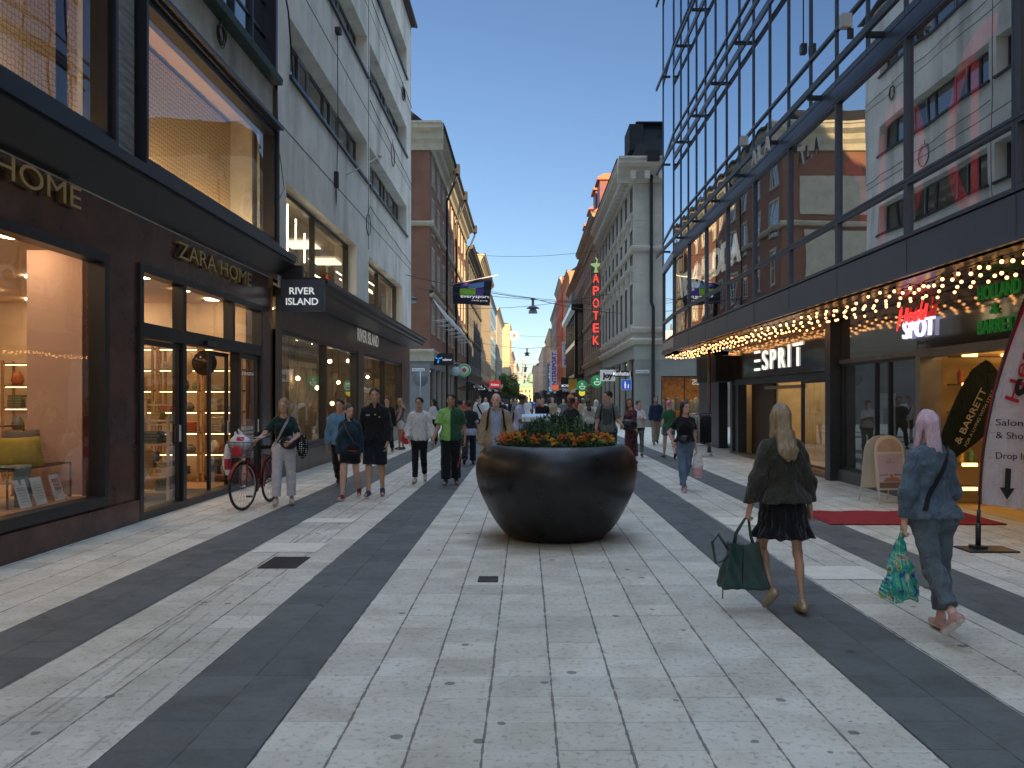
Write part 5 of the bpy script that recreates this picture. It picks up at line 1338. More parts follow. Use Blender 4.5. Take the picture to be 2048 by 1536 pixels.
# phone shop sign, round signs, clothes shop signs (left)
t = box_sign('projecting_sign', 'black box sign with a blue propeller emblem reading telenor', -6.05, -4.75, 54.5, 3.85, 4.62, .2, BLACKM, [('telenor', .60, .28, .17, .62, .01)], TW)
mb = MB(); BL = M('sign_blue', (.03, .25, .75), .4, emit=(.05, .4, 1), es=.3)
for a in (20, 150, 265):
    d = Vector((math.cos(R(a)), 0, math.sin(R(a)))); n_ = Vector((-d.z, 0, d.x)); c = Vector((-5.72, 54.48, 4.24))
    mb.prism([c, c + d * .1 + n_ * .06, c + d * .26 + n_ * .05, c + d * .29, c + d * .24 - n_ * .05, c + d * .1 - n_ * .04], (0, -.01, 0))
mb.build('emblem', BL, t)
def disc_sign(label, x, y, z, r, mats, rings, txt=None):
    t = thing('round_sign', label, 'sign', (x, y, z))
    mb = MB(); mb.lathe([(0, -.06), (r, -.06), (r, .06), (0, .06)], (x, y, z), 28, ax='y'); mb.build('disc', mats[0], t)
    k = 1
    for a, b in rings:
        mb = MB(); mb.lathe([(a, -.065 - .003 * k), (b, -.065 - .003 * k)], (x, y, z), 28, ax='y'); mb.build('ring', mats[k], t); k += 1
    if txt:
        mb = MB(); s_, h, wd, tm = txt; add_text(mb, s_, (x - wd / 2, y - .08, z - h / 2), (1, 0, 0), (0, 0, 1), h, wd, .01, .03); mb.build('lettering', tm, t)
    mb = MB(); xs = x - 1.2 if x < 0 else x + 1.2; mb.tube([(x, y, z + r), (x, y, z + r + .15), (xs, y, z + r + .15)], .03, 5); mb.build('bracket', BLACKM, t)
GS = M('sign_green', (.02, .30, .08), .5, emit=(.05, .6, .2), es=.08)
disc_sign('round white sign with a green ring hanging on the left side', -4.75, 64.5, 3.85, .50, (M('sign_cream', (.8, .8, .75), .5), GS, M('sign_red', (.55, .08, .05), .5)), ((.34, .46), (.0, .16)))
disc_sign('pale blue bubble sign overlapping the green ringed one', -5.35, 63.8, 3.75, .36, (M('sign_paleblue', (.50, .62, .70), .5),), ())
for k, (x0, x1, y, z0) in enumerate(((-5.6, -4.3, 86, 2.65), (-5.4, -4.3, 92, 2.5))):
    box_sign('projecting_sign', ('black ZARA sign, the nearer of two on the left side', 'black ZARA sign, the farther of two on the left side')[k], x0, x1, y, z0, z0 + .45, .15, BLACKM, [('ZARA', .15, .12, .24, x1 - x0 - .3, .01)], TW)
box_sign('projecting_sign', 'red sign with white script high on the left side', -5.6, -3.9, 128, 3.3, 4.4, .2, M('sign_red_bright', (.60, .03, .04), .5, emit=(1, .05, .05), es=.15), [('Ahlens', .2, .3, .4, 1.3, .02)], TW)
# street name plates
t = box_sign('street_name_plate', 'small white street name plate on the corner of the brown building', -7.1, -6.3, 51.9, 3.35, 3.55, .04, WHITEM, [('Mäster Samuelsg.', .05, .06, .08, .7, 0)], M('plate_blue', (.05, .08, .2), .5))
t = box_sign('street_name_plate', 'small white street name plate on the pale corner building', 6.35, 7.15, 47.86, 3.1, 3.3, .04, WHITEM, [('Drottninggatan', .05, .06, .08, .7, 0)], M('plate_blue', (.05, .08, .2), .5))
# back of a round traffic sign on a pole left
t = thing('traffic_sign', 'grey back of a round traffic sign on a pole at the left corner', 'traffic sign', (-5.95, 47, 0))
mb = MB(); mb.tube([(-5.95, 47, 0), (-5.95, 47, 3.2)], .035, 8); mb.build('pole', M('galvanised', (.35, .36, .36), .4, .6), t)
mb = MB(); mb.lathe([(0, .03), (.42, .03), (.42, .05), (0, .05)], (-5.95, 47, 2.75), 24, ax='y'); mb.build('disc', M('sign_back', (.16, .17, .17), .5, .3), t)
# gull / pharmacy sign
t = thing('pharmacy_sign', 'tall vertical red neon APOTEK sign with a green bowl on top', 'sign', (5.3, 70, 4.5))
NR2 = E('neon_pharmacy', (1, .05, .04), .9, (.4, .02, .02))
for k, ch in enumerate('APOTEK'):
    mb = MB(); add_text(mb, ch, (5.69, 70, 11.42 - 1.045 * k), (1, 0, 0), (0, 0, 1), .78, .50, .06, .0); mb.build('letter', NR2, t)
mb = MB(); mb.wbox(5.62, 5.66, 70.1, 70.16, 6.0, 13.2); mb.wbox(6.24, 6.28, 70.1, 70.16, 6.0, 13.2)
for z in (12.2, 10.0, 8.1, 6.1): mb.tube([(5.6, 70.13, z), (6.9, 70.13, z)], .04, 5)
mb.build('mast', BLACKM, t)
GL = M('bowl_green', (.35, .5, .22), .5, emit=(.5, .8, .35), es=.25)
mb = MB(); mb.lathe([(.0, 12.3), (.22, 12.3), (.09, 12.5), (.1, 12.7), (.42, 12.9), (.46, 13.0), (0, 13.0)], (5.95, 70, 0), 16); mb.tube([(5.95, 69.8, 13.0), (6.05, 69.8, 13.3), (5.88, 69.8, 13.5)], .06, 6); mb.build('bowl_emblem', GL, t)
# green circles
for k, (x, y, z, r) in enumerate(((5.35, 62, 2.92, .47), (4.95, 72.5, 2.75, .50))):
    t = thing('round_sign', ('green round sign with a white cup, the nearer of two on the right side', 'green round sign with a white cup, the farther of two on the right side')[k], 'sign', (x, y, z))
    mb = MB(); mb.lathe([(0, -.08), (r, -.08), (r, .08), (0, .08)], (x, y, z), 26, ax='y'); mb.build('disc', M('cup_green', (.03, .34, .10), .5, emit=(.05, .6, .2), es=.08), t)
    mb = MB(); mb.tube([(x + r * .5 * math.cos(a), y - .1, z - .03 + r * .5 * math.sin(a)) for a in [math.pi + j * math.pi / 10 for j in range(11)]], .03, 5); mb.tube([(x - r * .5, y - .1, z - .03), (x + r * .5, y - .1, z - .03)], .03, 5)
    mb.tube([(x + r * .12 * math.cos(a), y - .1, z + r * .35 + r * .12 * math.sin(a)) for a in [j * math.pi / 5 for j in range(10)]], .03, 5, closed=True)
    mb.build('emblem', TW, t)
box_sign('projecting_sign', 'white joy sign with black lettering', 4.95, 5.95, 55.0, 2.8, 3.55, .15, M('joy_white', (.8, .8, .78), .5, emit=(1, 1, 1), es=.05), [('joy', .15, .22, .34, .7, .06)], BLACKM, bracket=6.4)
box_sign('projecting_sign', 'Manhattan sign in white letters on a dark board', 5.15, 6.35, 49.2, 2.95, 3.28, .1, BLACKM, [('Manhattan', .02, .07, .26, 1.05, .02)], TW)
# blue pedestrian zone sign
t = thing('traffic_sign', 'square blue pedestrian zone sign with white figures of an adult and a child', 'traffic sign', (4.85, 40, 0))
mb = MB(); mb.tube([(5.05, 40.05, 0), (5.05, 40.05, 3.0)], .03, 8); mb.build('pole', M('galvanised', (.35, .36, .36)), t)
mb = MB(); mb.wbox(4.62, 5.10, 39.98, 40.0, 2.05, 2.57); mb.build('rim', WHITEM, t)
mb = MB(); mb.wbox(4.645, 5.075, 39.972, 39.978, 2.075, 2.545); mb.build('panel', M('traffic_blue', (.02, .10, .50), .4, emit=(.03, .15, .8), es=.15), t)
mb = MB()
def figure(x, z, h):
    mb.ball((x, 39.965, z + h * .88), (h * .09, .003, h * .1), 8)
    mb.prism([(x - h * .14, 39.968, z + h * .35), (x + h * .14, 39.968, z + h * .35), (x + h * .1, 39.968, z + h * .76), (x - h * .1, 39.968, z + h * .76)], (0, -.004, 0))
    for s_ in (-1, 1): mb.prism([(x + s_ * h * .02, 39.968, z), (x + s_ * h * .10, 39.968, z), (x + s_ * h * .12, 39.968, z + h * .34), (x + s_ * h * .01, 39.968, z + h * .34)], (0, -.004, 0))
figure(4.80, 2.14, .34); figure(4.95, 2.14, .22); mb.build('figures', TW, t)
# banners and small far signs (right)
def vbanner(x0, x1, y, z0, z1, label, pm, txt, tm):
    t = thing('banner', label, 'banner', (x0, y, z0))
    mb = MB(); mb.wbox(x0, x1, y, y + .1, z0, z1); mb.build('cloth', pm, t)
    if txt:
        mb = MB(); h = x1 - x0 - .3; add_text(mb, txt, (x1 - .15, y - .01, z0 + .4), (0, 0, 1), (-1, 0, 0), h * .8, z1 - z0 - .8, .01, .03); mb.build('lettering', tm, t)
    mb = MB(); mb.tube([(x1 - .1, y + .05, z0 + .2), (x1 + 1.0, y + .05, z0 + .2)], .04, 5); mb.tube([(x1 - .1, y + .05, z1 - .2), (x1 + 1.0, y + .05, z1 - .2)], .04, 5); mb.build('bracket', BLACKM, t)
vbanner(4.4, 5.7, 150, 3.4, 10.4, 'tall white banner with blue and red vertical letters on the right side', M('banner_white', (.7, .7, .72), .7), 'INTERSPORT', M('banner_blue', (.05, .06, .55), .6))
vbanner(4.3, 5.3, 165, 2.7, 8.6, 'tall sky blue banner with white vertical letters on the right side', M('banner_sky', (.05, .30, .60), .7), 'clas ohlson', TW)
vbanner(5.1, 5.95, 116, 6.0, 9.6, 'narrow white banner with small violet letters on the right side', M('banner_white', (.7, .7, .72), .7), 'Nordea', M('banner_blue', (.05, .06, .55)))
box_sign('projecting_sign', 'black sign with white strip lettering in the far right row', 4.6, 5.9, 108, 3.0, 4.4, .15, BLACKM, [('MONKI', .1, .15, .35, 1.1, .02)], TW)
box_sign('projecting_sign', 'mustard yellow square sign on the right side', 4.55, 5.45, 88, 2.3, 3.7, .15, M('mustard', (.50, .30, .03), .6), None, None)
disc_sign('small yellow round sign with a dark mark beside the mustard square', 5.0, 73.5, 2.15, .0 + .28, (M('sign_yellow', (.75, .60, .06), .5, emit=(1, .8, .1), es=.3),), ())
box_sign('projecting_sign', 'small coral red sign far on the right side', 4.2, 5.2, 130, 3.0, 3.8, .15, M('coral', (.70, .12, .08), .6, emit=(1, .2, .1), es=.2), None, None)
box_sign('projecting_sign', 'small pale blue sign far on the right side', 5.0, 5.9, 112, 2.6, 3.5, .15, M('pale_blue_sign', (.45, .52, .60), .6), None, None)
t = thing('traffic_sign', 'round orange traffic sign on a pole far on the right', 'traffic sign', (4.9, 90, 0))
mb = MB(); mb.tube([(4.9, 90.05, 0), (4.9, 90.05, 2.4)], .03, 6); mb.build('pole', M('galvanised', (.35, .36, .36)), t)
mb = MB(); mb.lathe([(0, 0), (.42, 0), (.42, .03), (0, .03)], (4.9, 90, 1.7), 20, ax='y'); mb.build('disc', M('sign_orange', (.65, .22, .05), .5), t)
# awnings
def awning(x0, x1, y0, y1, z, dz, label, mat, arm=True):
    t = thing('awning', label, 'awning', (x0, (y0 + y1) / 2, z))
    mb = MB(); mb.hexa([(x0, y0, z - .03), (x1, y0, z - dz - .03), (x1, y1, z - dz - .03), (x0, y1, z - .03), (x0, y0, z), (x1, y0, z - dz), (x1, y1, z - dz), (x0, y1, z)]); mb.wbox(min(x1, x1 + .03), max(x1, x1 + .03), y0, y1, z - dz - .28, z - dz - .031); mb.build('canvas', mat, t)
    mb = MB()
    for y in (y0 + .1, (y0 + y1) / 2, y1 - .1): mb.tube([(x0, y, z - dz - .4), (x1, y, z - dz - .04)], .03, 5)
    mb.build('arm', BLACKM, t)
DAW = cloth('awning_dark', (.03, .03, .035)); LAW = cloth('awning_light', (.50, .47, .40))
awning(-5.9, -4.3, 70, 75, 3.6, .7, 'dark folded awning on the left side, nearest of the row', DAW)
awning(-5.9, -4.4, 76, 82, 3.5, .7, 'dark awning on the left side, behind the nearest one', DAW)
awning(-5.9, -4.3, 96, 104, 3.4, .6, 'pale awning on the left side beyond the black signs', LAW)
awning(-5.9, -4.2, 112, 124, 3.5, .6, 'white awning far on the left side', LAW)
awning(6.2, 4.6, 77, 84, 3.0, .5, 'pale grey awning on the right side under the pharmacy sign', LAW)
awning(6.2, 4.4, 120, 130, 3.4, .7, 'cream awning far on the right side', LAW)
awning(6.0, 4.0, 140, 152, 3.4, .7, 'pale awning farthest on the right side', LAW)
awning(5.2, 3.4, 175, 190, 3.1, .6, 'grey awning beyond the blue banner', DAW)
# street lamps hung on wires
LMP = M('lamp_dark', (.06, .065, .075), .4, .5, .1); LGL = M('lamp_frosted', (.32, .33, .36), .3, 0, .05)
def lamp(x, y, z, label, s=1.0):
    t = thing('street_lamp', label, 'street lamp', (x, y, z), 'lamps hanging over the street')
    mb = MB(); mb.lathe([(.0, .62), (.06, .62), (.06, .36), (.11, .34), (.30, .24), (.30, .22), (.10, .22), (0, .22)], (x, y, z), 20); mb.wbox(x - .10, x + .10, y - .02, y + .02, z + .62, z + .68); mb.build('housing', LMP, t)
    mb = MB(); mb.lathe([(.12, .22), (.19, .1), (.21, 0), (.0, 0)], (x, y, z), 20); mb.build('shade', LGL, t)
for k, (x, y) in enumerate(((.34, 38), (.14, 76), (0, 108), (-.05, 118), (-.1, 150), (-.2, 185), (-.3, 205))):
    z = 5.55 if k < 2 else 5.4
    lamp(x, y, z, ['big bell shaped lamp hanging over the street, nearest of the row', 'second bell shaped lamp hanging over the street', 'third lamp hanging over the street', 'lamp hanging close behind the third one', 'fifth lamp down the street', 'sixth lamp down the street', 'farthest lamp down the street'][k])
    mb = MB(); xl = -5.1 if y < 37 else (-5.9); xr = 6.2
    for a, hh in ((-1, xl), (1, xr)):
        pts = [(x + (hh - x) * j / 8, y + (3.0 * a if y < 40 else 0) * j / 8 + (12 * j / 8 if y < 40 and a > 0 else 0), z + .68 + .85 * (j / 8) ** 1.5) for j in range(9)]
        mb.tube(pts, .015, 4)
    tag(mb.build('span_wire', CAB), ['wire carrying the nearest hanging lamp', 'wire carrying the second lamp', 'wire carrying the third lamp', 'wire carrying the lamp behind the third', 'wire carrying the fifth lamp', 'wire carrying the sixth lamp', 'wire carrying the farthest lamp'][k], 'wire')
t = thing('wall_lamp', 'bell shaped lamp hanging beside the brown plaster building', 'street lamp', (-6.3, 46.5, 7.05))
mb = MB(); mb.lathe([(.0, .66), (.06, .66), (.06, .36), (.11, .34), (.34, .24), (.34, .22), (0, .22)], (-6.35, 46.5, 7.0), 20); mb.build('housing', LMP, t)
mb = MB(); mb.lathe([(.14, .22), (.24, .1), (.26, 0), (.0, 0)], (-6.35, 46.5, 7.0), 20); mb.build('shade', LGL, t)
mb = MB(); mb.tube([(-6.35, 46.5, 7.66), (-6.2, 47, 7.95), (-5.4, 48.5, 7.9), (5.5, 60, 8.4)], .015, 4); mb.tube([(-6.35, 46.5, 7.66), (-8.5, 46, 7.9)], .015, 4); mb.ball((-5.5, 48.3, 7.9), .14, 8); mb.build('wire', CAB, t)
for k, (y0, z0, y1, z1, lab) in enumerate(((72, 14.2, 70, 14.1, 'thin high wire crossing the street with small clips'), (64, 10.6, 72, 10.0, 'thin wire crossing the street behind the flag'), (66, 8.8, 60, 9.2, 'lower thin wire crossing behind the flag'), (120, 11.4, 125, 11.0, 'distant thin wire crossing the street'))):
    mb = MB(); mb.tube([(-5.9 + 12 * j / 10, y0 + (y1 - y0) * j / 10, z0 + (z1 - z0) * j / 10 - .35 * math.sin(math.pi * j / 10)) for j in range(11)], .016, 4)
    tag(mb.build('span_wire', CAB), lab, 'wire')
# fabric things: feather flags
def rib(pts_l, pts_r, label, name, clothm, edgem, pole, base, texts, origin):
    pass
t = thing('feather_flag', 'white feather banner with red edge reading Salong & Shop Drop In with a black arrow', 'banner', (4.93, 9.04, 0))
SILK = cloth('banner_silk', (.60, .52, .53), .6, .06, .7)
mb = MB(); mb.tube([(4.93, 9.04, .05), (4.93, 9.04, .30)], .028, 10); mb.tube([(4.93, 9.04, .30), (4.94, 9.04, .44)], .02, 8)
q = [(4.94 + .80 * (s_ ** 1.8), 9.04, .44 + 3.0 * s_) for s_ in [j / 14 for j in range(15)]]
mb.tube(q, .011, 6); mb.build('pole', BLACKM, t)
mb = MB(); mb.wbox(4.74, 5.28, 8.85, 9.2, .0, .02); mb.wbox(4.86, 5.0, 8.97, 9.11, .02, .05); mb.build('base_plate', M('plate_steel', (.05, .05, .055), .4, .5), t, bevel=.004)
mb = MB(); n_ = 20; m_ = 8; idx = {}
def ft(s_, u, off=0):   # s_ 0..1 up, u 0..1 across
    zl = .50 + 2.9 * s_; xl = 4.95 + .80 * s_ ** 1.8
    wd = .78 - .1 * s_ - .45 * max(0, s_ - .75)
    droop = -.10 * u * (1 - s_) * (1 if u < .75 else (1 - (u - .75) * 2.2))
    return Vector((xl + wd * u, 9.04 + .30 * u * 0 + .035 * math.sin(9 * u + 4 * s_) + .02 * math.sin(17 * u * s_ + 2) - off, zl + droop + .0))
for i in range(n_ + 1):
    for j in range(m_ + 1): idx[(i, j)] = mb.pt(ft(i / n_, j / m_))
for i in range(n_):
    for j in range(m_): mb.face((idx[(i, j)], idx[(i + 1, j)], idx[(i + 1, j + 1)], idx[(i, j + 1)]), 0, True)
mb.build('cloth', SILK, t)
mb = MB()
for i in range(n_):
    a, b = i / n_, (i + 1) / n_
    mb.poly([ft(a, -.01, .006), ft(a, .045, .006), ft(b, .045, .006), ft(b, -.01, .006)])
mb.build('red_edge', cloth('banner_red_edge', (.42, .015, .03)), t)
for s_, x, z, h, wd in (('Salong', 5.08, 1.36, .075, .36), ('& Shop', 5.08, 1.22, .075, .36), ('Drop In', 5.08, 1.00, .075, .34)): mb = MB(); add_text(mb, s_, (x, 8.965, z), (1, 0, -.03), (.0, 0, 1), h, wd, .003); mb.build('lettering', M('print_black', (.012, .012, .014), .6), t)
mb = MB(); mb.prism([(5.185, 8.965, .90), (5.245, 8.965, .89), (5.235, 8.965, .68), (5.285, 8.965, .68), (5.20, 8.965, .56), (5.12, 8.965, .69), (5.175, 8.965, .69)], (0, -.004, 0))
mb.build('arrow', M('print_black', (.012, .012, .014), .6), t)
mb = MB(); add_text(mb, 'Head', (5.32, 8.96, 1.60), (.30, 0, 1), (-1, 0, .1), .17, .80, .003, .0, shear=.2); mb.build('red_print', M('print_red2', (.50, .01, .02), .6), t)
mb = MB(); add_text(mb, 'S', (5.48, 8.96, 1.66), (.2, 0, 1), (-1, 0, .1), .22, .2, .003, .03); mb.build('dark_print', M('print_black', (.012, .012, .014)), t)
# dark teardrop flag
t = thing('teardrop_flag', 'leaning dark green teardrop flag reading & BARRETT in the shop doorway', 'banner', (6.05, 12.1, 0))
def td(s_, u, off=0):
    ax = Vector((.50, 0, 1)).normalized(); side = Vector((1, 0, -.5)).normalized()
    o = Vector((5.92, 12.1, .55)); L_ = 1.85
    wd = .05 + .62 * math.sin(math.pi * min(1, s_ * .98) ** 1.5) ** .7 if s_ < 1 else .05
    return o + ax * L_ * s_ + side * wd * (u - .25) + Vector((0, -off + .02 * math.sin(8 * s_), 0))
mb = MB(); idx = {}; n_, m_ = 24, 6
for i in range(n_ + 1):
    for j in range(m_ + 1): idx[(i, j)] = mb.pt(td(i / n_, j / m_))
for i in range(n_):
    for j in range(m_): mb.face((idx[(i, j)], idx[(i + 1, j)], idx[(i + 1, j + 1)], idx[(i, j + 1)]), 0, True)
mb.build('cloth', cloth('flag_green_black', (.012, .022, .016)), t)
mb = MB(); ax = Vector((.5, 0, 1)).normalized(); sd = Vector((-1, 0, .5)).normalized()
add_text(mb, '& BARRETT', Vector((6.30, 12.04, .98)), ax, sd, .10, .88, .003, .01); add_text(mb, 'FOR A LIVING WITH STYLE', Vector((6.40, 12.04, .95)), ax, sd, .045, .9, .003)
mb.build('lettering', M('gold_print', (.50, .44, .28), .5), t)
mb = MB(); mb.tube([(5.9, 12.12, .05), (5.9, 12.12, .55)] + [td(s_ / 10, 0) + Vector((0, .02, 0)) for s_ in range(0, 11)], .012, 6); mb.wbox(5.72, 6.12, 11.95, 12.28, 0, .03); mb.build('pole', BLACKM, t)
# a-board
t = thing('a_board', 'white A-frame pavement board with rounded top and a massage poster', 'sign board', (5.7, 13.1, 0))
CRW = M('cream_frame', (.62, .59, .48), .4, 0, .06)
def panelpts(W, H, rtop=True):
    pts = [(0, 0), (W, 0), (W, H - W / 2)] + [(W / 2 + W / 2 * math.cos(a), H - W / 2 + W / 2 * math.sin(a) * 1.0) for a in [math.pi * j / 12 for j in range(1, 12)]] + [(0, H - W / 2)]
    return pts
def aboard(o, U, lean, W, H, th, inner):
    U = Vector(U).normalized(); N = U.cross(Vector((0, 0, 1))); V = (Vector((0, 0, 1)) + N * -lean).normalized()
    out = [o + U * a + V * b for a, b in panelpts(W, H)]
    return out, U, V, N
outf, U, V, N = aboard(Vector((5.48, 12.92, .22)), (1, .15, 0), .13, .50, .86, .02, None)
mb = MB(); mb.prism(outf, -N * .02); mb.build('front_panel', CRW, t, bevel=.003)
mb = MB(); o = Vector((5.48, 12.92, .22)) + N * .003
mb.poly([o + U * .04 + V * .03, o + U * .46 + V * .03, o + U * .46 + V * .56, o + U * .04 + V * .56]); 
mb.build('poster', M('poster_lilac', (.52, .46, .52), .25, 0, .05), t)
mb = MB(); o2 = o + N * .002
mb.poly([o2 + U * .04 + V * .03, o2 + U * .46 + V * .03, o2 + U * .46 + V * .12, o2 + U * .04 + V * .12], 0)
mb.poly([o2 + U * .10 + V * .13, o2 + U * .42 + V * .13, o2 + U * .34 + V * .20, o2 + U * .16 + V * .19], 1); mb.ball(o2 + U * .25 + V * .215, (.03, .002, .035), 8, 1)
mb.poly([o2 + U * .05 + V * .225, o2 + U * .20 + V * .235, o2 + U * .20 + V * .245, o2 + U * .05 + V * .24], 2); mb.poly([o2 + U * .30 + V * .225, o2 + U * .45 + V * .235, o2 + U * .45 + V * .245, o2 + U * .30 + V * .25], 2)
add_text(mb, 'MAYA', o2 + U * .18 + V * .42, U, V, .03, .14, .001, .0, 2); mb.tube([o2 + U * (.25 + .015 * math.cos(a)) + V * (.48 + .015 * math.sin(a)) for a in [j * .785 for j in range(8)]], .002, 4, 2, closed=True)
mb.build('print', [M('poster_stone', (.20, .16, .14), .5), M('poster_skin', (.40, .20, .13), .5), M('poster_ink', (.16, .14, .17), .5)], t)
mb = MB(); pts = [o + U * (.25 + .21 * math.cos(a)) + V * (.60 + .21 * math.sin(a)) for a in [math.pi * j / 14 for j in range(15)]]; mb.poly(pts); mb.build('arch_sheet', M('arch_peach', (.48, .38, .30), .2, 0, .2, 6), t)
outb, U2, V2, N2 = aboard(Vector((5.38, 13.34, .22)), (1, .12, 0), -.18, .50, .86, .02, None)
mb = MB(); mb.prism(outb, N2 * .02); mb.build('rear_panel', CRW, t, bevel=.003)
mb = MB()
for p in (Vector((5.50, 12.92, .22)), Vector((5.98, 12.99, .22))): mb.tube([p, p + Vector((0, -.03, -.215))], .011, 6)
for p in (Vector((5.39, 13.34, .22)), Vector((5.87, 13.40, .22))): mb.tube([p, p + Vector((-.01, .05, -.215))], .011, 6)
mb.build('leg', CRW, t)
# carpet
mb = MB(); idx = {}
for i in range(25):
    for j in range(7):
        u, v = i / 24, j / 6; x = 4.05 + (6.28 - 4.05) * u - (.10 if j == 0 else 0) * (1 - u); y = 10.80 + 1.28 * v
        z = .016 + .006 * math.sin(u * 21) * (v ** 3) + .002 * math.sin(u * 40 + v * 9); idx[(i, j)] = mb.pt((x, y, z))
for i in range(24):
    for j in range(6): mb.face((idx[(i, j)], idx[(i + 1, j)], idx[(i + 1, j + 1)], idx[(i, j + 1)]), 0, True)
mb.wbox(3.97, 6.27, 10.81, 12.07, .0045, .012)
tag(mb.build('red_carpet', M('red_carpet', (.30, .018, .022), .95, 0, .15, 5, .5, 200)), 'red entrance carpet lying across the dark stripe', 'carpet')
# planter with flowers
PX, PY = .37, 9.95
t = thing('planter', 'huge round black polished stone planter in the middle of the street', 'planter', (PX, PY, 0))
prof = [(.0, .0), (.50, .0), (.56, .012), (.64, .08), (.72, .18), (.80, .31), (.87, .45), (.925, .58), (.955, .70), (.965, .80), (.958, .88), (.935, .96), (.895, 1.03), (.84, 1.08), (.78, 1.105), (.735, 1.105), (.715, 1.09), (.71, 1.05), (.70, .95), (0, .95)]
def smoothprof(p, n=4):
    out = []
    for i in range(len(p) - 1):
        p0 = p[max(0, i - 1)]; p1 = p[i]; p2 = p[i + 1]; p3 = p[min(len(p) - 1, i + 2)]
        for k in range(n):
            s_ = k / n; f = lambda a, b, c, d: .5 * (2 * b + (c - a) * s_ + (2 * a - 5 * b + 4 * c - d) * s_ ** 2 + (3 * b - a - 3 * c + d) * s_ ** 3)
            out.append((f(p0[0], p1[0], p2[0], p3[0]), f(p0[1], p1[1], p2[1], p3[1])))
    return out + [p[-1]]
pb = [prof[0], prof[1]] + smoothprof(prof[2:18]) + prof[18:]
mb = MB(); mb.lathe(pb, (PX, PY, 0), 96)
PLM = M('polished_black_granite', (.015, .015, .016), .20, 0, .7, 3.0, spec=.42)
n, l = nt(PLM); b_ = n['Principled BSDF']; tc = n.new('ShaderNodeTexCoord'); tn = n.new('ShaderNodeTexNoise'); tn.inputs['Scale'].default_value = 3.5; tn.inputs['Detail'].default_value = 8
l.new(tc.outputs['Object'], tn.inputs['Vector']); rr_ = n.new('ShaderNodeMapRange'); rr_.inputs[1].default_value = .3; rr_.inputs[2].default_value = .75; rr_.inputs[3].default_value = .22; rr_.inputs[4].default_value = .5
l.new(tn.outputs['Fac'], rr_.inputs[0]); l.new(rr_.outputs[0], b_.inputs['Roughness'])
mb.build('bowl', PLM, t)
mb = MB(); mb.lathe([(0, .0), (.70, 0)], (PX, PY, 1.02), 48); mb.build('soil', M('soil', (.04, .028, .02), .95, 0, .4, 20, .8, 60), t)
# stain on the paving around the foot
LEAF = leafmat('plant_leaf', (.045, .10, .03)); LEAF2 = leafmat('plant_leaf_dark', (.022, .055, .022)); STEMM = M('stem', (.05, .09, .03), .7)
OR1 = M('marigold_orange', (.62, .15, .012), .7, 0, .3, 30); OR2 = M('marigold_yellow', (.60, .33, .03), .7, 0, .3, 30)
def marigold(seed, mat, n):
    r = random.Random(seed); t = thing('marigold', 'x', 'flower')
    mb = MB()
    for k in range(n):
        a = r.uniform(0, 6.28); rr = r.uniform(.0, .07); c = Vector((math.cos(a) * rr, math.sin(a) * rr, r.uniform(.10, .17)))
        R_ = r.uniform(.022, .033); nn = Vector((r.gauss(0, .35), r.gauss(0, .35) - .3, 1)).normalized(); e1 = nn.orthogonal().normalized(); e2 = nn.cross(e1)
        for lay in range(3):
            rl = R_ * (1 - .27 * lay); m_ = 9
            for j in range(m_):
                b = 2 * math.pi * (j + .5 * lay) / m_ + r.uniform(-.1, .1); d = e1 * math.cos(b) + e2 * math.sin(b); s_ = e1 * -math.sin(b) + e2 * math.cos(b)
                p = c + nn * (.006 * lay)
                mb.poly([p, p + d * rl * .7 + s_ * rl * .28 + nn * .003, p + d * rl + nn * (.004 + .006 * lay), p + d * rl * .7 - s_ * rl * .28 + nn * .003])
        mb.ball(c + nn * .012, R_ * .45, 6)
    me1 = mb.mesh('blossom', mat, recalc=False); link('blossom', me1, t)
    mb = MB()
    for k in range(46):
        a = r.uniform(0, 6.28); rr = r.uniform(.0, .09); c = Vector((math.cos(a) * rr, math.sin(a) * rr, r.uniform(.0, .13)))
        d = Vector((r.gauss(0, 1), r.gauss(0, 1), r.gauss(.2, .6))).normalized(); s_ = d.orthogonal().normalized(); L_ = r.uniform(.02, .045)
        mb.poly([c, c + d * L_ * .5 + s_ * L_ * .25, c + d * L_, c + d * L_ * .5 - s_ * L_ * .25])
    link('leaves', mb.mesh('leaves', LEAF, recalc=False), t)
    mb = MB()
    for k in range(5):
        a = r.uniform(0, 6.28); mb.tube([(0, 0, -.03), (math.cos(a) * .05, math.sin(a) * .05, .12)], .003, 4)
    link('stem', mb.mesh('stem', STEMM), t)
    return t
protos = [marigold(1, OR1, 4), marigold(2, OR2, 5), marigold(3, OR1, 3), marigold(4, OR2, 4)]
r = random.Random(12); k = 0; used_ = set()
for ring, cnt in ((.65, 36), (.56, 28), (.45, 14)):
    for j in range(cnt):
        a = 2 * math.pi * j / cnt + r.uniform(-.08, .08); i = r.choice((0, 0, 1, 2, 2, 3)); p = protos[i]
        z = 1.03 + r.uniform(-.01, .03) + (.03 if ring < .6 else 0)
        loc = (PX + math.cos(a) * ring, PY + math.sin(a) * ring, z); lab = ('orange' if i in (0, 2) else 'yellow') + ' marigold plant growing in the black planter'
        grp = 'orange marigolds in the planter' if i in (0, 2) else 'yellow marigolds in the planter'
        if i in used_: o = copytree(p, loc, r.uniform(0, 6.28), lab)
        else: o = p; o.location = loc; o['label'] = lab; used_.add(i)
        o['group'] = grp
mb = MB()
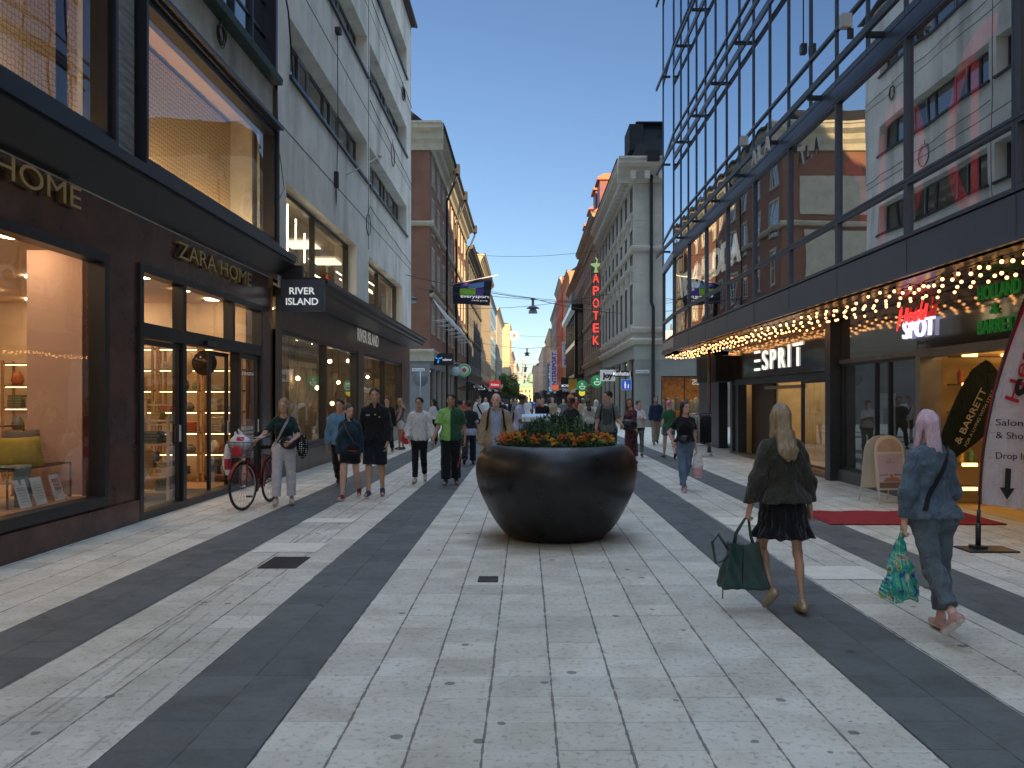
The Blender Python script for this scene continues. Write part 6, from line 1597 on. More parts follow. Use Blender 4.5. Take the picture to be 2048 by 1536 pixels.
for k in range(3400):     # bushy centre greens
    a = r.uniform(0, 6.28); rr = .52 * math.sqrt(r.random()); h = .38 * (1 - (rr / .60) ** 2) + .05
    c = Vector((PX + math.cos(a) * rr, PY + math.sin(a) * rr, 1.03 + h * r.random() ** .6)); d = Vector((r.gauss(0, .6), r.gauss(0, .6), r.gauss(.7, .5))).normalized(); s_ = d.orthogonal().normalized(); L_ = r.uniform(.03, .08)
    mb.poly([c, c + d * L_ * .5 + s_ * L_ * .13, c + d * L_, c + d * L_ * .5 - s_ * L_ * .13], 0 if r.random() < .6 else 1)
for k in range(70):
    a = r.uniform(0, 6.28); rr = .45 * math.sqrt(r.random()); b = Vector((PX + math.cos(a) * rr, PY + math.sin(a) * rr, 1.05)); mb.tube([b, b + Vector((r.gauss(0, .04), r.gauss(0, .04), r.uniform(.22, .38)))], .003, 4, 2)
tag(mb.build('foliage', [LEAF2, LEAF, STEMM], recalc=False), 'bushy dark green foliage filling the middle of the planter', 'foliage', None, 'stuff')
for k, (dx, dy, h) in enumerate(((-.22, .2, .40), (.1, .3, .42), (.3, .05, .38), (-.05, -.05, .36))):
    t = thing('sage_plant', ['grey green sprig rising left in the planter', 'tallest grey green sprig at the back of the planter', 'grey green sprig on the right of the planter', 'grey green sprig in the middle of the planter'][k], 'plant', (PX + dx, PY + dy, 1.03))
    mb = MB(); ml = MB()
    for j in range(6):
        a = r.uniform(0, 6.28); b = Vector((PX + dx, PY + dy, 1.03)); e = b + Vector((math.cos(a) * .07, math.sin(a) * .07, h * r.uniform(.8, 1.05))); mb.tube([b, b.lerp(e, .5) + Vector((0, 0, .02)), e], .0025, 4)
        for q in range(16):
            s_ = q / 16; p = b.lerp(e, .2 + .8 * s_); d = Vector((r.gauss(0, 1), r.gauss(0, 1), .6)).normalized(); w_ = d.orthogonal().normalized(); L_ = .035
            ml.poly([p, p + d * L_ * .5 + w_ * .006, p + d * L_, p + d * L_ * .5 - w_ * .006])
    mb.build('stem', STEMM, t); ml.build('leaves', leafmat('sage_leaf', (.10, .14, .09)), t, recalc=False)
# ================= figures: continuous bodies grown from smooth distance fields =================
F32 = np.float32
def v3(*a): return np.array(a, dtype=np.float64)
def unit(a): return a / (np.linalg.norm(a) + 1e-12)
def rcone(P, a, b, ra, rb):
    ba = b - a; L2 = float(ba @ ba) + 1e-12
    q = P - a.astype(F32); h = np.clip(q @ (ba / L2).astype(F32), 0, 1)
    d = q - h[:, None] * ba.astype(F32)
    return np.sqrt((d * d).sum(1)) - (ra + (rb - ra) * h).astype(F32)
def ell(P, c, r, Rm=None):
    q = P - np.asarray(c, dtype=F32)
    if Rm is not None: q = q @ Rm.astype(F32)
    r = np.asarray(r, dtype=F32)
    k0 = np.sqrt(((q / r) ** 2).sum(1)); k1 = np.sqrt(((q / (r * r)) ** 2).sum(1)) + 1e-9
    return k0 * (k0 - 1) / k1
def smin(a, b, k):
    h = np.clip(.5 + .5 * (b - a) / k, 0, 1)
    return b + (a - b) * h - k * h * (1 - h)
def smax(a, b, k): return -smin(-a, -b, k)
def union(ds, k):
    r = ds[0]
    for d in ds[1:]: r = smin(r, d, k)
    return r
def wob(P, seed, f, amp):
    r = np.random.RandomState(seed); o = np.zeros(len(P), F32)
    for i in range(5):
        kx = (r.normal(size=3) * f * (1 + .5 * i)).astype(F32); o += np.sin(P @ kx + F32(r.uniform(0, 6))) / (1 + .6 * i)
    return o * F32(amp / 2.2)
def snets(f, lo, hi, h):
    """surface nets over a sparsely evaluated field"""
    lo = np.array(lo, float); n = np.ceil((np.array(hi) - lo) / h).astype(int) + 1
    B = 8; nb = -(-n // B); n = nb * B
    V = np.full(tuple(n), 1.0, F32)
    bi = np.stack(np.meshgrid(*[np.arange(m) for m in nb], indexing='ij'), -1).reshape(-1, 3)
    cen = (lo + (bi * B + (B - 1) / 2) * h).astype(F32)
    d = f(cen); rad = h * B * .5 * 1.7321 * 1.75
    near = np.abs(d) < rad
    for b_, s_ in zip(bi[~near], d[~near]):
        if s_ < 0: x, y, z = b_ * B; V[x:x + B, y:y + B, z:z + B] = -1
    g = np.stack(np.meshgrid(*[np.arange(B)] * 3, indexing='ij'), -1).reshape(-1, 3)
    nbk = bi[near]
    for s0 in range(0, len(nbk), 256):
        blk = nbk[s0:s0 + 256]
        idx = (blk[:, None, :] * B + g[None]).reshape(-1, 3)
        V[idx[:, 0], idx[:, 1], idx[:, 2]] = f((lo + idx * h).astype(F32))
    sgn = V < 0
    c = np.zeros(tuple(n - 1), np.int8)
    for dx in (0, 1):
        for dy in (0, 1):
            for dz in (0, 1): c += sgn[dx:n[0] - 1 + dx, dy:n[1] - 1 + dy, dz:n[2] - 1 + dz]
    cells = np.argwhere((c > 0) & (c < 8))
    if len(cells) == 0: return np.zeros((0, 3)), np.zeros((0, 4), int)
    acc = np.zeros((len(cells), 3)); cnt = np.zeros(len(cells))
    cor = [np.array(q) for q in ((0, 0, 0), (1, 0, 0), (0, 1, 0), (1, 1, 0), (0, 0, 1), (1, 0, 1), (0, 1, 1), (1, 1, 1))]
    for i, j in ((0, 1), (2, 3), (4, 5), (6, 7), (0, 2), (1, 3), (4, 6), (5, 7), (0, 4), (1, 5), (2, 6), (3, 7)):
        a = cells + cor[i]; b = cells + cor[j]; va = V[a[:, 0], a[:, 1], a[:, 2]]; vb = V[b[:, 0], b[:, 1], b[:, 2]]
        m = (va < 0) != (vb < 0); t = (va / (va - vb + 1e-12))[m][:, None]
        acc[m] += a[m] + (b - a)[m] * t; cnt[m] += 1
    verts = lo + acc / cnt[:, None] * h
    vid = np.full(tuple(n - 1), -1, int); vid[cells[:, 0], cells[:, 1], cells[:, 2]] = np.arange(len(cells))
    quads = []
    for ax in range(3):
        u, w_ = (ax + 1) % 3, (ax + 2) % 3
        sl0 = [slice(1, n[k] - 1) for k in range(3)]; sl0[ax] = slice(0, n[ax] - 1); sl1 = list(sl0); sl1[ax] = slice(1, n[ax])
        A, Bv = sgn[tuple(sl0)], sgn[tuple(sl1)]
        e = np.argwhere(A != Bv)
        if not len(e): continue
        flip = A[e[:, 0], e[:, 1], e[:, 2]]
        base = e.copy(); base[:, u] += 1; base[:, w_] += 1
        def at(du, dw):
            q = base.copy(); q[:, u] += du; q[:, w_] += dw
            return vid[q[:, 0], q[:, 1], q[:, 2]]
        q = np.stack([at(-1, -1), at(0, -1), at(0, 0), at(-1, 0)], 1)
        q[~flip] = q[~flip][:, ::-1]; quads.append(q)
    Q = np.concatenate(quads); Q = Q[(Q >= 0).all(1)]
    return verts, Q

SKIN = {}
def skinmat(tone):
    k = 'skin_%s' % tone
    if k in _mc: return _mc[k]
    c = {'fair': (.62, .38, .29), 'tan': (.52, .30, .20), 'mid': (.42, .24, .155), 'brown': (.16, .08, .05), 'warm': (.48, .30, .20)}[tone]
    m = M(k, c, .5, 0, .08, 20, .15, 120, spec=.4)
    n, l = nt(m); b = n['Principled BSDF']; b.inputs['Subsurface Weight'].default_value = .12; b.inputs['Subsurface Radius'].default_value = (.02, .008, .004)
    return m
def hairmat(name, c):
    k = 'hair_' + name
    if k in _mc: return _mc[k]
    m = M(k, c, .42, 0, .35, 60, 0, stretch=(6, 6, .35), spec=.5)
    n, l = nt(m); b = n['Principled BSDF']
    tc = n.new('ShaderNodeTexCoord'); mp = n.new('ShaderNodeMapping'); mp.inputs['Scale'].default_value = (130, 130, 6)
    t = n.new('ShaderNodeTexNoise'); t.inputs['Scale'].default_value = 1; t.inputs['Detail'].default_value = 3
    l.new(tc.outputs['Object'], mp.inputs[0]); l.new(mp.outputs[0], t.inputs['Vector'])
    bp = n.new('ShaderNodeBump'); bp.inputs['Strength'].default_value = .8; bp.inputs['Distance'].default_value = .008
    l.new(t.outputs['Fac'], bp.inputs['Height']); l.new(bp.outputs[0], b.inputs['Normal'])
    return m

def dirv(f, o, side):   # limb direction: f forward swing, o outward swing (degrees), hanging down at 0,0
    f, o = math.radians(f), math.radians(o)
    return unit(v3(side * math.sin(o), math.sin(f) * math.cos(o), -math.cos(f) * math.cos(o)))

class Fig:
    """pose: legs ((hip swing, knee bend, out), ...) right then left; arms ((f1,o1,f2,o2), ...) right then left. forward = +y, right = +x"""
    def __init__(s, H=1.7, female=False, legs=((12, 3, 1), (-14, 14, 1)), arms=((6, 8, 14, 4), (-8, 8, 4, 4)), lean=2, head=(0, 0), build=1.0, curl=35, foot=(0, 0), twist=0, handrot=(0, 0)):
        k = H / 1.755; s.k = k; s.H = H; s.female = female; s.build = build; s.curl = curl; s.headyp = head; s.handrot = handrot
        hw = (.088 if female else .085) * k
        s.hipc = v3(0, 0, .90 * k); s.hips = [v3(hw, 0, .90 * k), v3(-hw, 0, .90 * k)]
        s.knees, s.ankles, s.toes, s.heels, s.footd = [], [], [], [], []
        for i, sd in enumerate((1, -1)):
            a, kb, out = legs[i]
            d1 = dirv(a, out, sd); d2 = dirv(a - kb, out * .4, sd)
            kn = s.hips[i] + d1 * .425 * k; an = kn + d2 * .40 * k
            pitch = foot[i]   # degrees, toes down positive
            fd = unit(v3(sd * .12, math.cos(R(pitch)), -math.sin(R(pitch)))); up = unit(v3(0, math.sin(R(pitch)), math.cos(R(pitch))))
            s.knees.append(kn); s.ankles.append(an); s.footd.append((fd, up))
            s.heels.append(an - fd * .045 * k - up * .05 * k); s.toes.append(an + fd * .165 * k - up * .062 * k)
        zmin = min(min(h[2], t[2]) - .028 for h, t in zip(s.heels, s.toes))
        sh = v3(0, 0, -zmin)
        for L_ in (s.hips, s.knees, s.ankles, s.toes, s.heels):
            for q in L_: q += sh
        s.hipc = s.hipc + sh; s.lift = sh[2]
        ln = R(lean); tw = R(twist)
        def up_(p):   # torso frame: p in standing coords relative to hip
            x, y, z = p; x2 = x * math.cos(tw) - y * math.sin(tw); y2 = x * math.sin(tw) + y * math.cos(tw)
            return s.hipc + v3(x2, y2 * math.cos(ln) + z * math.sin(ln), z * math.cos(ln) - y2 * math.sin(ln)) * 1.0
        s.up = up_
        sw = (.138 if female else .164) * k * (build ** .5)
        s.sw = sw
        s.sho = [up_((sw, -.01 * k, .458 * k)), up_((-sw, -.01 * k, .458 * k))]
        s.neck0 = up_((0, -.012 * k, .52 * k)); s.neck1 = up_((0, .018 * k, .62 * k)); s.headc = up_((0, .025 * k, .70 * k))
        s.elb, s.wri, s.fdir = [], [], []
        for i, sd in enumerate((1, -1)):
            f1, o1, f2, o2 = arms[i]
            e = s.sho[i] + dirv(f1, o1, sd) * .285 * k; w_ = e + dirv(f2, o2, sd) * .245 * k
            s.elb.append(e); s.wri.append(w_); s.fdir.append(dirv(f2, o2, sd))
        ya, pi_ = R(head[0]), R(head[1])
        Rz = np.array([[math.cos(ya), -math.sin(ya), 0], [math.sin(ya), math.cos(ya), 0], [0, 0, 1]]); Rx = np.array([[1, 0, 0], [0, math.cos(pi_), math.sin(pi_)], [0, -math.sin(pi_), math.cos(pi_)]])
        s.HR = Rz @ Rx
    def hp(s, x, y, z): return s.headc + s.HR @ (v3(x, y, z) * s.k)
    def torso(s, P, off=0, k_=.05):
        k = s.k; b = s.build; u = s.up; f = s.female
        tr = np.array([[1, 0, 0], [0, 1, 0], [0, 0, 1]], float)
        wa = .118 if f else .135; ch = .150 if f else .172; hp_ = .172 if f else .165
        ds = [ell(P, u((0, 0, .02 * k)), (hp_ * k * b + off, .118 * k * b + off, .135 * k + off)),
              ell(P, u((0, .005 * k, .17 * k)), (wa * k * b + off, (.088 if f else .10) * k * b + off, .16 * k + off)),
              ell(P, u((0, -.005 * k, .36 * k)), (ch * k * b ** .7 + off, .105 * k * b + off, .19 * k + off)),
              rcone(P, u((-s.sw * .72, -.012 * k, .44 * k)), u((s.sw * .72, -.012 * k, .44 * k)), .050 * k + off, .050 * k + off)]
        ds.append(ell(P, u((0, -.016 * k, .49 * k)), (.095 * k + off * .5, .055 * k + off * .5, .05 * k + off * .4)))
        for sd in (1, -1): ds.append(rcone(P, u((sd * .02 * k, -.018 * k, .505 * k)), u((sd * s.sw * .92, -.012 * k, .462 * k)), .046 * k + off * .6, .038 * k + off * .7))
        if f:
            for sd in (1, -1): ds.append(ell(P, u((sd * .068 * k, .085 * k, .35 * k)), (.062 * k + off, .052 * k + off, .062 * k + off)))
        for sd in (1, -1): ds.append(ell(P, u((sd * .075 * k, -.055 * k, -.02 * k)), (.088 * k * b + off, .085 * k + off, .10 * k + off)))
        return union(ds, F32(k_))
    def leg(s, P, i, o1=0, o2=0, o3=0):
        k = s.k; b = s.build ** .6; f = s.female
        a, kn, an = s.hips[i], s.knees[i], s.ankles[i]; sd = (1, -1)[i]
        d = unit(an - kn); back = unit(np.cross(d, v3(1, 0, 0))); back = back if back[1] < 0 else -back
        mid = kn + (an - kn) * .30 + back * .018 * k
        ds = [rcone(P, a + v3(0, 0, .0), kn, (.090 if f else .088) * k * b + o1, .052 * k * b + o2),
              rcone(P, kn, an, .047 * k * b + o2, .034 * k + o3),
              ell(P, mid, (.047 * k * b + o2, .050 * k * b + o2, .11 * k + o2))]
        return union(ds, F32(.04))
    def arm(s, P, i, o1=0, o2=0, o3=0, end=1.0):
        k = s.k; b = s.build ** .5 * (.88 if s.female else 1.0)
        a, e, w_ = s.sho[i], s.elb[i], s.wri[i]
        ds = [rcone(P, a, e, (.043 * k * b + o1 * .55), .039 * k * b + o2), rcone(P, e, w_, .040 * k * b + o2, .026 * k * b + o3), rcone(P, a, a + (e - a) * .25, .042 * k * b + o1 * .55, .046 * k * b + o1 * .8)]
        return union(ds, F32(.03))
    def head(s, P):
        k = s.k; j = .94 if s.female else 1.0; Rm = s.HR
        ds = [ell(P, s.hp(0, -.012, .035), (.074 * k, .093 * k, .088 * k), Rm), ell(P, s.hp(0, .022, -.03), (.056 * k * j, .066 * k, .082 * k), Rm),
              ell(P, s.hp(0, .052, -.078), (.030 * k, .026 * k, .024 * k), Rm)]
        d = union(ds, F32(.03 * k))
        d = smin(d, union([rcone(P, s.hp(0, .085, .018), s.hp(0, .103, -.018), .009 * k, .0135 * k)], .01), F32(.014))
        d = smin(d, rcone(P, s.hp(-.03, .078, .032), s.hp(.03, .078, .032), .010 * k, .010 * k), F32(.018))
        d = smin(d, rcone(P, s.hp(-.016, .088, -.048), s.hp(.016, .088, -.048), .009 * k, .009 * k), F32(.012))
        for sd in (1, -1):
            d = smax(d, -ell(P, s.hp(sd * .030, .092, .010), (.017 * k, .014 * k, .011 * k), Rm), F32(.01))
            d = smin(d, ell(P, s.hp(sd * .075, -.005, .0), (.010 * k, .018 * k, .030 * k), Rm), F32(.006))
        return d
    def body(s, P):
        k = s.k
        d = s.torso(P)
        for i in (0, 1): d = smin(d, s.leg(P, i), F32(.05))
        for i in (0, 1): d = smin(d, s.arm(P, i), F32(.035))
        d = smin(d, rcone(P, s.neck0, s.neck1, (.055 if s.female else .066) * k, (.046 if s.female else .056) * k), F32(.05))
        d = smin(d, s.head(P), F32(.02))
        for i in (0, 1): d = smin(d, rcone(P, s.heels[i] + s.footd[i][1] * .02, s.toes[i] + s.footd[i][1] * .012, .03 * k, .024 * k), F32(.03))
        return d
    def hand(s, P, i):
        k = s.k * (.93 if s.female else 1.0); sd = (1, -1)[i]
        F, A, N = s.handframe(i); w_ = s.wri[i]; c = s.curl
        Rm = np.stack([A, N, F], 1)
        ds = [ell(P, w_ + F * .048 * k + N * .004, (.040 * k, .016 * k, .052 * k), Rm), rcone(P, w_ - F * .03, w_ + F * .02, .026 * k, .024 * k)]
        fl = []
        for j, (off, L_) in enumerate(((.028, .070), (.010, .078), (-.009, .073), (-.027, .058))):
            p = w_ + F * .085 * k + A * off * k; ang = R(c * .45 + j * 3)
            for q, fr in enumerate((.42, .32, .26)):
                d = F * math.cos(ang) + N * math.sin(ang) + A * (.04 * (1.5 - j))
                p2 = p + unit(d) * L_ * fr * k * 1.05; fl.append(rcone(P, p, p2, (.0095 - .001 * q) * k, (.0088 - .001 * q) * k)); p = p2; ang += R(c * (.9 if q == 0 else .7))
        t0 = w_ + F * .03 * k + A * .030 * k; t1 = t0 + unit(F * .75 + A * .55 + N * .35) * .042 * k; t2 = t1 + unit(F * .9 + A * .1 + N * .4) * .033 * k
        fl += [rcone(P, t0, t1, .013 * k, .011 * k), rcone(P, t1, t2, .0105 * k, .0085 * k)]
        d = union(ds, F32(.012)); f_ = fl[0]
        for q in fl[1:]: f_ = np.minimum(f_, q)
        return smin(d, f_, F32(.006))
    def handframe(s, i):
        sd = (1, -1)[i]; F = s.fdir[i]
        med = v3(-sd, 0, 0); N = unit(med - F * (med @ F)); A = np.cross(F, N)
        if A[1] < 0 and abs(A[1]) > .3 or (abs(A[1]) <= .3 and A[2] < 0): A = -A
        a = R(s.handrot[i]);
        if a: N, A = unit(N * math.cos(a) + A * math.sin(a)), unit(A * math.cos(a) - N * math.sin(a))
        return F, A, N

def to_mesh(name, V, Q, mats, mi=None, extra=None):
    """extra: MB with added islands (eyes, lips) using material indices"""
    v = [tuple(p) for p in V]; f = [tuple(int(i) for i in q) for q in Q]; m = list(mi) if mi is not None else [0] * len(f)
    if extra is not None:
        b = len(v); v += extra.v; f += [tuple(i + b for i in q) for q in extra.f]; m += extra.m
    me = bpy.data.meshes.new(name); me.from_pydata(v, [], f); me.polygons.foreach_set('material_index', m)
    me.polygons.foreach_set('use_smooth', [True] * len(f))
    for q in mats: me.materials.append(q)
    return me
EYEW = M('eye_white', (.34, .30, .27), .3, 0, 0); EYED = M('eye_dark', (.02, .015, .012), .2, 0, 0)
LIPS = {'m': M('lips_m', (.30, .13, .10), .5, 0, 0), 'f': M('lips_f', (.38, .10, .09), .45, 0, 0)}
SHIRTCUT = None
def make_person(label, loc, rz, fig, tone='fair', hair=('short', 'dark'), top=None, bottom=None, shoes=(.05, .05, .05), sole=None, res=.011, group=None, beard=None, extra=(), neckcut=.075):
    """returns the person's Empty; loc = ground point"""
    x0, y0 = loc[0], loc[1]; zg = loc[2] if len(loc) > 2 else .005
    t = thing('person', label, 'person', (x0, y0, zg), group, rz)
    k = fig.k
    A = np.array([fig.heels[0], fig.heels[1], fig.toes[0], fig.toes[1], fig.headc, fig.wri[0], fig.wri[1], fig.elb[0], fig.elb[1], fig.knees[0], fig.knees[1], fig.sho[0], fig.sho[1]])
    lo = A.min(0) - .26; hi = A.max(0) + .26; lo[2] = -.04
    def addmesh(name, f, mats, mi_fn=None, lo_=None, hi_=None, h=None, extra_=None):
        V, Q = snets(f, lo if lo_ is None else lo_, hi if hi_ is None else hi_, h or res)
        if len(Q) == 0: return None
        mi = None
        if mi_fn is not None: mi = mi_fn(V[Q].mean(1))
        o = link(name, to_mesh(name, V, Q, mats, mi, extra_), None); o.parent = t; o.location = (0, 0, 0); return o
    # ---- body with hands, eyes, lips, brows
    detail = res < .02
    ex = MB()
    hc = {'dark': (.012, .009, .008), 'black': (.006, .006, .007), 'brown': (.05, .026, .014), 'blonde': (.36, .24, .11), 'ash': (.27, .20, .12), 'grey': (.42, .40, .38), 'lilac': (.52, .38, .46), 'red': (.10, .03, .02), 'pink': (.6, .2, .3), 'white': (.6, .58, .55)}[hair[1]]
    HM = hairmat(hair[1], hc)
    if detail:
        for sd in (1, -1):
            e = Vector(fig.hp(sd * .0300, .073, .010)); ex.ball(e, .0112 * k, 10, 1)
            e2 = Vector(fig.hp(sd * .0300, .0800, .010)); ex.ball(e2, .0068 * k, 8, 2)
            b0, b1, b2 = [Vector(fig.hp(sd * q, w_, z)) for q, w_, z in ((.016, .091, .034), (.032, .088, .0385), (.050, .074, .033))]
            ex.tube([b0, b1, b2], [.0030 * k, .0038 * k, .002 * k], 5, 4)
        Z = [Vector(fig.hp(q, w_, z)) for q, w_, z in ((-.022, .084, -.046), (-.008, .0955, -.0445), (.008, .0955, -.0445), (.022, .084, -.046))]
        ex.tube(Z, [.002 * k, .0052 * k, .0052 * k, .002 * k], 6, 3)
    covers = []
    # ---- hair
    st = hair[0]
    if st != 'bald':
        Rm = fig.HR; hp = fig.hp
        def hairf(P):
            d = ell(P, hp(0, -.018, .042), (.0805 * k, .100 * k, .0955 * k), Rm)
            q = (P - fig.headc.astype(F32)) @ Rm.astype(F32) / F32(k)
            face = np.maximum(F32(.045) - q[:, 1] + (q[:, 2] - F32(.02)) * F32(.22), q[:, 2] - F32(.090) + np.abs(q[:, 0]) * F32(.35))   # negative inside the face region
            if st in ('short', 'crop', 'receding'):
                lim = .0 if st != 'receding' else .06
                low = F32(-.035) - q[:, 2] + np.clip(q[:, 1] * F32(1.0) + F32(.03), 0, 1) * F32(.9)
                d = np.maximum(d + (F32(.006 * k) if st == 'crop' else 0), low * F32(.7))
                d = np.maximum(d, -face - (F32(0) if st != 'receding' else F32(-.02)))
                if st == 'receding': d = np.maximum(d, np.minimum(q[:, 2] - F32(.06), F32(1)))
            else:
                L_ = {'bob': .20, 'chin': .17, 'long': .34, 'vlong': .46, 'bun': .0, 'pony': .0}[st]
                d = np.maximum(d, -face)
                if L_:
                    cur = []
                    for sd in (1, -1):
                        cur.append(rcone(P, hp(sd * .066, -.02, .02), hp(sd * (.085 if st in ('bob', 'chin') else .08), -.03 + .02 * (st == 'bob'), -L_ * .85), .026 * k, .022 * k))
                        
                    if L_ > .3:
                        cur.append(rcone(P, hp(0, -.06, .02), hp(0, -.10, -.14), .066 * k, .062 * k)); cur.append(rcone(P, hp(0, -.10, -.14), hp(.0, -.165, -.26), .060 * k, .055 * k)); cur.append(rcone(P, hp(0, -.165, -.26), hp(.01, -.185, -L_), .055 * k, .030 * k))
                        for sd in (1, -1): cur.append(rcone(P, hp(sd * .05, -.10, -.12), hp(sd * .065, -.165, -.25), .03 * k, .022 * k)); cur.append(rcone(P, hp(sd * .065, -.165, -.25), hp(sd * .045, -.185, -L_ * .9), .024 * k, .012 * k))
                    else: cur.append(rcone(P, hp(0, -.07, .02), hp(.0, -.105, -L_), .060 * k, .052 * k))
                    
                    c_ = union(cur, F32(.03)); 
                    d = smin(d, c_, F32(.03)); d = np.maximum(d, -(face + F32(.012)))
                    d = np.maximum(d, F32(-L_) - q[:, 2] + np.sin(np.arctan2(q[:, 0], -q[:, 1]) * 17) * F32(.008))
                else:
                    low = F32(-.05) - q[:, 2] + np.clip(q[:, 1] + F32(.03), 0, 1) * F32(.8); d = np.maximum(d, low * F32(.7))
                    if st == 'bun': d = smin(d, ell(P, hp(0, -.11, .06), (.035 * k, .035 * k, .035 * k)), F32(.01))
                    else: d = smin(d, rcone(P, hp(0, -.10, .05), hp(0, -.14, -.14), .028 * k, .016 * k), F32(.012))
            th = np.arctan2(q[:, 0], -q[:, 1] + F32(.02))
            d = d + (np.sin(th * 46 + np.sin(q[:, 2] * 30) * 1.5) * F32(.0020) + np.sin(th * 19 + 2 + q[:, 2] * 9) * F32(.0028)) * F32(k) + wob(P, 3, 34, .006)
            return d
        ext = {'bob': .28, 'chin': .24, 'long': .42, 'vlong': .55}.get(st, .16)
        addmesh('hair', hairf, [HM], lo_=fig.headc - v3(.20, .24, ext), hi_=fig.headc + v3(.20, .22, .2), h=min(res, .007) if detail else res)
    if beard:
        bm2 = hairmat(beard, {'grey': (.42, .40, .38), 'dark': (.02, .014, .01)}.get(beard, hc))
        addmesh('beard', lambda P: np.maximum(union([ell(P, fig.hp(0, .045, -.072), (.046 * k, .040 * k, .034 * k), fig.HR), ell(P, fig.hp(0, .02, -.055), (.060 * k, .05 * k, .03 * k), fig.HR)], F32(.01)), -ell(P, fig.hp(0, .10, -.046), (.018 * k, .03 * k, .007 * k), fig.HR)) + wob(P, 8, 120, .002), [bm2], lo_=fig.headc - .16, hi_=fig.headc + .16, h=.007)
    # ---- clothes
    def clip_leg(P, d, i, frac):   # keep above fraction of the leg (0 hip, 1 knee, 2 ankle)
        a, b_, c = fig.hips[i], fig.knees[i], fig.ankles[i]
        if frac >= 1: p = b_ + (c - b_) * (frac - 1); n_ = unit(c - b_)
        else: p = a + (b_ - a) * frac; n_ = unit(b_ - a)
        return np.maximum(d, (P - p.astype(F32)) @ n_.astype(F32))
    if bottom:
        kind = bottom.get('kind', 'trousers'); off = bottom.get('off', .012) * k; fl = bottom.get('flare', .018) * k
        wz = fig.up((0, 0, bottom.get('waist', .14) * k)); upn = unit(fig.up((0, 0, 1)) - fig.up((0, 0, 0)))
        wamp = bottom.get('wrinkle', .004)
        if kind in ('trousers', 'shorts'):
            frac = bottom.get('len', 1.93 if kind == 'trousers' else .75)
            def bf(P):
                d = fig.torso(P, off)
                cut = ((P - wz.astype(F32)) @ upn.astype(F32)); d = np.maximum(d, cut)
                crotch = fig.hipc[2] - .09 * k; d = np.maximum(d, F32(crotch) - P[:, 2])
                lg = [clip_leg(P, fig.leg(P, i, off, off + fl * .4, fl + off + .004), i, frac) for i in (0, 1)]
                for i in (0, 1): d = smin(d, lg[i], F32(.045))
                fold = np.sin(P[:, 2] * F32(75) + P[:, 0] * 22 + np.sin(P[:, 1] * 40)) * F32(wamp * .35)
                return d + wob(P, int(k * 1000) % 97 + 1, 26, wamp) + fold
        else:   # skirt
            hem = bottom.get('hem', .55); r0 = bottom.get('r0', .15) * k; r1 = bottom.get('r1', .26) * k; npl = bottom.get('pleats', 14); amp = bottom.get('amp', .012)
            tz = float(wz[2]); sway = bottom.get('sway', 0)
            def bf(P):
                tt = np.clip((F32(tz) - P[:, 2]) / F32(tz - hem), 0, 1)
                cx = fig.hipc[0] + F32(sway) * tt; cy = fig.hipc[1] + fig.up((0, 0, .1))[1] * (1 - tt)
                X_, Y_ = P[:, 0] - cx, (P[:, 1] - cy) * F32(1.18)
                th = np.arctan2(X_, Y_); ra = np.sqrt(X_ * X_ + Y_ * Y_)
                ruf = bottom.get('ruffle', 0)
                rr_ = F32(r0) + F32(r1 - r0) * np.sqrt(tt) + np.clip((tt - .72) / .28, 0, 1) * F32(ruf) * (1 + .45 * np.sin(th * 9 + 1)) + np.sin(th * npl + np.sin(th * 3) * 1.2) * F32(amp) * tt + np.sin(th * npl * 2.3) * F32(amp * .4) * tt
                d = (ra - rr_) * F32(.7)
                d = np.maximum(d, P[:, 2] - F32(tz)); d = np.maximum(d, F32(hem) + np.sin(th * npl) * F32(amp * .7) - P[:, 2])
                return d + wob(P, 5, 22, .004)
        covers.append(bf)
        addmesh('shorts' if kind == 'shorts' else ('skirt' if kind == 'skirt' else 'trousers'), bf, bottom['mats'], bottom.get('mi'), h=res if res > .012 else res)
    if top:
        layers = top if isinstance(top, list) else [top]
        for tp in layers:
            off = tp.get('off', .012) * k; sl = tp.get('sleeve', 2.0); hem = tp.get('hem', -.02) * k; loose = tp.get('loose', .01) * k
            hz = fig.up((0, 0, hem)); upn = unit(fig.up((0, 0, 1)) - fig.up((0, 0, 0))); wamp = tp.get('wrinkle', .005)
            nc = tp.get('neck', neckcut)
            def tf(P, tp=tp, off=off, sl=sl, hz=hz, upn=upn, wamp=wamp, nc=nc, loose=loose):
                rel = (P - hz.astype(F32)) @ upn.astype(F32)
                lo_ = np.clip(1 - rel / F32(.35), 0, 1)
                d = fig.torso(P, off) - lo_ * F32(loose)
                if tp.get('skirted'):
                    d = smin(d, rcone(P, fig.up((0, 0, .12 * k)), hz, .13 * k, tp['skirted'] * k), F32(.05))
                if sl > 0:
                    for i in (0, 1):
                        a, e, w_ = fig.sho[i], fig.elb[i], fig.wri[i]; so = tp.get('sleeve_off', .012) * k
                        q = fig.arm(P, i, off + so * .5, off + so, off + so * .9)
                        if sl >= 1: p = e + (w_ - e) * (sl - 1); n_ = unit(w_ - e)
                        else: p = a + (e - a) * sl; n_ = unit(e - a)
                        q = np.maximum(q, (P - p.astype(F32)) @ n_.astype(F32))
                        d = smin(d, q, F32(.016))
                else:
                    for i in (0, 1): d = np.maximum(d, -(np.sqrt(((P - (fig.sho[i] + v3((1, -1)[i] * .03, 0, .02)).astype(F32)) ** 2).sum(1)) - F32(.075 * k)))
                d = np.maximum(d, -rel)
                cn = fig.up((0, .03 * k, (.545 + .0) * k)); d = smax(d, -(rcone(P, fig.neck0 + v3(0, .02, .03), fig.neck1 + v3(0, .02, .1), nc * k, nc * 1.2 * k)), F32(.012))
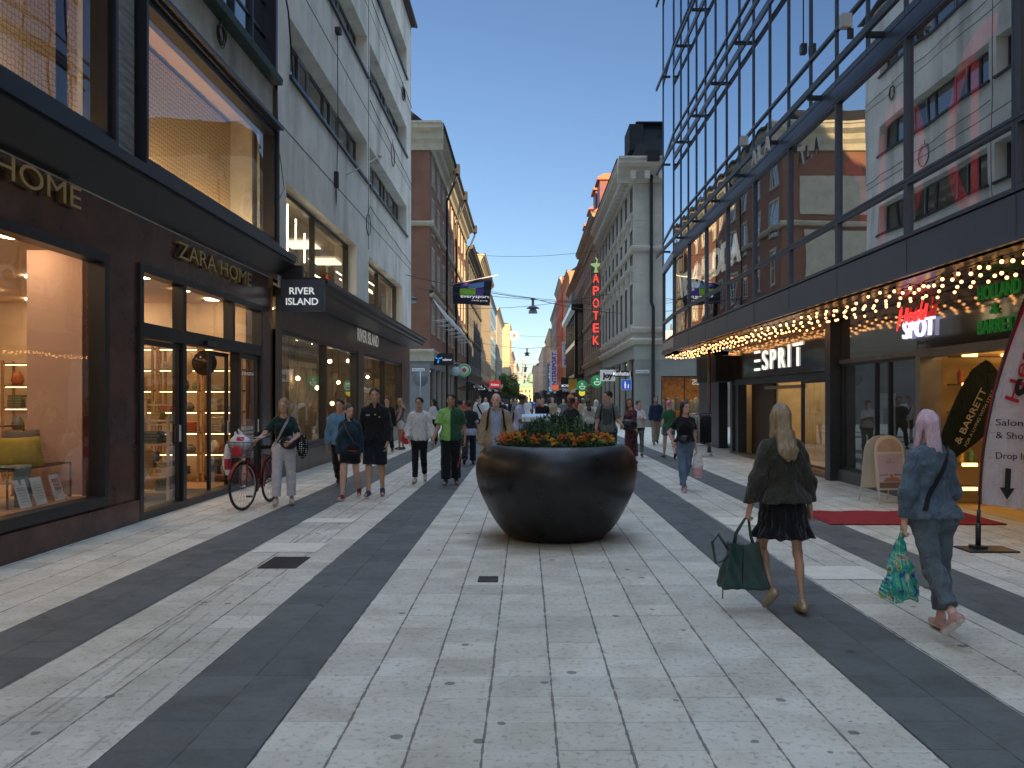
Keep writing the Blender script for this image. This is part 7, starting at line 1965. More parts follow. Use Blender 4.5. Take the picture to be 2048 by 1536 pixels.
                if tp.get('vneck'): d = smax(d, -rcone(P, fig.up((0, .13 * k, .55 * k)), fig.up((0, .16 * k, (.5 - tp['vneck']) * k)), .06 * k, .01 * k), F32(.01))
                if tp.get('open'):
                    w0 = tp['open'] * k; q = P - fig.hipc.astype(F32)
                    wd = F32(w0) * (1 - tp.get('opentaper', .2) * np.clip(q[:, 2] / F32(.5), 0, 1))
                    slab = np.maximum(np.abs(q[:, 0]) - wd, -q[:, 1] + F32(.02))
                    d = smax(d, -slab, F32(.012))
                if tp.get('collar'):
                    ring = np.abs(rcone(P, fig.neck0 + v3(0, .01, .0), fig.neck1 + v3(0, .0, .0), .078 * k, .070 * k)) - F32(.007)
                    ring = np.maximum(ring, np.abs((P[:, 2] - F32(fig.neck0[2] + .03 * k))) - F32(tp['collar'] * k)); 
                    ring = np.maximum(ring, -(np.maximum(np.abs(P[:, 0] - fig.neck0[0]) - F32(.022), -(P[:, 1] - fig.neck0[1]))))
                    d = smin(d, ring, F32(.006))
                if tp.get('hood'):
                    d = smin(d, ell(P, fig.neck0 + v3(0, -.075, -.005) * k, (.11 * k, .055 * k, .065 * k)), F32(.02))
                fold = np.sin(P[:, 2] * F32(48) + np.abs(P[:, 0]) * F32(60) + np.sin(P[:, 1] * 30) * 1.5) * F32(wamp * .4)
                return d + wob(P, tp.get('seed', 11), 22, wamp) + fold
            covers.append(tf)
            addmesh(tp.get('name', 'shirt'), tf, tp['mats'], tp.get('mi'))
    def bodyf(P):
        d = fig.body(P)
        for c_ in covers: d = d + np.clip(1 - c_(P) / F32(.028), 0, 1) * F32(.016)
        return d
    V, Q = snets(bodyf, lo, hi, res)
    parts = [(V, Q)]
    hr = .0045 if res < .009 else .006
    if res < .03:
        for i in (0, 1):
            F, A_, N = fig.handframe(i); c = fig.wri[i] + F * .07
            parts.append(snets(lambda P, i=i: fig.hand(P, i), c - .14, c + .14, hr if res < .013 else .009))
    vs, qs, off = [], [], 0
    for a, b in parts:
        vs.append(a); qs.append(b + off); off += len(a)
    V = np.concatenate(vs); Q = np.concatenate(qs)
    o = link('body', to_mesh('body', V, Q, [skinmat(tone), EYEW, EYED, LIPS['f' if fig.female else 'm'], HM], None, ex), None); o.parent = t; o.location = (0, 0, 0)
    # ---- shoes
    if shoes is not None:
        SM = shoes if not isinstance(shoes, tuple) else M('shoe_%.3f_%.3f_%.3f' % shoes, shoes, .5, 0, .12, 20)
        SO = sole or M('shoe_sole_dark', (.03, .028, .026), .7)
        for i in (0, 1):
            fd, up = fig.footd[i]; he, to, an = fig.heels[i], fig.toes[i], fig.ankles[i]
            def sf(P, fd=fd, up=up, he=he, to=to, an=an):
                d = union([rcone(P, he + up * .012, he + fd * .08 * k + up * .018, .036 * k, .038 * k), rcone(P, he + fd * .07 * k + up * .010, to - fd * .025 * k + up * .004, .040 * k, .034 * k), rcone(P, he + fd * .02 + up * .03, he + fd * .045 * k + up * .05, .033 * k, .036 * k)], F32(.02))
                d = np.maximum(d, -((P - he.astype(F32)) @ up.astype(F32)) - F32(.028))
                return d
            cc = (he + to) / 2
            addmesh('shoe', sf, [SM, SO], lambda C, he=he, up=up: [1 if (c - he) @ up < -.002 else 0 for c in C], lo_=cc - .22, hi_=cc + .22, h=.0075 if detail else res)
    return t
def world(t, p):
    a = t.rotation_euler.z; return Vector((t.location.x + p[0] * math.cos(a) - p[1] * math.sin(a), t.location.y + p[0] * math.sin(a) + p[1] * math.cos(a), t.location.z + p[2]))
# ================= people =================
C_ = {}
def cl(name, c, **k): return cloth('cloth_' + name, c, **k)
BLK = cl('black', (.012, .012, .014)); NAVY = cl('navy', (.014, .018, .032)); WHT = cl('white', (.62, .62, .62), var=.06, fold=.6); WHJ = cl('white_jeans', (.58, .57, .60), var=.06)
def P_(*a, **k): return make_person(*a, **k)
WALK = dict(legs=((14, 6, 1), (-16, 22, 1)), foot=(-6, 28))
WALK2 = dict(legs=((-14, 20, 1), (15, 6, 1)), foot=(26, -6))
STAND = dict(legs=((3, 2, 2), (-3, 3, 2)), foot=(0, 0))
TOWARD, AWAY = math.pi, 0.0
FOOTSOLE = M('sole_white', (.62, .60, .57), .6, 0, .1)
# --- blonde woman, foreground right, walking away
OLIVE = cl('olive_jacket', (.036, .036, .026), fold=1.0)
fgA = Fig(1.62, True, legs=((-10, 2, 1), (20, 56, 5)), foot=(2, 36), arms=((-6, 14, 4, 8), (-10, 20, 10, 12)), lean=3, curl=75)
pA = P_('blonde long haired woman seen from behind in olive jacket and black ruffled skirt', (2.00, 6.45), .12, fgA, 'tan', ('long', 'ash'),
        top=dict(mats=[OLIVE], off=.020, sleeve=1.93, sleeve_off=.016, hem=.00, loose=.030, name='jacket', wrinkle=.008, collar=.03, neck=.075),
        bottom=dict(kind='skirt', mats=[cl('black_skirt', (.006, .006, .008), fold=1)], hem=.575, r0=.165, r1=.215, pleats=17, amp=.008, ruffle=.045, waist=.10), shoes=M('gold_leather', (.36, .27, .16), .35, .3, .1, 20), sole=M('tan_sole', (.30, .24, .17), .7), res=.0075)
# --- lilac haired woman
DENIM = cl('denim_jacket', (.085, .125, .165), var=.35, fold=.9); JEANS = cl('blue_jeans', (.095, .125, .150), var=.3, fold=.8)
fgB = Fig(1.57, True, legs=((4, 5, 0), (-22, 22, 1)), foot=(0, 38), arms=((2, 10, 60, -12), (-10, 16, 2, 6)), lean=4, curl=80)
pB = P_('woman with a pale lilac bob seen from behind in denim jacket and rolled jeans', (2.87, 5.86), .10, fgB, 'fair', ('bob', 'lilac'),
        top=dict(mats=[DENIM], off=.016, sleeve=1.85, sleeve_off=.014, hem=-.02, loose=.022, name='jacket', wrinkle=.006, collar=.03),
        bottom=dict(mats=[JEANS], off=.010, flare=.016, len=1.80, wrinkle=.005), shoes=cl('pink_canvas', (.48, .30, .26)), sole=FOOTSOLE, res=.0075)
def straptube(name, t, pts, r, mat, label=None, flat=False):
    mb = MB(); mb.tube([Vector(p) for p in pts], r, 6); me = mb.mesh(name, mat); o = link(name, me); o.parent = t; o.location = (0, 0, 0)
    if label: o['label'] = label
    return o
def strap_round(t, fig, name, mat, side=1, w_=.017, z_hi=.53, z_lo=.05, off=.05):
    """shoulder strap lying on the torso, from one shoulder to the opposite hip, front and back"""
    k = fig.k; pts = []
    for j in range(17):
        s_ = j / 16; x = side * (.09 - .24 * s_) * k; z = (z_hi - (z_hi - z_lo) * s_) * k
        best = None
        for yy in np.linspace(-.24, -.02, 45):
            P = np.array([fig.up((x, yy * k, z))], dtype=F32)
            if fig.torso(P, off)[0] < 0: best = yy; break
        yy = best if best is not None else -.06
        pts.append(fig.up((x, yy * k - .004, z)))
    fr = []
    for j in range(17):
        s_ = j / 16; x = side * (.09 - .24 * s_) * k; z = (z_hi - (z_hi - z_lo) * s_) * k
        best = None
        for yy in np.linspace(.26, .0, 50):
            P = np.array([fig.up((x, yy * k, z))], dtype=F32)
            if fig.torso(P, off)[0] < 0: best = yy; break
        yy = best if best is not None else .05
        fr.append(fig.up((x, yy * k + .004, z)))
    path = pts[::-1] + fr
    mb = MB(); n_ = len(path)
    A, B = [], []
    for j, p in enumerate(path):
        d = unit(path[min(j + 1, n_ - 1)] - path[max(j - 1, 0)]); c = unit(p - fig.up((0, 0, (p[2] - fig.hipc[2])))); s_ = unit(np.cross(d, c)) * w_
        A.append(mb.pt(p - s_ + c * .002)); B.append(mb.pt(p + s_ + c * .002))
    for j in range(n_ - 1): mb.face((A[j], A[j + 1], B[j + 1], B[j]), 0, True)
    me = mb.mesh(name, mat, recalc=False); o = link(name, me); o.parent = t; o.location = (0, 0, 0); return o
strap_round(pB, fgB, 'bag_strap', BLK, 1, .016, off=.042)
# seams on the denim jacket
def bag_sdf(name, label, t, f, lo, hi, mats, mi=None, h=.008, cat='bag', group=None):
    V, Q = snets(f, np.array(lo), np.array(hi), h); c = V.mean(0); base = (float(c[0]), float(c[1]), float(V[:, 2].min()))
    root = thing(name, label, cat, base, group)
    me = to_mesh('bag_body', V - np.array(base), Q, mats, None if mi is None else mi(V[Q].mean(1))); link('bag_body', me, root, base); return root
def loc2w(t, p): return np.array(world(t, p))
# green leather handbag in the blonde woman's left hand
hw_ = loc2w(pA, fgA.wri[1] + fgA.fdir[1] * .085)
GRNL = M('green_leather', (.012, .045, .036), .45, 0, .25, 12, .3, 120)
bc = hw_ + v3(-.03, .0, -.34)
def fb(P):
    q = P - bc.astype(F32); z = np.clip((q[:, 2] + F32(.17)) / F32(.30), 0, 1)
    hwid = F32(.155) - F32(.075) * z; dep = F32(.075) - F32(.055) * z
    d = np.maximum(np.maximum(np.abs(q[:, 0]) - hwid, np.abs(q[:, 1]) - dep), np.maximum(q[:, 2] - F32(.12), -q[:, 2] - F32(.16)))
    return d - F32(.028) + wob(P, 4, 20, .014) + np.exp(-(q[:, 0] / F32(.08)) ** 2) * np.clip(q[:, 2] + F32(.02), 0, 1) * F32(.10)
bagA = bag_sdf('handbag', 'dark green leather handbag hanging from the blonde woman\'s left hand', None, fb, bc - v3(.30, .16, .22), bc + v3(.30, .16, .2), [GRNL], h=.007)
mb = MB()
for dy in (-.03, .03):
    mb.tube([Vector(bc + v3(-.07, dy, .12)), Vector(bc + v3(-.055, dy * .7, .22)), Vector(hw_ + v3(-.012, dy * .3, .0)), Vector(hw_ + v3(.012, dy * .3, .0)), Vector(bc + v3(.06, dy * .7, .20)), Vector(bc + v3(.085, dy, .12))], .0075, 6)
mb.build('handle', GRNL, bagA)
mb = MB(); mb.tube([Vector(bc + v3(-.12, -.02, .10)), Vector(bc + v3(-.20, -.04, .22)), Vector(bc + v3(-.25, -.05, .16)), Vector(bc + v3(-.22, -.04, .0)), Vector(bc + v3(-.16, -.05, .02)), Vector(bc + v3(-.10, -.05, .11))], .011, 6); mb.build('shoulder_strap', GRNL, bagA); mb = MB(); mb.tube([Vector(bc + v3(-.17, -.06, -.15)), Vector(bc + v3(-.172, -.06, -.27))], .005, 5); mb.build('strap_end', GRNL, bagA)
mb = MB(); mb.tube([Vector(bc + v3(-.03, -.098, -.15)), Vector(bc + v3(-.02, -.075, 0)), Vector(bc + v3(-.01, -.045, .12))], .0035, 5); mb.build('seam', BLK, bagA)
# shiny patterned plastic bag in the lilac haired woman's left hand
hw2 = loc2w(pB, fgB.wri[1] + fgB.fdir[1] * .08)
FOIL = M('patterned_plastic', (.05, .35, .22), .22, 0, 0, coat=.5)
n, l = nt(FOIL); b_ = n['Principled BSDF']; tc = n.new('ShaderNodeTexCoord'); vo = n.new('ShaderNodeTexNoise'); vo.inputs['Scale'].default_value = 6.5; vo.inputs['Detail'].default_value = 1.5; vo.inputs['Distortion'].default_value = 1.6
cr = n.new('ShaderNodeValToRGB'); cr.color_ramp.interpolation = 'CONSTANT'
for pos, c in ((0, (.02, .05, .28)), (.36, (.03, .30, .24)), (.46, (.05, .42, .30)), (.53, (.55, .38, .28)), (.565, (.02, .22, .16)), (.61, (.50, .62, .06)), (.655, (.03, .10, .35))):
    e = cr.color_ramp.elements.new(pos) if pos else cr.color_ramp.elements[0]; e.color = (*c, 1)
cr.color_ramp.elements.remove(cr.color_ramp.elements[-1]) if cr.color_ramp.elements[-1].position > .9 else None
l.new(tc.outputs['Object'], vo.inputs['Vector']); l.new(vo.outputs['Fac'], cr.inputs[0]); l.new(cr.outputs[0], b_.inputs['Base Color'])
bc2 = hw2 + v3(-.02, .0, -.24)
def fb2(P):
    q = P - bc2.astype(F32); z = np.clip((q[:, 2] + F32(.20)) / F32(.42), 0, 1)
    hwid = F32(.135) - F32(.115) * z ** 1.3; dep = F32(.06) - F32(.048) * z
    th = np.arctan2(q[:, 1], q[:, 0])
    d = (np.sqrt((q[:, 0] / hwid) ** 2 + (q[:, 1] / dep) ** 2) - 1) * F32(.045) + np.sin(th * 9 + q[:, 2] * 25) * F32(.005)
    d = np.maximum(d, np.maximum(q[:, 2] - F32(.235), -q[:, 2] - F32(.22) + np.sin(q[:, 0] * 40) * F32(.01)))
    return d + wob(P, 9, 35, .008)
bagB = bag_sdf('carrier_bag', 'shiny green, blue and yellow patterned carrier bag in the lilac haired woman\'s hand', None, fb2, bc2 - v3(.2, .14, .27), bc2 + v3(.2, .14, .28), [FOIL], h=.006)
mb = MB(); mb.tube([Vector(bc2 + v3(-.015, -.01, .2)), Vector(hw2 + v3(-.02, -.02, .02)), Vector(hw2 + v3(.02, .0, .02)), Vector(bc2 + v3(.02, .01, .2))], .008, 6); mb.build('handle', FOIL, bagB)

# --- woman pushing the bicycle
fgC = Fig(1.66, True, legs=((4, 2, 3), (-3, 2, 3)), foot=(0, 0), arms=((38, 30, 60, 30), (28, 20, 62, -30)), lean=3, head=(-14, 6), curl=70)
pC = P_('blonde woman in dark green top and white jeans pushing a red bicycle', (-3.72, 12.78), TOWARD + .22, fgC, 'tan', ('chin', 'ash'),
        top=dict(mats=[cl('bottle_green', (.010, .030, .030))], off=.010, sleeve=.78, hem=.10, loose=.0, wrinkle=.004),
        bottom=dict(mats=[WHJ], off=.010, flare=.026, len=1.84, waist=.17, wrinkle=.004), shoes=cl('white_trainers', (.50, .48, .44)), sole=FOOTSOLE, res=.009)
strap_round(pC, fgC, 'bag_strap', M('dotted_strap', (.3, .3, .3), .8, 0, .9, 60), -1, .018, off=.02)
def dangling(name, label, c, r, mats, cat='bag', h=.009, seed=2, group=None, mi=None):
    c = np.array(c, float)
    return bag_sdf(name, label, None, lambda P: ell(P, c, r) + wob(P, seed, 30, .006), c - np.array(r) - .04, c + np.array(r) + .04, mats, mi, h, cat, group)
dangling('shoulder_bag', 'round black shoulder bag at the hip of the bicycle woman', (-3.60, 12.62, .98), (.13, .09, .11), [M('black_leather', (.01, .01, .014), .35)])
o = dangling('scarf', 'black and white dotted scarf hanging behind the bicycle woman\'s hip', (-3.42, 12.72, .93), (.09, .06, .20), [M('dotted_cloth', (.25, .25, .25), .9)], cat='scarf', seed=7)
m = _mc['dotted_cloth']; n, l = nt(m); vo = n.new('ShaderNodeTexVoronoi'); vo.inputs['Scale'].default_value = 32; vo.inputs['Randomness'].default_value = .2; tc = n.new('ShaderNodeTexCoord'); l.new(tc.outputs['Object'], vo.inputs['Vector'])
gt_ = n.new('ShaderNodeMath'); gt_.operation = 'LESS_THAN'; gt_.inputs[1].default_value = .28; l.new(vo.outputs['Distance'], gt_.inputs[0]); mx = n.new('ShaderNodeMix'); mx.data_type = 'RGBA'; mx.inputs[6].default_value = (.008, .008, .01, 1); mx.inputs[7].default_value = (.6, .6, .58, 1); l.new(gt_.outputs[0], mx.inputs[0]); l.new(mx.outputs[2], n['Principled BSDF'].inputs['Base Color'])
# bicycle
def bicycle(x, y, rz):
    t = thing('bicycle', 'red city bicycle with grey front basket leaning beside the woman', 'bicycle', (x, y, 0), None, rz)
    RED = M('bike_red', (.22, .008, .012), .3, .2, .1); RUB = M('tyre_rubber', (.015, .015, .015), .8, 0, .2, 30); CH = M('chrome', (.45, .45, .46), .25, .9, 0)
    def P(name, mb, mat, par=t, **k):
        o = link(name, mb.mesh(name, mat)); o.parent = par; o.location = (0, 0, 0); return o
    def wheel(cx, steer):
        st = R(steer); ax = Vector((math.cos(st), math.sin(st), 0)); r_ = .34; c = Vector((cx, 0, r_ + .018)); nrm = Vector((-math.sin(st), math.cos(st), 0))
        mb = MB(); mb.tube([c + ax * math.cos(a) * r_ + Vector((0, 0, math.sin(a) * r_)) for a in [2 * math.pi * j / 40 for j in range(40)]], .019, 8, closed=True); w_ = P('tyre', mb, RUB)
        mb = MB(); mb.tube([c + ax * math.cos(a) * (r_ - .022) + Vector((0, 0, math.sin(a) * (r_ - .022))) for a in [2 * math.pi * j / 40 for j in range(40)]], .010, 6, closed=True)
        for j in range(28):
            a = 2 * math.pi * j / 28; mb.tube([c + nrm * (.02 if j % 2 else -.02), c + ax * math.cos(a) * (r_ - .02) + Vector((0, 0, math.sin(a) * (r_ - .02)))], .0016, 3)
        mb.tube([c - nrm * .045, c + nrm * .045], .018, 8); P('rim', mb, CH, w_)
        mb = MB(); ring = [c + ax * math.cos(a) * (r_ + .04) + Vector((0, 0, math.sin(a) * (r_ + .04))) for a in [R(20) + R(150) * j / 16 for j in range(17)]]
        for j in range(16):
            p, q = ring[j], ring[j + 1]; mb.poly([p - nrm * .026, p + nrm * .026, q + nrm * .026, q - nrm * .026])
        P('mudguard', mb, RED if cx > 0 else BLACKM)
        return c, ax, nrm
    rc, _, _ = wheel(-.53, 0); fc, fax, fn = wheel(.53, -10)
    bb = Vector((-.10, 0, .29)); seat = Vector((-.26, 0, .86)); head = Vector((.36, 0, .90)); headb = Vector((.40, 0, .72))
    mb = MB(); mb.tube([bb, seat - Vector((0, 0, .08))], .017, 8); mb.tube([bb, Vector((.15, 0, .42)), headb], .022, 8); mb.tube([bb + Vector((-.04, 0, .16)), Vector((.15, 0, .50)), head - Vector((0, 0, .06))], .016, 8)
    for s_ in (-1, 1): mb.tube([rc + Vector((0, s_ * .05, 0)), bb], .010, 6); mb.tube([rc + Vector((0, s_ * .05, 0)), bb.lerp(seat, .78)], .009, 6)
    mb.tube([headb + Vector((.01, 0, -.04)), head + Vector((-.01, 0, .06))], .021, 8)
    for s_ in (-1, 1): mb.tube([fc + fn * (s_ * .05), fc + fn * (s_ * .05) + Vector((-.05, 0, .36)), headb], .011, 6)
    P('frame', mb, RED)
    mb = MB(); mb.tube([head, head + Vector((-.03, 0, .16))], .012, 6); hb = head + Vector((-.03, 0, .17))
    mb.tube([hb - fn * .02 - fax * .16 - fn * .27 + Vector((0, 0, .02)), hb - fn * .22 - fax * .02, hb - fn * .08 + fax * .03, hb + fn * .08 + fax * .03, hb + fn * .22 - fax * .02, hb + fn * .29 - fax * .16 + Vector((0, 0, .02))], .011, 8); P('handlebar', mb, CH)
    for s_ in (-1, 1):
        mb = MB(); mb.tube([hb + fn * (s_ * .25) - fax * .06, hb + fn * (s_ * .29) - fax * .18 + Vector((0, 0, .02))], .016, 8); P('grip', mb, BLACKM)
    mb = MB(); mb.prism([seat + Vector((-.14, -.09, 0)), seat + Vector((-.14, .09, 0)), seat + Vector((.0, .05, .0)), seat + Vector((.13, .015, .0)), seat + Vector((.13, -.015, .0)), seat + Vector((0, -.05, 0))], (0, 0, .05)); P('saddle', mb, BLACKG)
    mb = MB()
    for s_ in (-1, 1): mb.tube([rc + Vector((0, s_ * .06, .0)), rc + Vector((.0, s_ * .07, .39))], .006, 5); mb.tube([rc + Vector((-.2, s_ * .07, .39)), rc + Vector((.22, s_ * .07, .39))], .007, 5)
    for j in range(5): mb.tube([rc + Vector((-.2 + .1 * j, -.07, .39)), rc + Vector((-.2 + .1 * j, .07, .39))], .005, 5)
    P('carrier', mb, BLACKM)
    mb = MB(); mb.lathe([(0, -.006), (.085, -.006), (.085, .006), (0, .006)], (-.10, -.05, .29), 20, ax='y'); mb.tube([Vector((-.10, -.07, .29)), Vector((-.02, -.07, .14)), Vector((-.02, -.14, .14))], .009, 5); mb.tube([Vector((-.10, .07, .29)), Vector((-.18, .07, .44)), Vector((-.18, .14, .44))], .009, 5)
    mb.wbox(-.06, .02, -.17, -.09, .13, .155); mb.wbox(-.22, -.14, .09, .17, .43, .455); P('crankset', mb, BLACKM)
    # basket
    mb = MB(); c = hb + fax * .22 + Vector((0, 0, -.28))
    for j in range(18):
        a = 2 * math.pi * j / 18
        lo = c + fax * math.cos(a) * .12 + fn * math.sin(a) * .15; hi = c + fax * math.cos(a) * .15 + fn * math.sin(a) * .20 + Vector((0, 0, .22)); mb.tube([lo, hi], .004, 4)
    for z in [.0, .035, .07, .105, .14, .175, .22]:
        q = z / .22; mb.tube([c + fax * math.cos(a) * (.12 + .03 * q) + fn * math.sin(a) * (.15 + .05 * q) + Vector((0, 0, z)) for a in [2 * math.pi * j / 24 for j in range(24)]], .004 if z < .2 else .008, 4, closed=True)
    for j in range(-3, 4): mb.tube([c + fn * .04 * j - fax * .10, c + fn * .04 * j + fax * .10], .004, 4)
    P('basket', mb, M('basket_grey', (.22, .23, .24), .5, .3))
    mb = MB(); mb.ball(c + fax * .14 + Vector((0, 0, .05)), (.03, .03, .03), 10); P('headlight', mb, WHITEM)
    return t, c, fax, fn
bx, by = -4.12, 12.75
bk, bcn, bfax, bfn = bicycle(bx, by, R(-94))
wc = loc2w(bk, bcn)
PLW = M('white_plastic', (.70, .68, .68), .35, 0, .08, 5, coat=.2); REDP = M('red_plastic_print', (.45, .02, .04), .4)
def fpb(P):
    q = P - (wc + v3(0, 0, .22)).astype(F32)
    d = union([ell(P, wc + v3(0, 0, .20), (.15, .12, .12)), rcone(P, wc + v3(.02, .02, .30), wc + v3(-.02, 0, .40), .03, .012), rcone(P, wc + v3(-.06, .02, .28), wc + v3(-.07, 0, .36), .03, .012)], F32(.03))
    return d + wob(P, 6, 38, .010)
bag_sdf('carrier_bag', 'white plastic carrier bag with red print stuffed into the bicycle basket', None, fpb, wc - v3(.22, .2, .1), wc + v3(.22, .2, .46), [PLW, REDP], lambda C: [1 if (abs(c[0] - wc[0] - .03) < .05 and abs(c[2] - wc[2] - .27) < .03) else 0 for c in C], .008)
def fpb2(P): return np.maximum(ell(P, wc + v3(-.17, -.06, -.05), (.06, .05, .24)), F32(wc[2] - .26) - P[:, 2]) + wob(P, 3, 34, .010)
bag_sdf('carrier_bag', 'white and red plastic bag hanging off the side of the bicycle basket', None, fpb2, wc - v3(.30, .2, .36), wc + v3(.0, .1, .26), [PLW, REDP], lambda C: [1 if -.18 < c[2] - wc[2] < -.02 and c[0] - wc[0] > -.20 else 0 for c in C], .008)
mb = MB(); c = Vector(wc) + Vector((.01, -.165, .09)); mb.ball(c, (.09, .012, .08), 12); tag(mb.build('basket_decoration', REDP), 'round red cloth badge tied to the front of the bicycle basket', 'decoration')

# --- group walking on the left
fig = Fig(1.58, True, head=(38, 4), arms=((4, 6, 10, 2), (-10, 8, 0, 4)), **WALK)
pD = P_('woman in dark teal jacket, black shorts and red shoes looking aside', (-2.86, 13.5), TOWARD, fig, 'fair', ('pony', 'brown'), top=dict(mats=[cl('teal_jacket', (.012, .035, .055))], off=.022, sleeve=1.95, sleeve_off=.015, hem=-.05, loose=.02, name='jacket', hood=True, wrinkle=.006, collar=.03),
        bottom=dict(kind='shorts', mats=[BLK], off=.02, flare=.05, len=.55), shoes=cl('red_canvas', (.22, .02, .015)), sole=FOOTSOLE, res=.009)
strap_round(pD, fig, 'bag_strap', M('brown_strap', (.14, .07, .05), .6), 1, .008, off=.036)
t = dangling('hip_bag', 'dark hip bag with red trim of the woman in the teal jacket', (-2.78, 13.36, .86), (.11, .05, .07), [BLK, M('red_trim', (.55, .04, .02), .5)], mi=lambda C: [1 if c[2] < .82 else 0 for c in C])
fig = Fig(1.66, False, arms=((-6, 12, 4, 6), (10, 8, 16, 4)), build=.92, **WALK2)
P_('dark haired man in light blue jacket half hidden behind the couple', (-3.42, 15.3), TOWARD, fig, 'warm', ('short', 'black'), top=dict(mats=[cl('sky_jacket', (.10, .25, .42))], off=.028, sleeve=1.95, sleeve_off=.015, hem=-.06, name='jacket', hood=True), bottom=dict(mats=[BLK], off=.016), res=.012)
fig = Fig(1.83, False, arms=((-4, 9, 22, 0), (4, 9, 22, 0)), head=(4, 3), build=1.0, legs=((8, 4, 1), (-9, 9, 1)), foot=(-2, 12))
pE = P_('tall man in black zip jacket, dark shorts and blue shoes', (-2.51, 13.85), TOWARD + .05, fig, 'tan', ('short', 'dark'), top=dict(mats=[BLK], off=.022, sleeve=1.9, sleeve_off=.018, hem=-.02, loose=.02, name='jacket', collar=.035, wrinkle=.006),
        bottom=dict(kind='shorts', mats=[NAVY], off=.022, flare=.045, len=.93), shoes=cl('blue_suede', (.02, .035, .075)), sole=M('brown_sole', (.10, .05, .035), .7), res=.009)
mb = MB(); kx = .0
for x, z, s_ in ((.10, 1.37, .03), (-.02, 1.38, .012), (-.09, 1.34, .012)): mb.wbox(x - s_, x + s_, .135, .150, z - .012, z + .012)
mb.wbox(-.03, .03, .125, .145, 1.04, 1.065); o = link('badge', mb.mesh('badge', M('badge_grey', (.4, .4, .4), .6))); o.parent = pE; o.location = (0, 0, 0)
fig = Fig(1.72, False, arms=((8, 8, 20, 2), (-10, 8, 0, 4)), **WALK)
P_('man in black suit walking behind the tall man', (-4.1, 24.6), TOWARD, fig, 'fair', ('short', 'brown'), top=[dict(mats=[WHT], off=.008, sleeve=0, hem=.0), dict(mats=[BLK], off=.022, sleeve=1.95, hem=-.06, open=.035, name='jacket')], bottom=dict(mats=[BLK]), res=.014)
fig = Fig(1.66, True, arms=((4, 8, 10, 4), (20, 10, 40, 6)), head=(-50, 10), **STAND)
P_('blonde woman in grey sleeveless top and white shorts holding a red bag', (-3.98, 26.5), math.pi * .6, fig, 'tan', ('long', 'blonde'), top=dict(mats=[cl('grey_top', (.16, .15, .14))], off=.012, sleeve=0, hem=.0), bottom=dict(kind='shorts', mats=[WHT], len=.5), res=.014)
dangling('shopping_bag', 'red paper shopping bag with a white circle held by the woman in white shorts', (-3.75, 26.2, .42), (.17, .08, .22), [M('red_paper', (.50, .02, .03), .5), WHT], mi=lambda C: [1 if (c[0] + 3.75) ** 2 + (c[2] - .47) ** 2 < .005 else 0 for c in C], h=.014)
dangling('carrier_bag', 'pale plastic carrier bag swinging beside the man in the black suit', (-4.4, 24.4, .42), (.12, .06, .22), [PLW], h=.014)
# --- white sweatshirt man
SWP = M('white_print', (.60, .60, .60), .85, 0, .05)
n, l = nt(SWP); b_ = n['Principled BSDF']; tc = n.new('ShaderNodeTexCoord'); no = n.new('ShaderNodeTexNoise'); no.inputs['Scale'].default_value = 42; no.inputs['Detail'].default_value = 5; l.new(tc.outputs['Object'], no.inputs['Vector'])
r_ = n.new('ShaderNodeMapRange'); r_.inputs[1].default_value = .62; r_.inputs[2].default_value = .64; l.new(no.outputs['Fac'], r_.inputs[0]); mx = n.new('ShaderNodeMix'); mx.data_type = 'RGBA'; mx.inputs[6].default_value = (.62, .62, .62, 1); mx.inputs[7].default_value = (.12, .12, .13, 1); l.new(r_.outputs[0], mx.inputs[0]); l.new(mx.outputs[2], b_.inputs['Base Color'])
fig = Fig(1.68, False, arms=((2, 12, 30, -6), (-2, 16, 20, 14)), head=(-10, -6), legs=((7, 3, -1), (-10, 24, -1)), foot=(0, 30), build=.92)
pF = P_('man in white printed sweatshirt and black trousers with glasses', (-2.06, 16.1), TOWARD, fig, 'warm', ('short', 'black'), top=dict(mats=[WHT, SWP], off=.022, sleeve=1.75, sleeve_off=.02, hem=-.04, loose=.015, name='sweatshirt', wrinkle=.008, mi=lambda C: [1 if (c[1] > .05 and 1.05 < c[2] < 1.38 and abs(c[0]) < .14) else 0 for c in C]),
        bottom=dict(mats=[BLK], off=.008, flare=.010, len=1.9), shoes=M('white_shoe', (.55, .53, .5), .5), sole=M('brown_sole', (.10, .05, .035)), res=.009)
mb = MB()
for sd in (1, -1): mb.tube([Vector(fig.hp(sd * .030 + .022 * math.cos(a), .092, .010 + .017 * math.sin(a))) for a in [2 * math.pi * j / 12 for j in range(12)]], .0018, 4, closed=True)
mb.tube([Vector(fig.hp(-.008, .095, .012)), Vector(fig.hp(.008, .095, .012))], .0018, 4); o = link('glasses', mb.mesh('glasses', BLACKG)); o.parent = pF; o.location = (0, 0, 0)
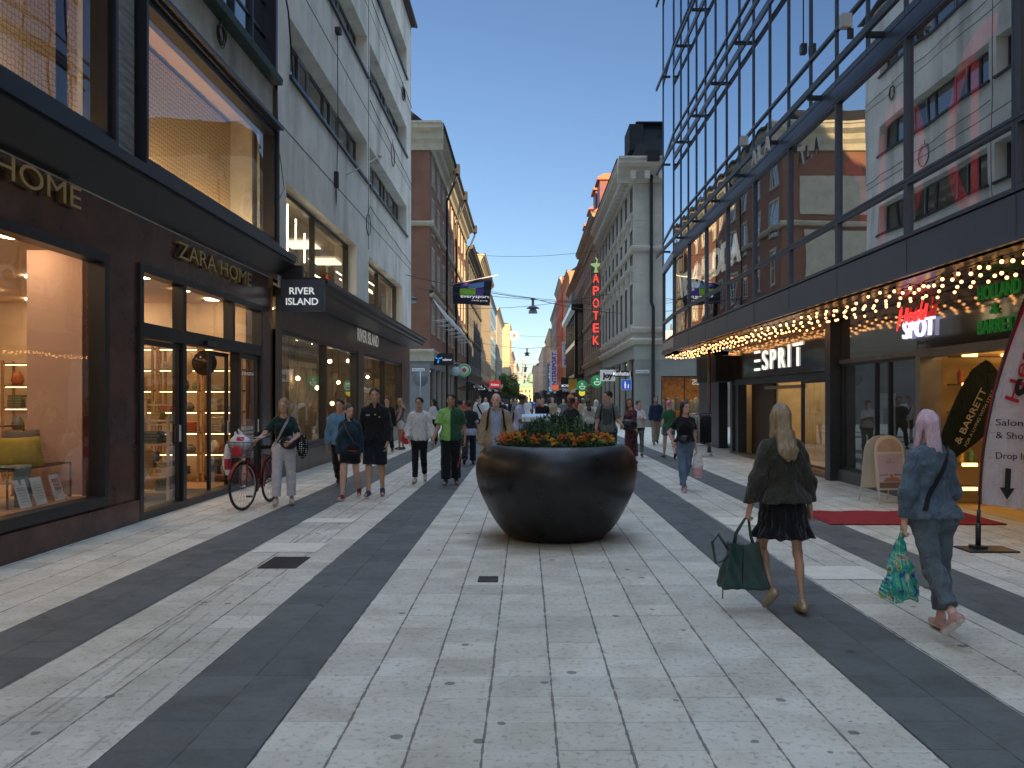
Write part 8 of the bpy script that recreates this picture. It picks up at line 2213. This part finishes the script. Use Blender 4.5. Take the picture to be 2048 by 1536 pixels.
# --- man in two tone green polo
LG = cl('lime_polo', (.22, .46, .13)); DG = cl('forest_polo', (.022, .075, .035)); TRK = cl('track_black', (.010, .010, .014)); RST = cl('red_stripe', (.4, .03, .05))
fig = Fig(1.74, False, arms=((12, 14, 24, 18), (-12, 15, 6, 4)), head=(-6, 2), legs=((5, 2, 1), (-6, 8, 1)), foot=(0, 8), build=1.12)
pG = P_('man in half lime, half dark green polo shirt and black track trousers', (-1.42, 15.8), TOWARD + .05, fig, 'mid', ('short', 'black'), top=dict(mats=[LG, DG], off=.024, sleeve=.78, sleeve_off=.028, hem=-.06, loose=.02, name='polo_shirt', collar=.03, vneck=.06, wrinkle=.006, mi=lambda C: [1 if c[0] < 0 else 0 for c in C]),
        bottom=dict(mats=[TRK, RST, WHT], off=.024, flare=.035, len=1.95, mi=lambda C, f=fig: [(1 if c[1] > .0 else 0) if (c[0] < -.125 and abs(c[1]) < .022 and c[2] < .9) else 0 for c in C]), shoes=(.035, .035, .04), res=.009)
mb = MB(); o_ = fig.wri[1] + fig.fdir[1] * .09; mb.wbox(o_[0] - .05, o_[0] + .03, o_[1] - .02, o_[1] + .02, o_[2] - .12, o_[2] + .08); mb2 = MB(); ow = loc2w(pG, o_); mb2.wbox(ow[0] - .05, ow[0] + .05, ow[1] - .015, ow[1] + .015, ow[2] - .14, ow[2] + .06)
tag(mb2.build('wallet_pouch', M('pouch_black', (.015, .015, .017), .5), bevel=.008), 'black pouch in the hand of the man in the green polo', 'pouch')
# --- woman white top black trousers (behind)
P_('woman with long dark hair in white top and black trousers walking away', (-3.25, 29.5), .3, Fig(1.66, True, head=(60, 0), **WALK), 'fair', ('long', 'dark'), top=dict(mats=[WHT], off=.02, sleeve=1.9, hem=.06, loose=.03), bottom=dict(mats=[BLK], flare=.03), res=.015)
fig = Fig(1.62, False, arms=((-4, 10, 6, 6), (-4, 12, 10, 6)), build=1.05, **WALK)
P_('person with dark vest over pale shirt and navy trousers walking away', (-1.40, 20.6), 0, fig, 'mid', ('short', 'brown'), top=[dict(mats=[cl('pale_blue_shirt', (.32, .36, .46))], off=.018, sleeve=.8, hem=-.10, loose=.03), dict(mats=[cl('dark_vest', (.02, .025, .03))], off=.03, sleeve=.55, hem=.08, name='vest')], bottom=dict(mats=[NAVY], off=.02, flare=.03), res=.012)
P_('woman in orange patterned top behind the man in the green polo', (-1.85, 23.5), .1, Fig(1.64, True, **WALK2), 'mid', ('bun', 'dark'), top=dict(mats=[cl('orange_print', (.30, .12, .03), var=.6)], off=.02, sleeve=1.2, hem=-.02), bottom=dict(mats=[BLK]), res=.015)
fig = Fig(1.74, False, head=(25, 10), arms=((10, 8, 40, -8), (10, 8, 40, -8)), **STAND)
p_ = P_('man in white shirt with a dark blue shoulder strap', (-1.75, 31.5), TOWARD, fig, 'fair', ('short', 'brown'), top=dict(mats=[WHT], off=.018, sleeve=.75, hem=-.03), bottom=dict(kind='shorts', mats=[NAVY], len=.9), res=.015)
strap_round(p_, fig, 'bag_strap', NAVY, 1, .03, off=.03)
# --- old man in beige blazer behind the planter
BEG = cl('beige_blazer', (.34, .26, .16), var=.1, fold=.7); LBL = cl('light_blue_shirt', (.30, .35, .47), var=.08)
fig = Fig(1.74, False, arms=((0, 9, 12, 6), (2, 12, 26, 6)), head=(-8, 2), legs=((6, 3, 1), (-8, 8, 1)), foot=(0, 10), build=1.08)
pH = P_('bald old man with grey beard in beige blazer and pale blue shirt', (-.50, 14.1), TOWARD, fig, 'fair', ('bald', 'grey'), top=[dict(mats=[LBL], off=.014, sleeve=0, hem=-.02, collar=.025), dict(mats=[BEG], off=.032, sleeve=1.93, sleeve_off=.02, hem=-.12, loose=.02, open=.075, opentaper=-.1, name='blazer', wrinkle=.007, collar=.02)],
        bottom=dict(mats=[cl('khaki', (.30, .25, .18))], off=.018), shoes=(.08, .05, .03), res=.009, beard='grey')
for sd in (1, -1): straptube('backpack_strap', pH, [fig.up((sd * .105, .02, .565)), fig.up((sd * .125, .12, .50)), fig.up((sd * .135, .158, .40)), fig.up((sd * .145, .15, .28)), fig.up((sd * .165, .08, .2))], .018, BLK)
# --- man with phone facing right, woman sitting
fig = Fig(1.76, False, head=(0, -30 + 55), arms=((12, 6, 78, -8), (16, 6, 74, -4)), lean=5, **STAND)
P_('man in pale lilac shirt looking down at his phone', (-.17, 20.3), -math.pi / 2 - .2, fig, 'brown', ('short', 'black'), top=dict(mats=[cl('lilac_shirt', (.42, .42, .55), var=.08)], off=.018, sleeve=.85, hem=-.05, loose=.02, collar=.03), bottom=dict(mats=[cl('dark_jeans', (.02, .03, .06))]), res=.012)
wr = loc2w(bpy.data.objects['person.%03d' % 13] if False else pH, (0, 0, 0))
P_('dark haired woman sitting low behind the planter flowers', (.22, 17.0, -.42), TOWARD - .6, Fig(1.62, True, head=(10, 8), **STAND), 'fair', ('bun', 'dark'), top=dict(mats=[BLK], off=.015, sleeve=1.9), bottom=dict(mats=[BLK]), res=.013)
t = thing('utility_cabinet', 'grey street cabinet with bright sloping lid behind the planter', 'cabinet', (.3, 17.6, 0))
mb = MB(); mb.wbox(-.05, .50, 17.4, 17.9, 0, 1.16); mb.build('housing', M('cabinet_grey', (.10, .11, .12), .5, .2), t, bevel=.01)
mb = MB(); mb.prism([(-.08, 17.36, 1.165), (.53, 17.36, 1.165), (.53, 17.36, 1.27), (-.08, 17.36, 1.27)], (0, .6, .05)); mb.build('lid', M('brushed_lid', (.55, .60, .66), .3, .5), t, bevel=.01)
# --- middle and right groups
P_('woman in black V-neck dress top standing beyond the planter', (1.10, 20.0), TOWARD - .3, Fig(1.68, True, head=(-40, 0), **STAND), 'brown', ('bun', 'black'), top=dict(mats=[cl('black_vneck', (.018, .018, .022))], off=.02, sleeve=.9, vneck=.12, loose=.03), bottom=dict(mats=[BLK]), res=.012)
P_('man in plain black T-shirt far behind the planter', (.55, 27), TOWARD, Fig(1.74, False, **WALK), 'fair', ('short', 'dark'), top=dict(mats=[BLK], sleeve=.7), bottom=dict(mats=[BLK]), res=.015)
P_('woman with long brown hair and cream coat seen from behind', (2.28, 30), .1, Fig(1.66, True, **WALK), 'fair', ('long', 'brown'), top=dict(mats=[cl('cream_coat', (.46, .42, .36))], off=.03, sleeve=1.9, hem=-.12, name='coat'), bottom=dict(mats=[BLK], flare=.004), res=.015)
P_('white blonde woman in white top with dark shoulder bag', (2.62, 30.5), .2, Fig(1.62, True, head=(-60, 0), **WALK2), 'fair', ('chin', 'white'), top=dict(mats=[WHT], off=.02, sleeve=.7), bottom=dict(mats=[cl('blue_trousers', (.03, .06, .16))]), res=.015)
dangling('shoulder_bag', 'maroon shoulder bag between the cream coat and the white blonde woman', (2.45, 30.1, 1.0), (.12, .08, .16), [M('maroon_leather', (.05, .02, .02), .5)], h=.015)
GRT = cl('grey_tee', (.12, .13, .12)); GRTP = M('tee_print', (.05, .055, .05), .9, 0, .7, 22)
fig = Fig(1.83, False, head=(-55, 4), arms=((6, 10, 18, 8), (14, 14, 70, 20)), **STAND)
p_ = P_('tall man in grey printed T-shirt wearing a backpack', (1.80, 18.2), TOWARD - .15, fig, 'tan', ('short', 'dark'), top=dict(mats=[GRT, GRTP], off=.022, sleeve=.75, sleeve_off=.02, hem=-.04, loose=.025, mi=lambda C: [1 if c[1] > .06 and abs(c[0]) < .10 and 1.08 < c[2] < 1.42 else 0 for c in C]), bottom=dict(mats=[cl('charcoal_trousers', (.025, .025, .03))], off=.03, flare=.03), res=.0105)
for sd in (1, -1): straptube('backpack_strap', p_, [fig.up((sd * .11, .0, .58)), fig.up((sd * .125, .11, .52)), fig.up((sd * .14, .145, .40)), fig.up((sd * .155, .10, .22))], .02, BLK)
MRN = cl('maroon_pattern', (.085, .030, .035), var=.8)
fig = Fig(1.66, True, head=(35, 4), arms=((10, 10, 62, -20), (20, 12, 70, -10)), **STAND)
pM = P_('auburn haired woman in long maroon patterned dress with black bag', (2.62, 20.6), math.pi * .72, fig, 'tan', ('long', 'red'), top=dict(mats=[MRN], off=.018, sleeve=1.7, hem=.08), bottom=dict(kind='skirt', mats=[MRN], hem=.22, r0=.14, r1=.20, pleats=12, amp=.006, waist=.16), res=.011)
dangling('shoulder_bag', 'big black shoulder bag against the maroon dress', (2.52, 20.25, 1.0), (.21, .10, .15), [M('black_leather', (.01, .01, .014))], h=.011)
fig = Fig(1.60, True, head=(30, 4), arms=((20, 8, 112, -30), (20, 8, 112, -30)), **STAND)
LEGG = M('printed_leggings', (.12, .16, .12), .6, 0, .95, 16)
P_('short haired woman in white tee and green printed leggings, hands together', (3.16, 23.2), TOWARD, fig, 'fair', ('short', 'brown'), top=[dict(mats=[NAVY], off=.014, sleeve=0, hem=-.10), dict(mats=[WHT], off=.02, sleeve=.85, sleeve_off=.02, hem=.0, loose=.02, vneck=.05)], bottom=dict(mats=[LEGG], off=.008, flare=.0, len=1.8), shoes=(.03, .025, .02), res=.011)
P_('bearded man in dark blue shirt and khaki trousers', (4.62, 29.4), TOWARD, Fig(1.76, False, **WALK), 'tan', ('crop', 'dark'), top=dict(mats=[cl('indigo_shirt', (.02, .035, .08))], off=.02, sleeve=1.8, hem=-.06), bottom=dict(mats=[cl('khaki', (.30, .25, .18))]), shoes=(.02, .02, .02), res=.014, beard='dark')
P_('pink haired woman in green top and denim shorts walking away', (3.92, 22.7), .1, Fig(1.62, True, arms=((10, 12, 118, -10), (-8, 10, 4, 6)), **WALK2), 'fair', ('bun', 'pink'), top=dict(mats=[cl('green_top', (.03, .11, .05))], off=.014, sleeve=.6), bottom=dict(kind='shorts', mats=[cl('denim_shorts', (.09, .15, .23))], len=.5), res=.0125)
fig = Fig(1.63, True, head=(20, 2), arms=((-20, 30, 42, -4), (-6, 12, 8, 6)), legs=((14, 6, -1), (-14, 26, 0)), foot=(-3, 34), lean=1)
pN = P_('dark haired woman in black T-shirt and light blue jeans walking forward', (2.83, 14.75), TOWARD + .12, fig, 'fair', ('chin', 'dark'), top=dict(mats=[BLK], off=.020, sleeve=.62, sleeve_off=.030, hem=.06, loose=.02, wrinkle=.007), bottom=dict(mats=[cl('light_jeans', (.13, .19, .28), var=.3)], off=.012, flare=.012, len=1.88, waist=.14), shoes=cl('grey_flats', (.2, .23, .3)), sole=FOOTSOLE, res=.009)
dangling('hip_bag', 'black bag worn at the front of the woman in light jeans', (2.80, 14.58, .93), (.12, .06, .08), [M('black_leather', (.01, .01, .014))])
hw3 = loc2w(pN, fig.wri[1] + fig.fdir[1] * .08)
c3 = hw3 + v3(.02, 0, -.27)
o = bag_sdf('carrier_bag', 'white and pink carrier bag in the hand of the woman in light jeans', None, lambda P: np.maximum(ell(P, c3, (.095, .05, .26)), F32(c3[2] - .19) - P[:, 2]) + wob(P, 5, 32, .008), c3 - v3(.16, .12, .28), c3 + v3(.16, .12, .32), [PLW, M('pink_plastic', (.62, .35, .40), .4)], lambda C: [1 if c[2] < c3[2] - .0 else 0 for c in C], .008)
# --- distant crowd
crowd = [(-1.15, 42, 0), (-.55, 46, 1), (.05, 40, 2), (.75, 44, 3), (1.25, 38, 4), (-.95, 55, 5), (.35, 58, 6), (1.6, 52, 7), (2.2, 48, 8), (-2.3, 48, 9), (-3.0, 40, 10), (2.9, 42, 11), (-1.9, 60, 12), (.9, 66, 13), (-.2, 72, 14), (1.7, 30, 15), (-3.6, 62, 16), (3.4, 56, 17)]
tops = [('white', WHT), ('black', BLK), ('navy', NAVY), ('red', cl('crowd_red', (.35, .04, .04))), ('grey', GRT), ('blue', cl('crowd_blue', (.06, .14, .35))), ('beige', BEG)]
hs_ = [('short', 'dark'), ('long', 'brown'), ('short', 'brown'), ('chin', 'blonde'), ('long', 'dark'), ('short', 'grey')]
for x, y, i in crowd:
    nm, mt = tops[(i * 3 + 1) % 7]; h_ = hs_[i % 6]; fem = h_[0] != 'short'
    where = 'left of' if x < -.9 else ('right of' if x > .9 else 'above')
    P_('distant %s in %s top with %s %s hair, %s the planter flowers' % ('woman' if fem else 'man', nm, h_[0], h_[1], where), (x, y), TOWARD + ((i * 37) % 7 - 3) * .12 if i % 3 else .2, Fig(1.62 + (i * 7 % 5) * .04, fem, **(WALK if i % 2 else WALK2)), ('fair', 'tan', 'mid', 'brown')[i % 4], h_, top=dict(mats=[mt], sleeve=(.8, 1.9)[i % 2], off=.02), bottom=dict(mats=[(BLK, NAVY, JEANS)[i % 3]]), res=.026, shoes=(.03, .03, .03), group='distant people down the street')
# white helmets or caps are left out; clothes rack in front of the corner shop
t = thing('clothes_rail', 'clothes rail with patterned and dark garments on the pavement at the corner', 'rack', (4.9, 23.7, 0))
mb = MB()
for x in (4.55, 5.3):
    mb.tube([(x, 23.7, 0), (x, 23.7, 1.22)], .012, 6); mb.tube([(x, 23.45, .05), (x, 23.95, .05)], .012, 6)
mb.tube([(4.55, 23.7, 1.22), (5.3, 23.7, 1.22)], .012, 6); mb.tube([(4.55, 23.7, .3), (5.3, 23.7, .3)], .01, 6); mb.build('rail_frame', M('chrome', (.45, .45, .46)), t)
for k in range(9):
    x = 4.6 + .08 * k; mb = MB(); m_ = M('leopard_cloth', (.30, .28, .26), .9, 0, .95, 40) if k < 5 else BLK
    mb.tube([(x, 23.7, .35 + .03 * (k % 3)), (x, 23.7, .8), (x, 23.7, 1.12), (x, 23.7, 1.19)], [.05, .045, .05, .01], 8)
    for v in range(len(mb.v)): q = mb.v[v]; mb.v[v] = (q[0], 23.7 + (q[1] - 23.7) * 4.2, q[2])
    tag(mb.build('hanging_garment', m_), 'black and white patterned garment on the pavement rail' if k < 5 else 'plain black garment on the pavement rail', 'garment', 'patterned garments on the rail' if k < 5 else 'black garments on the rail')
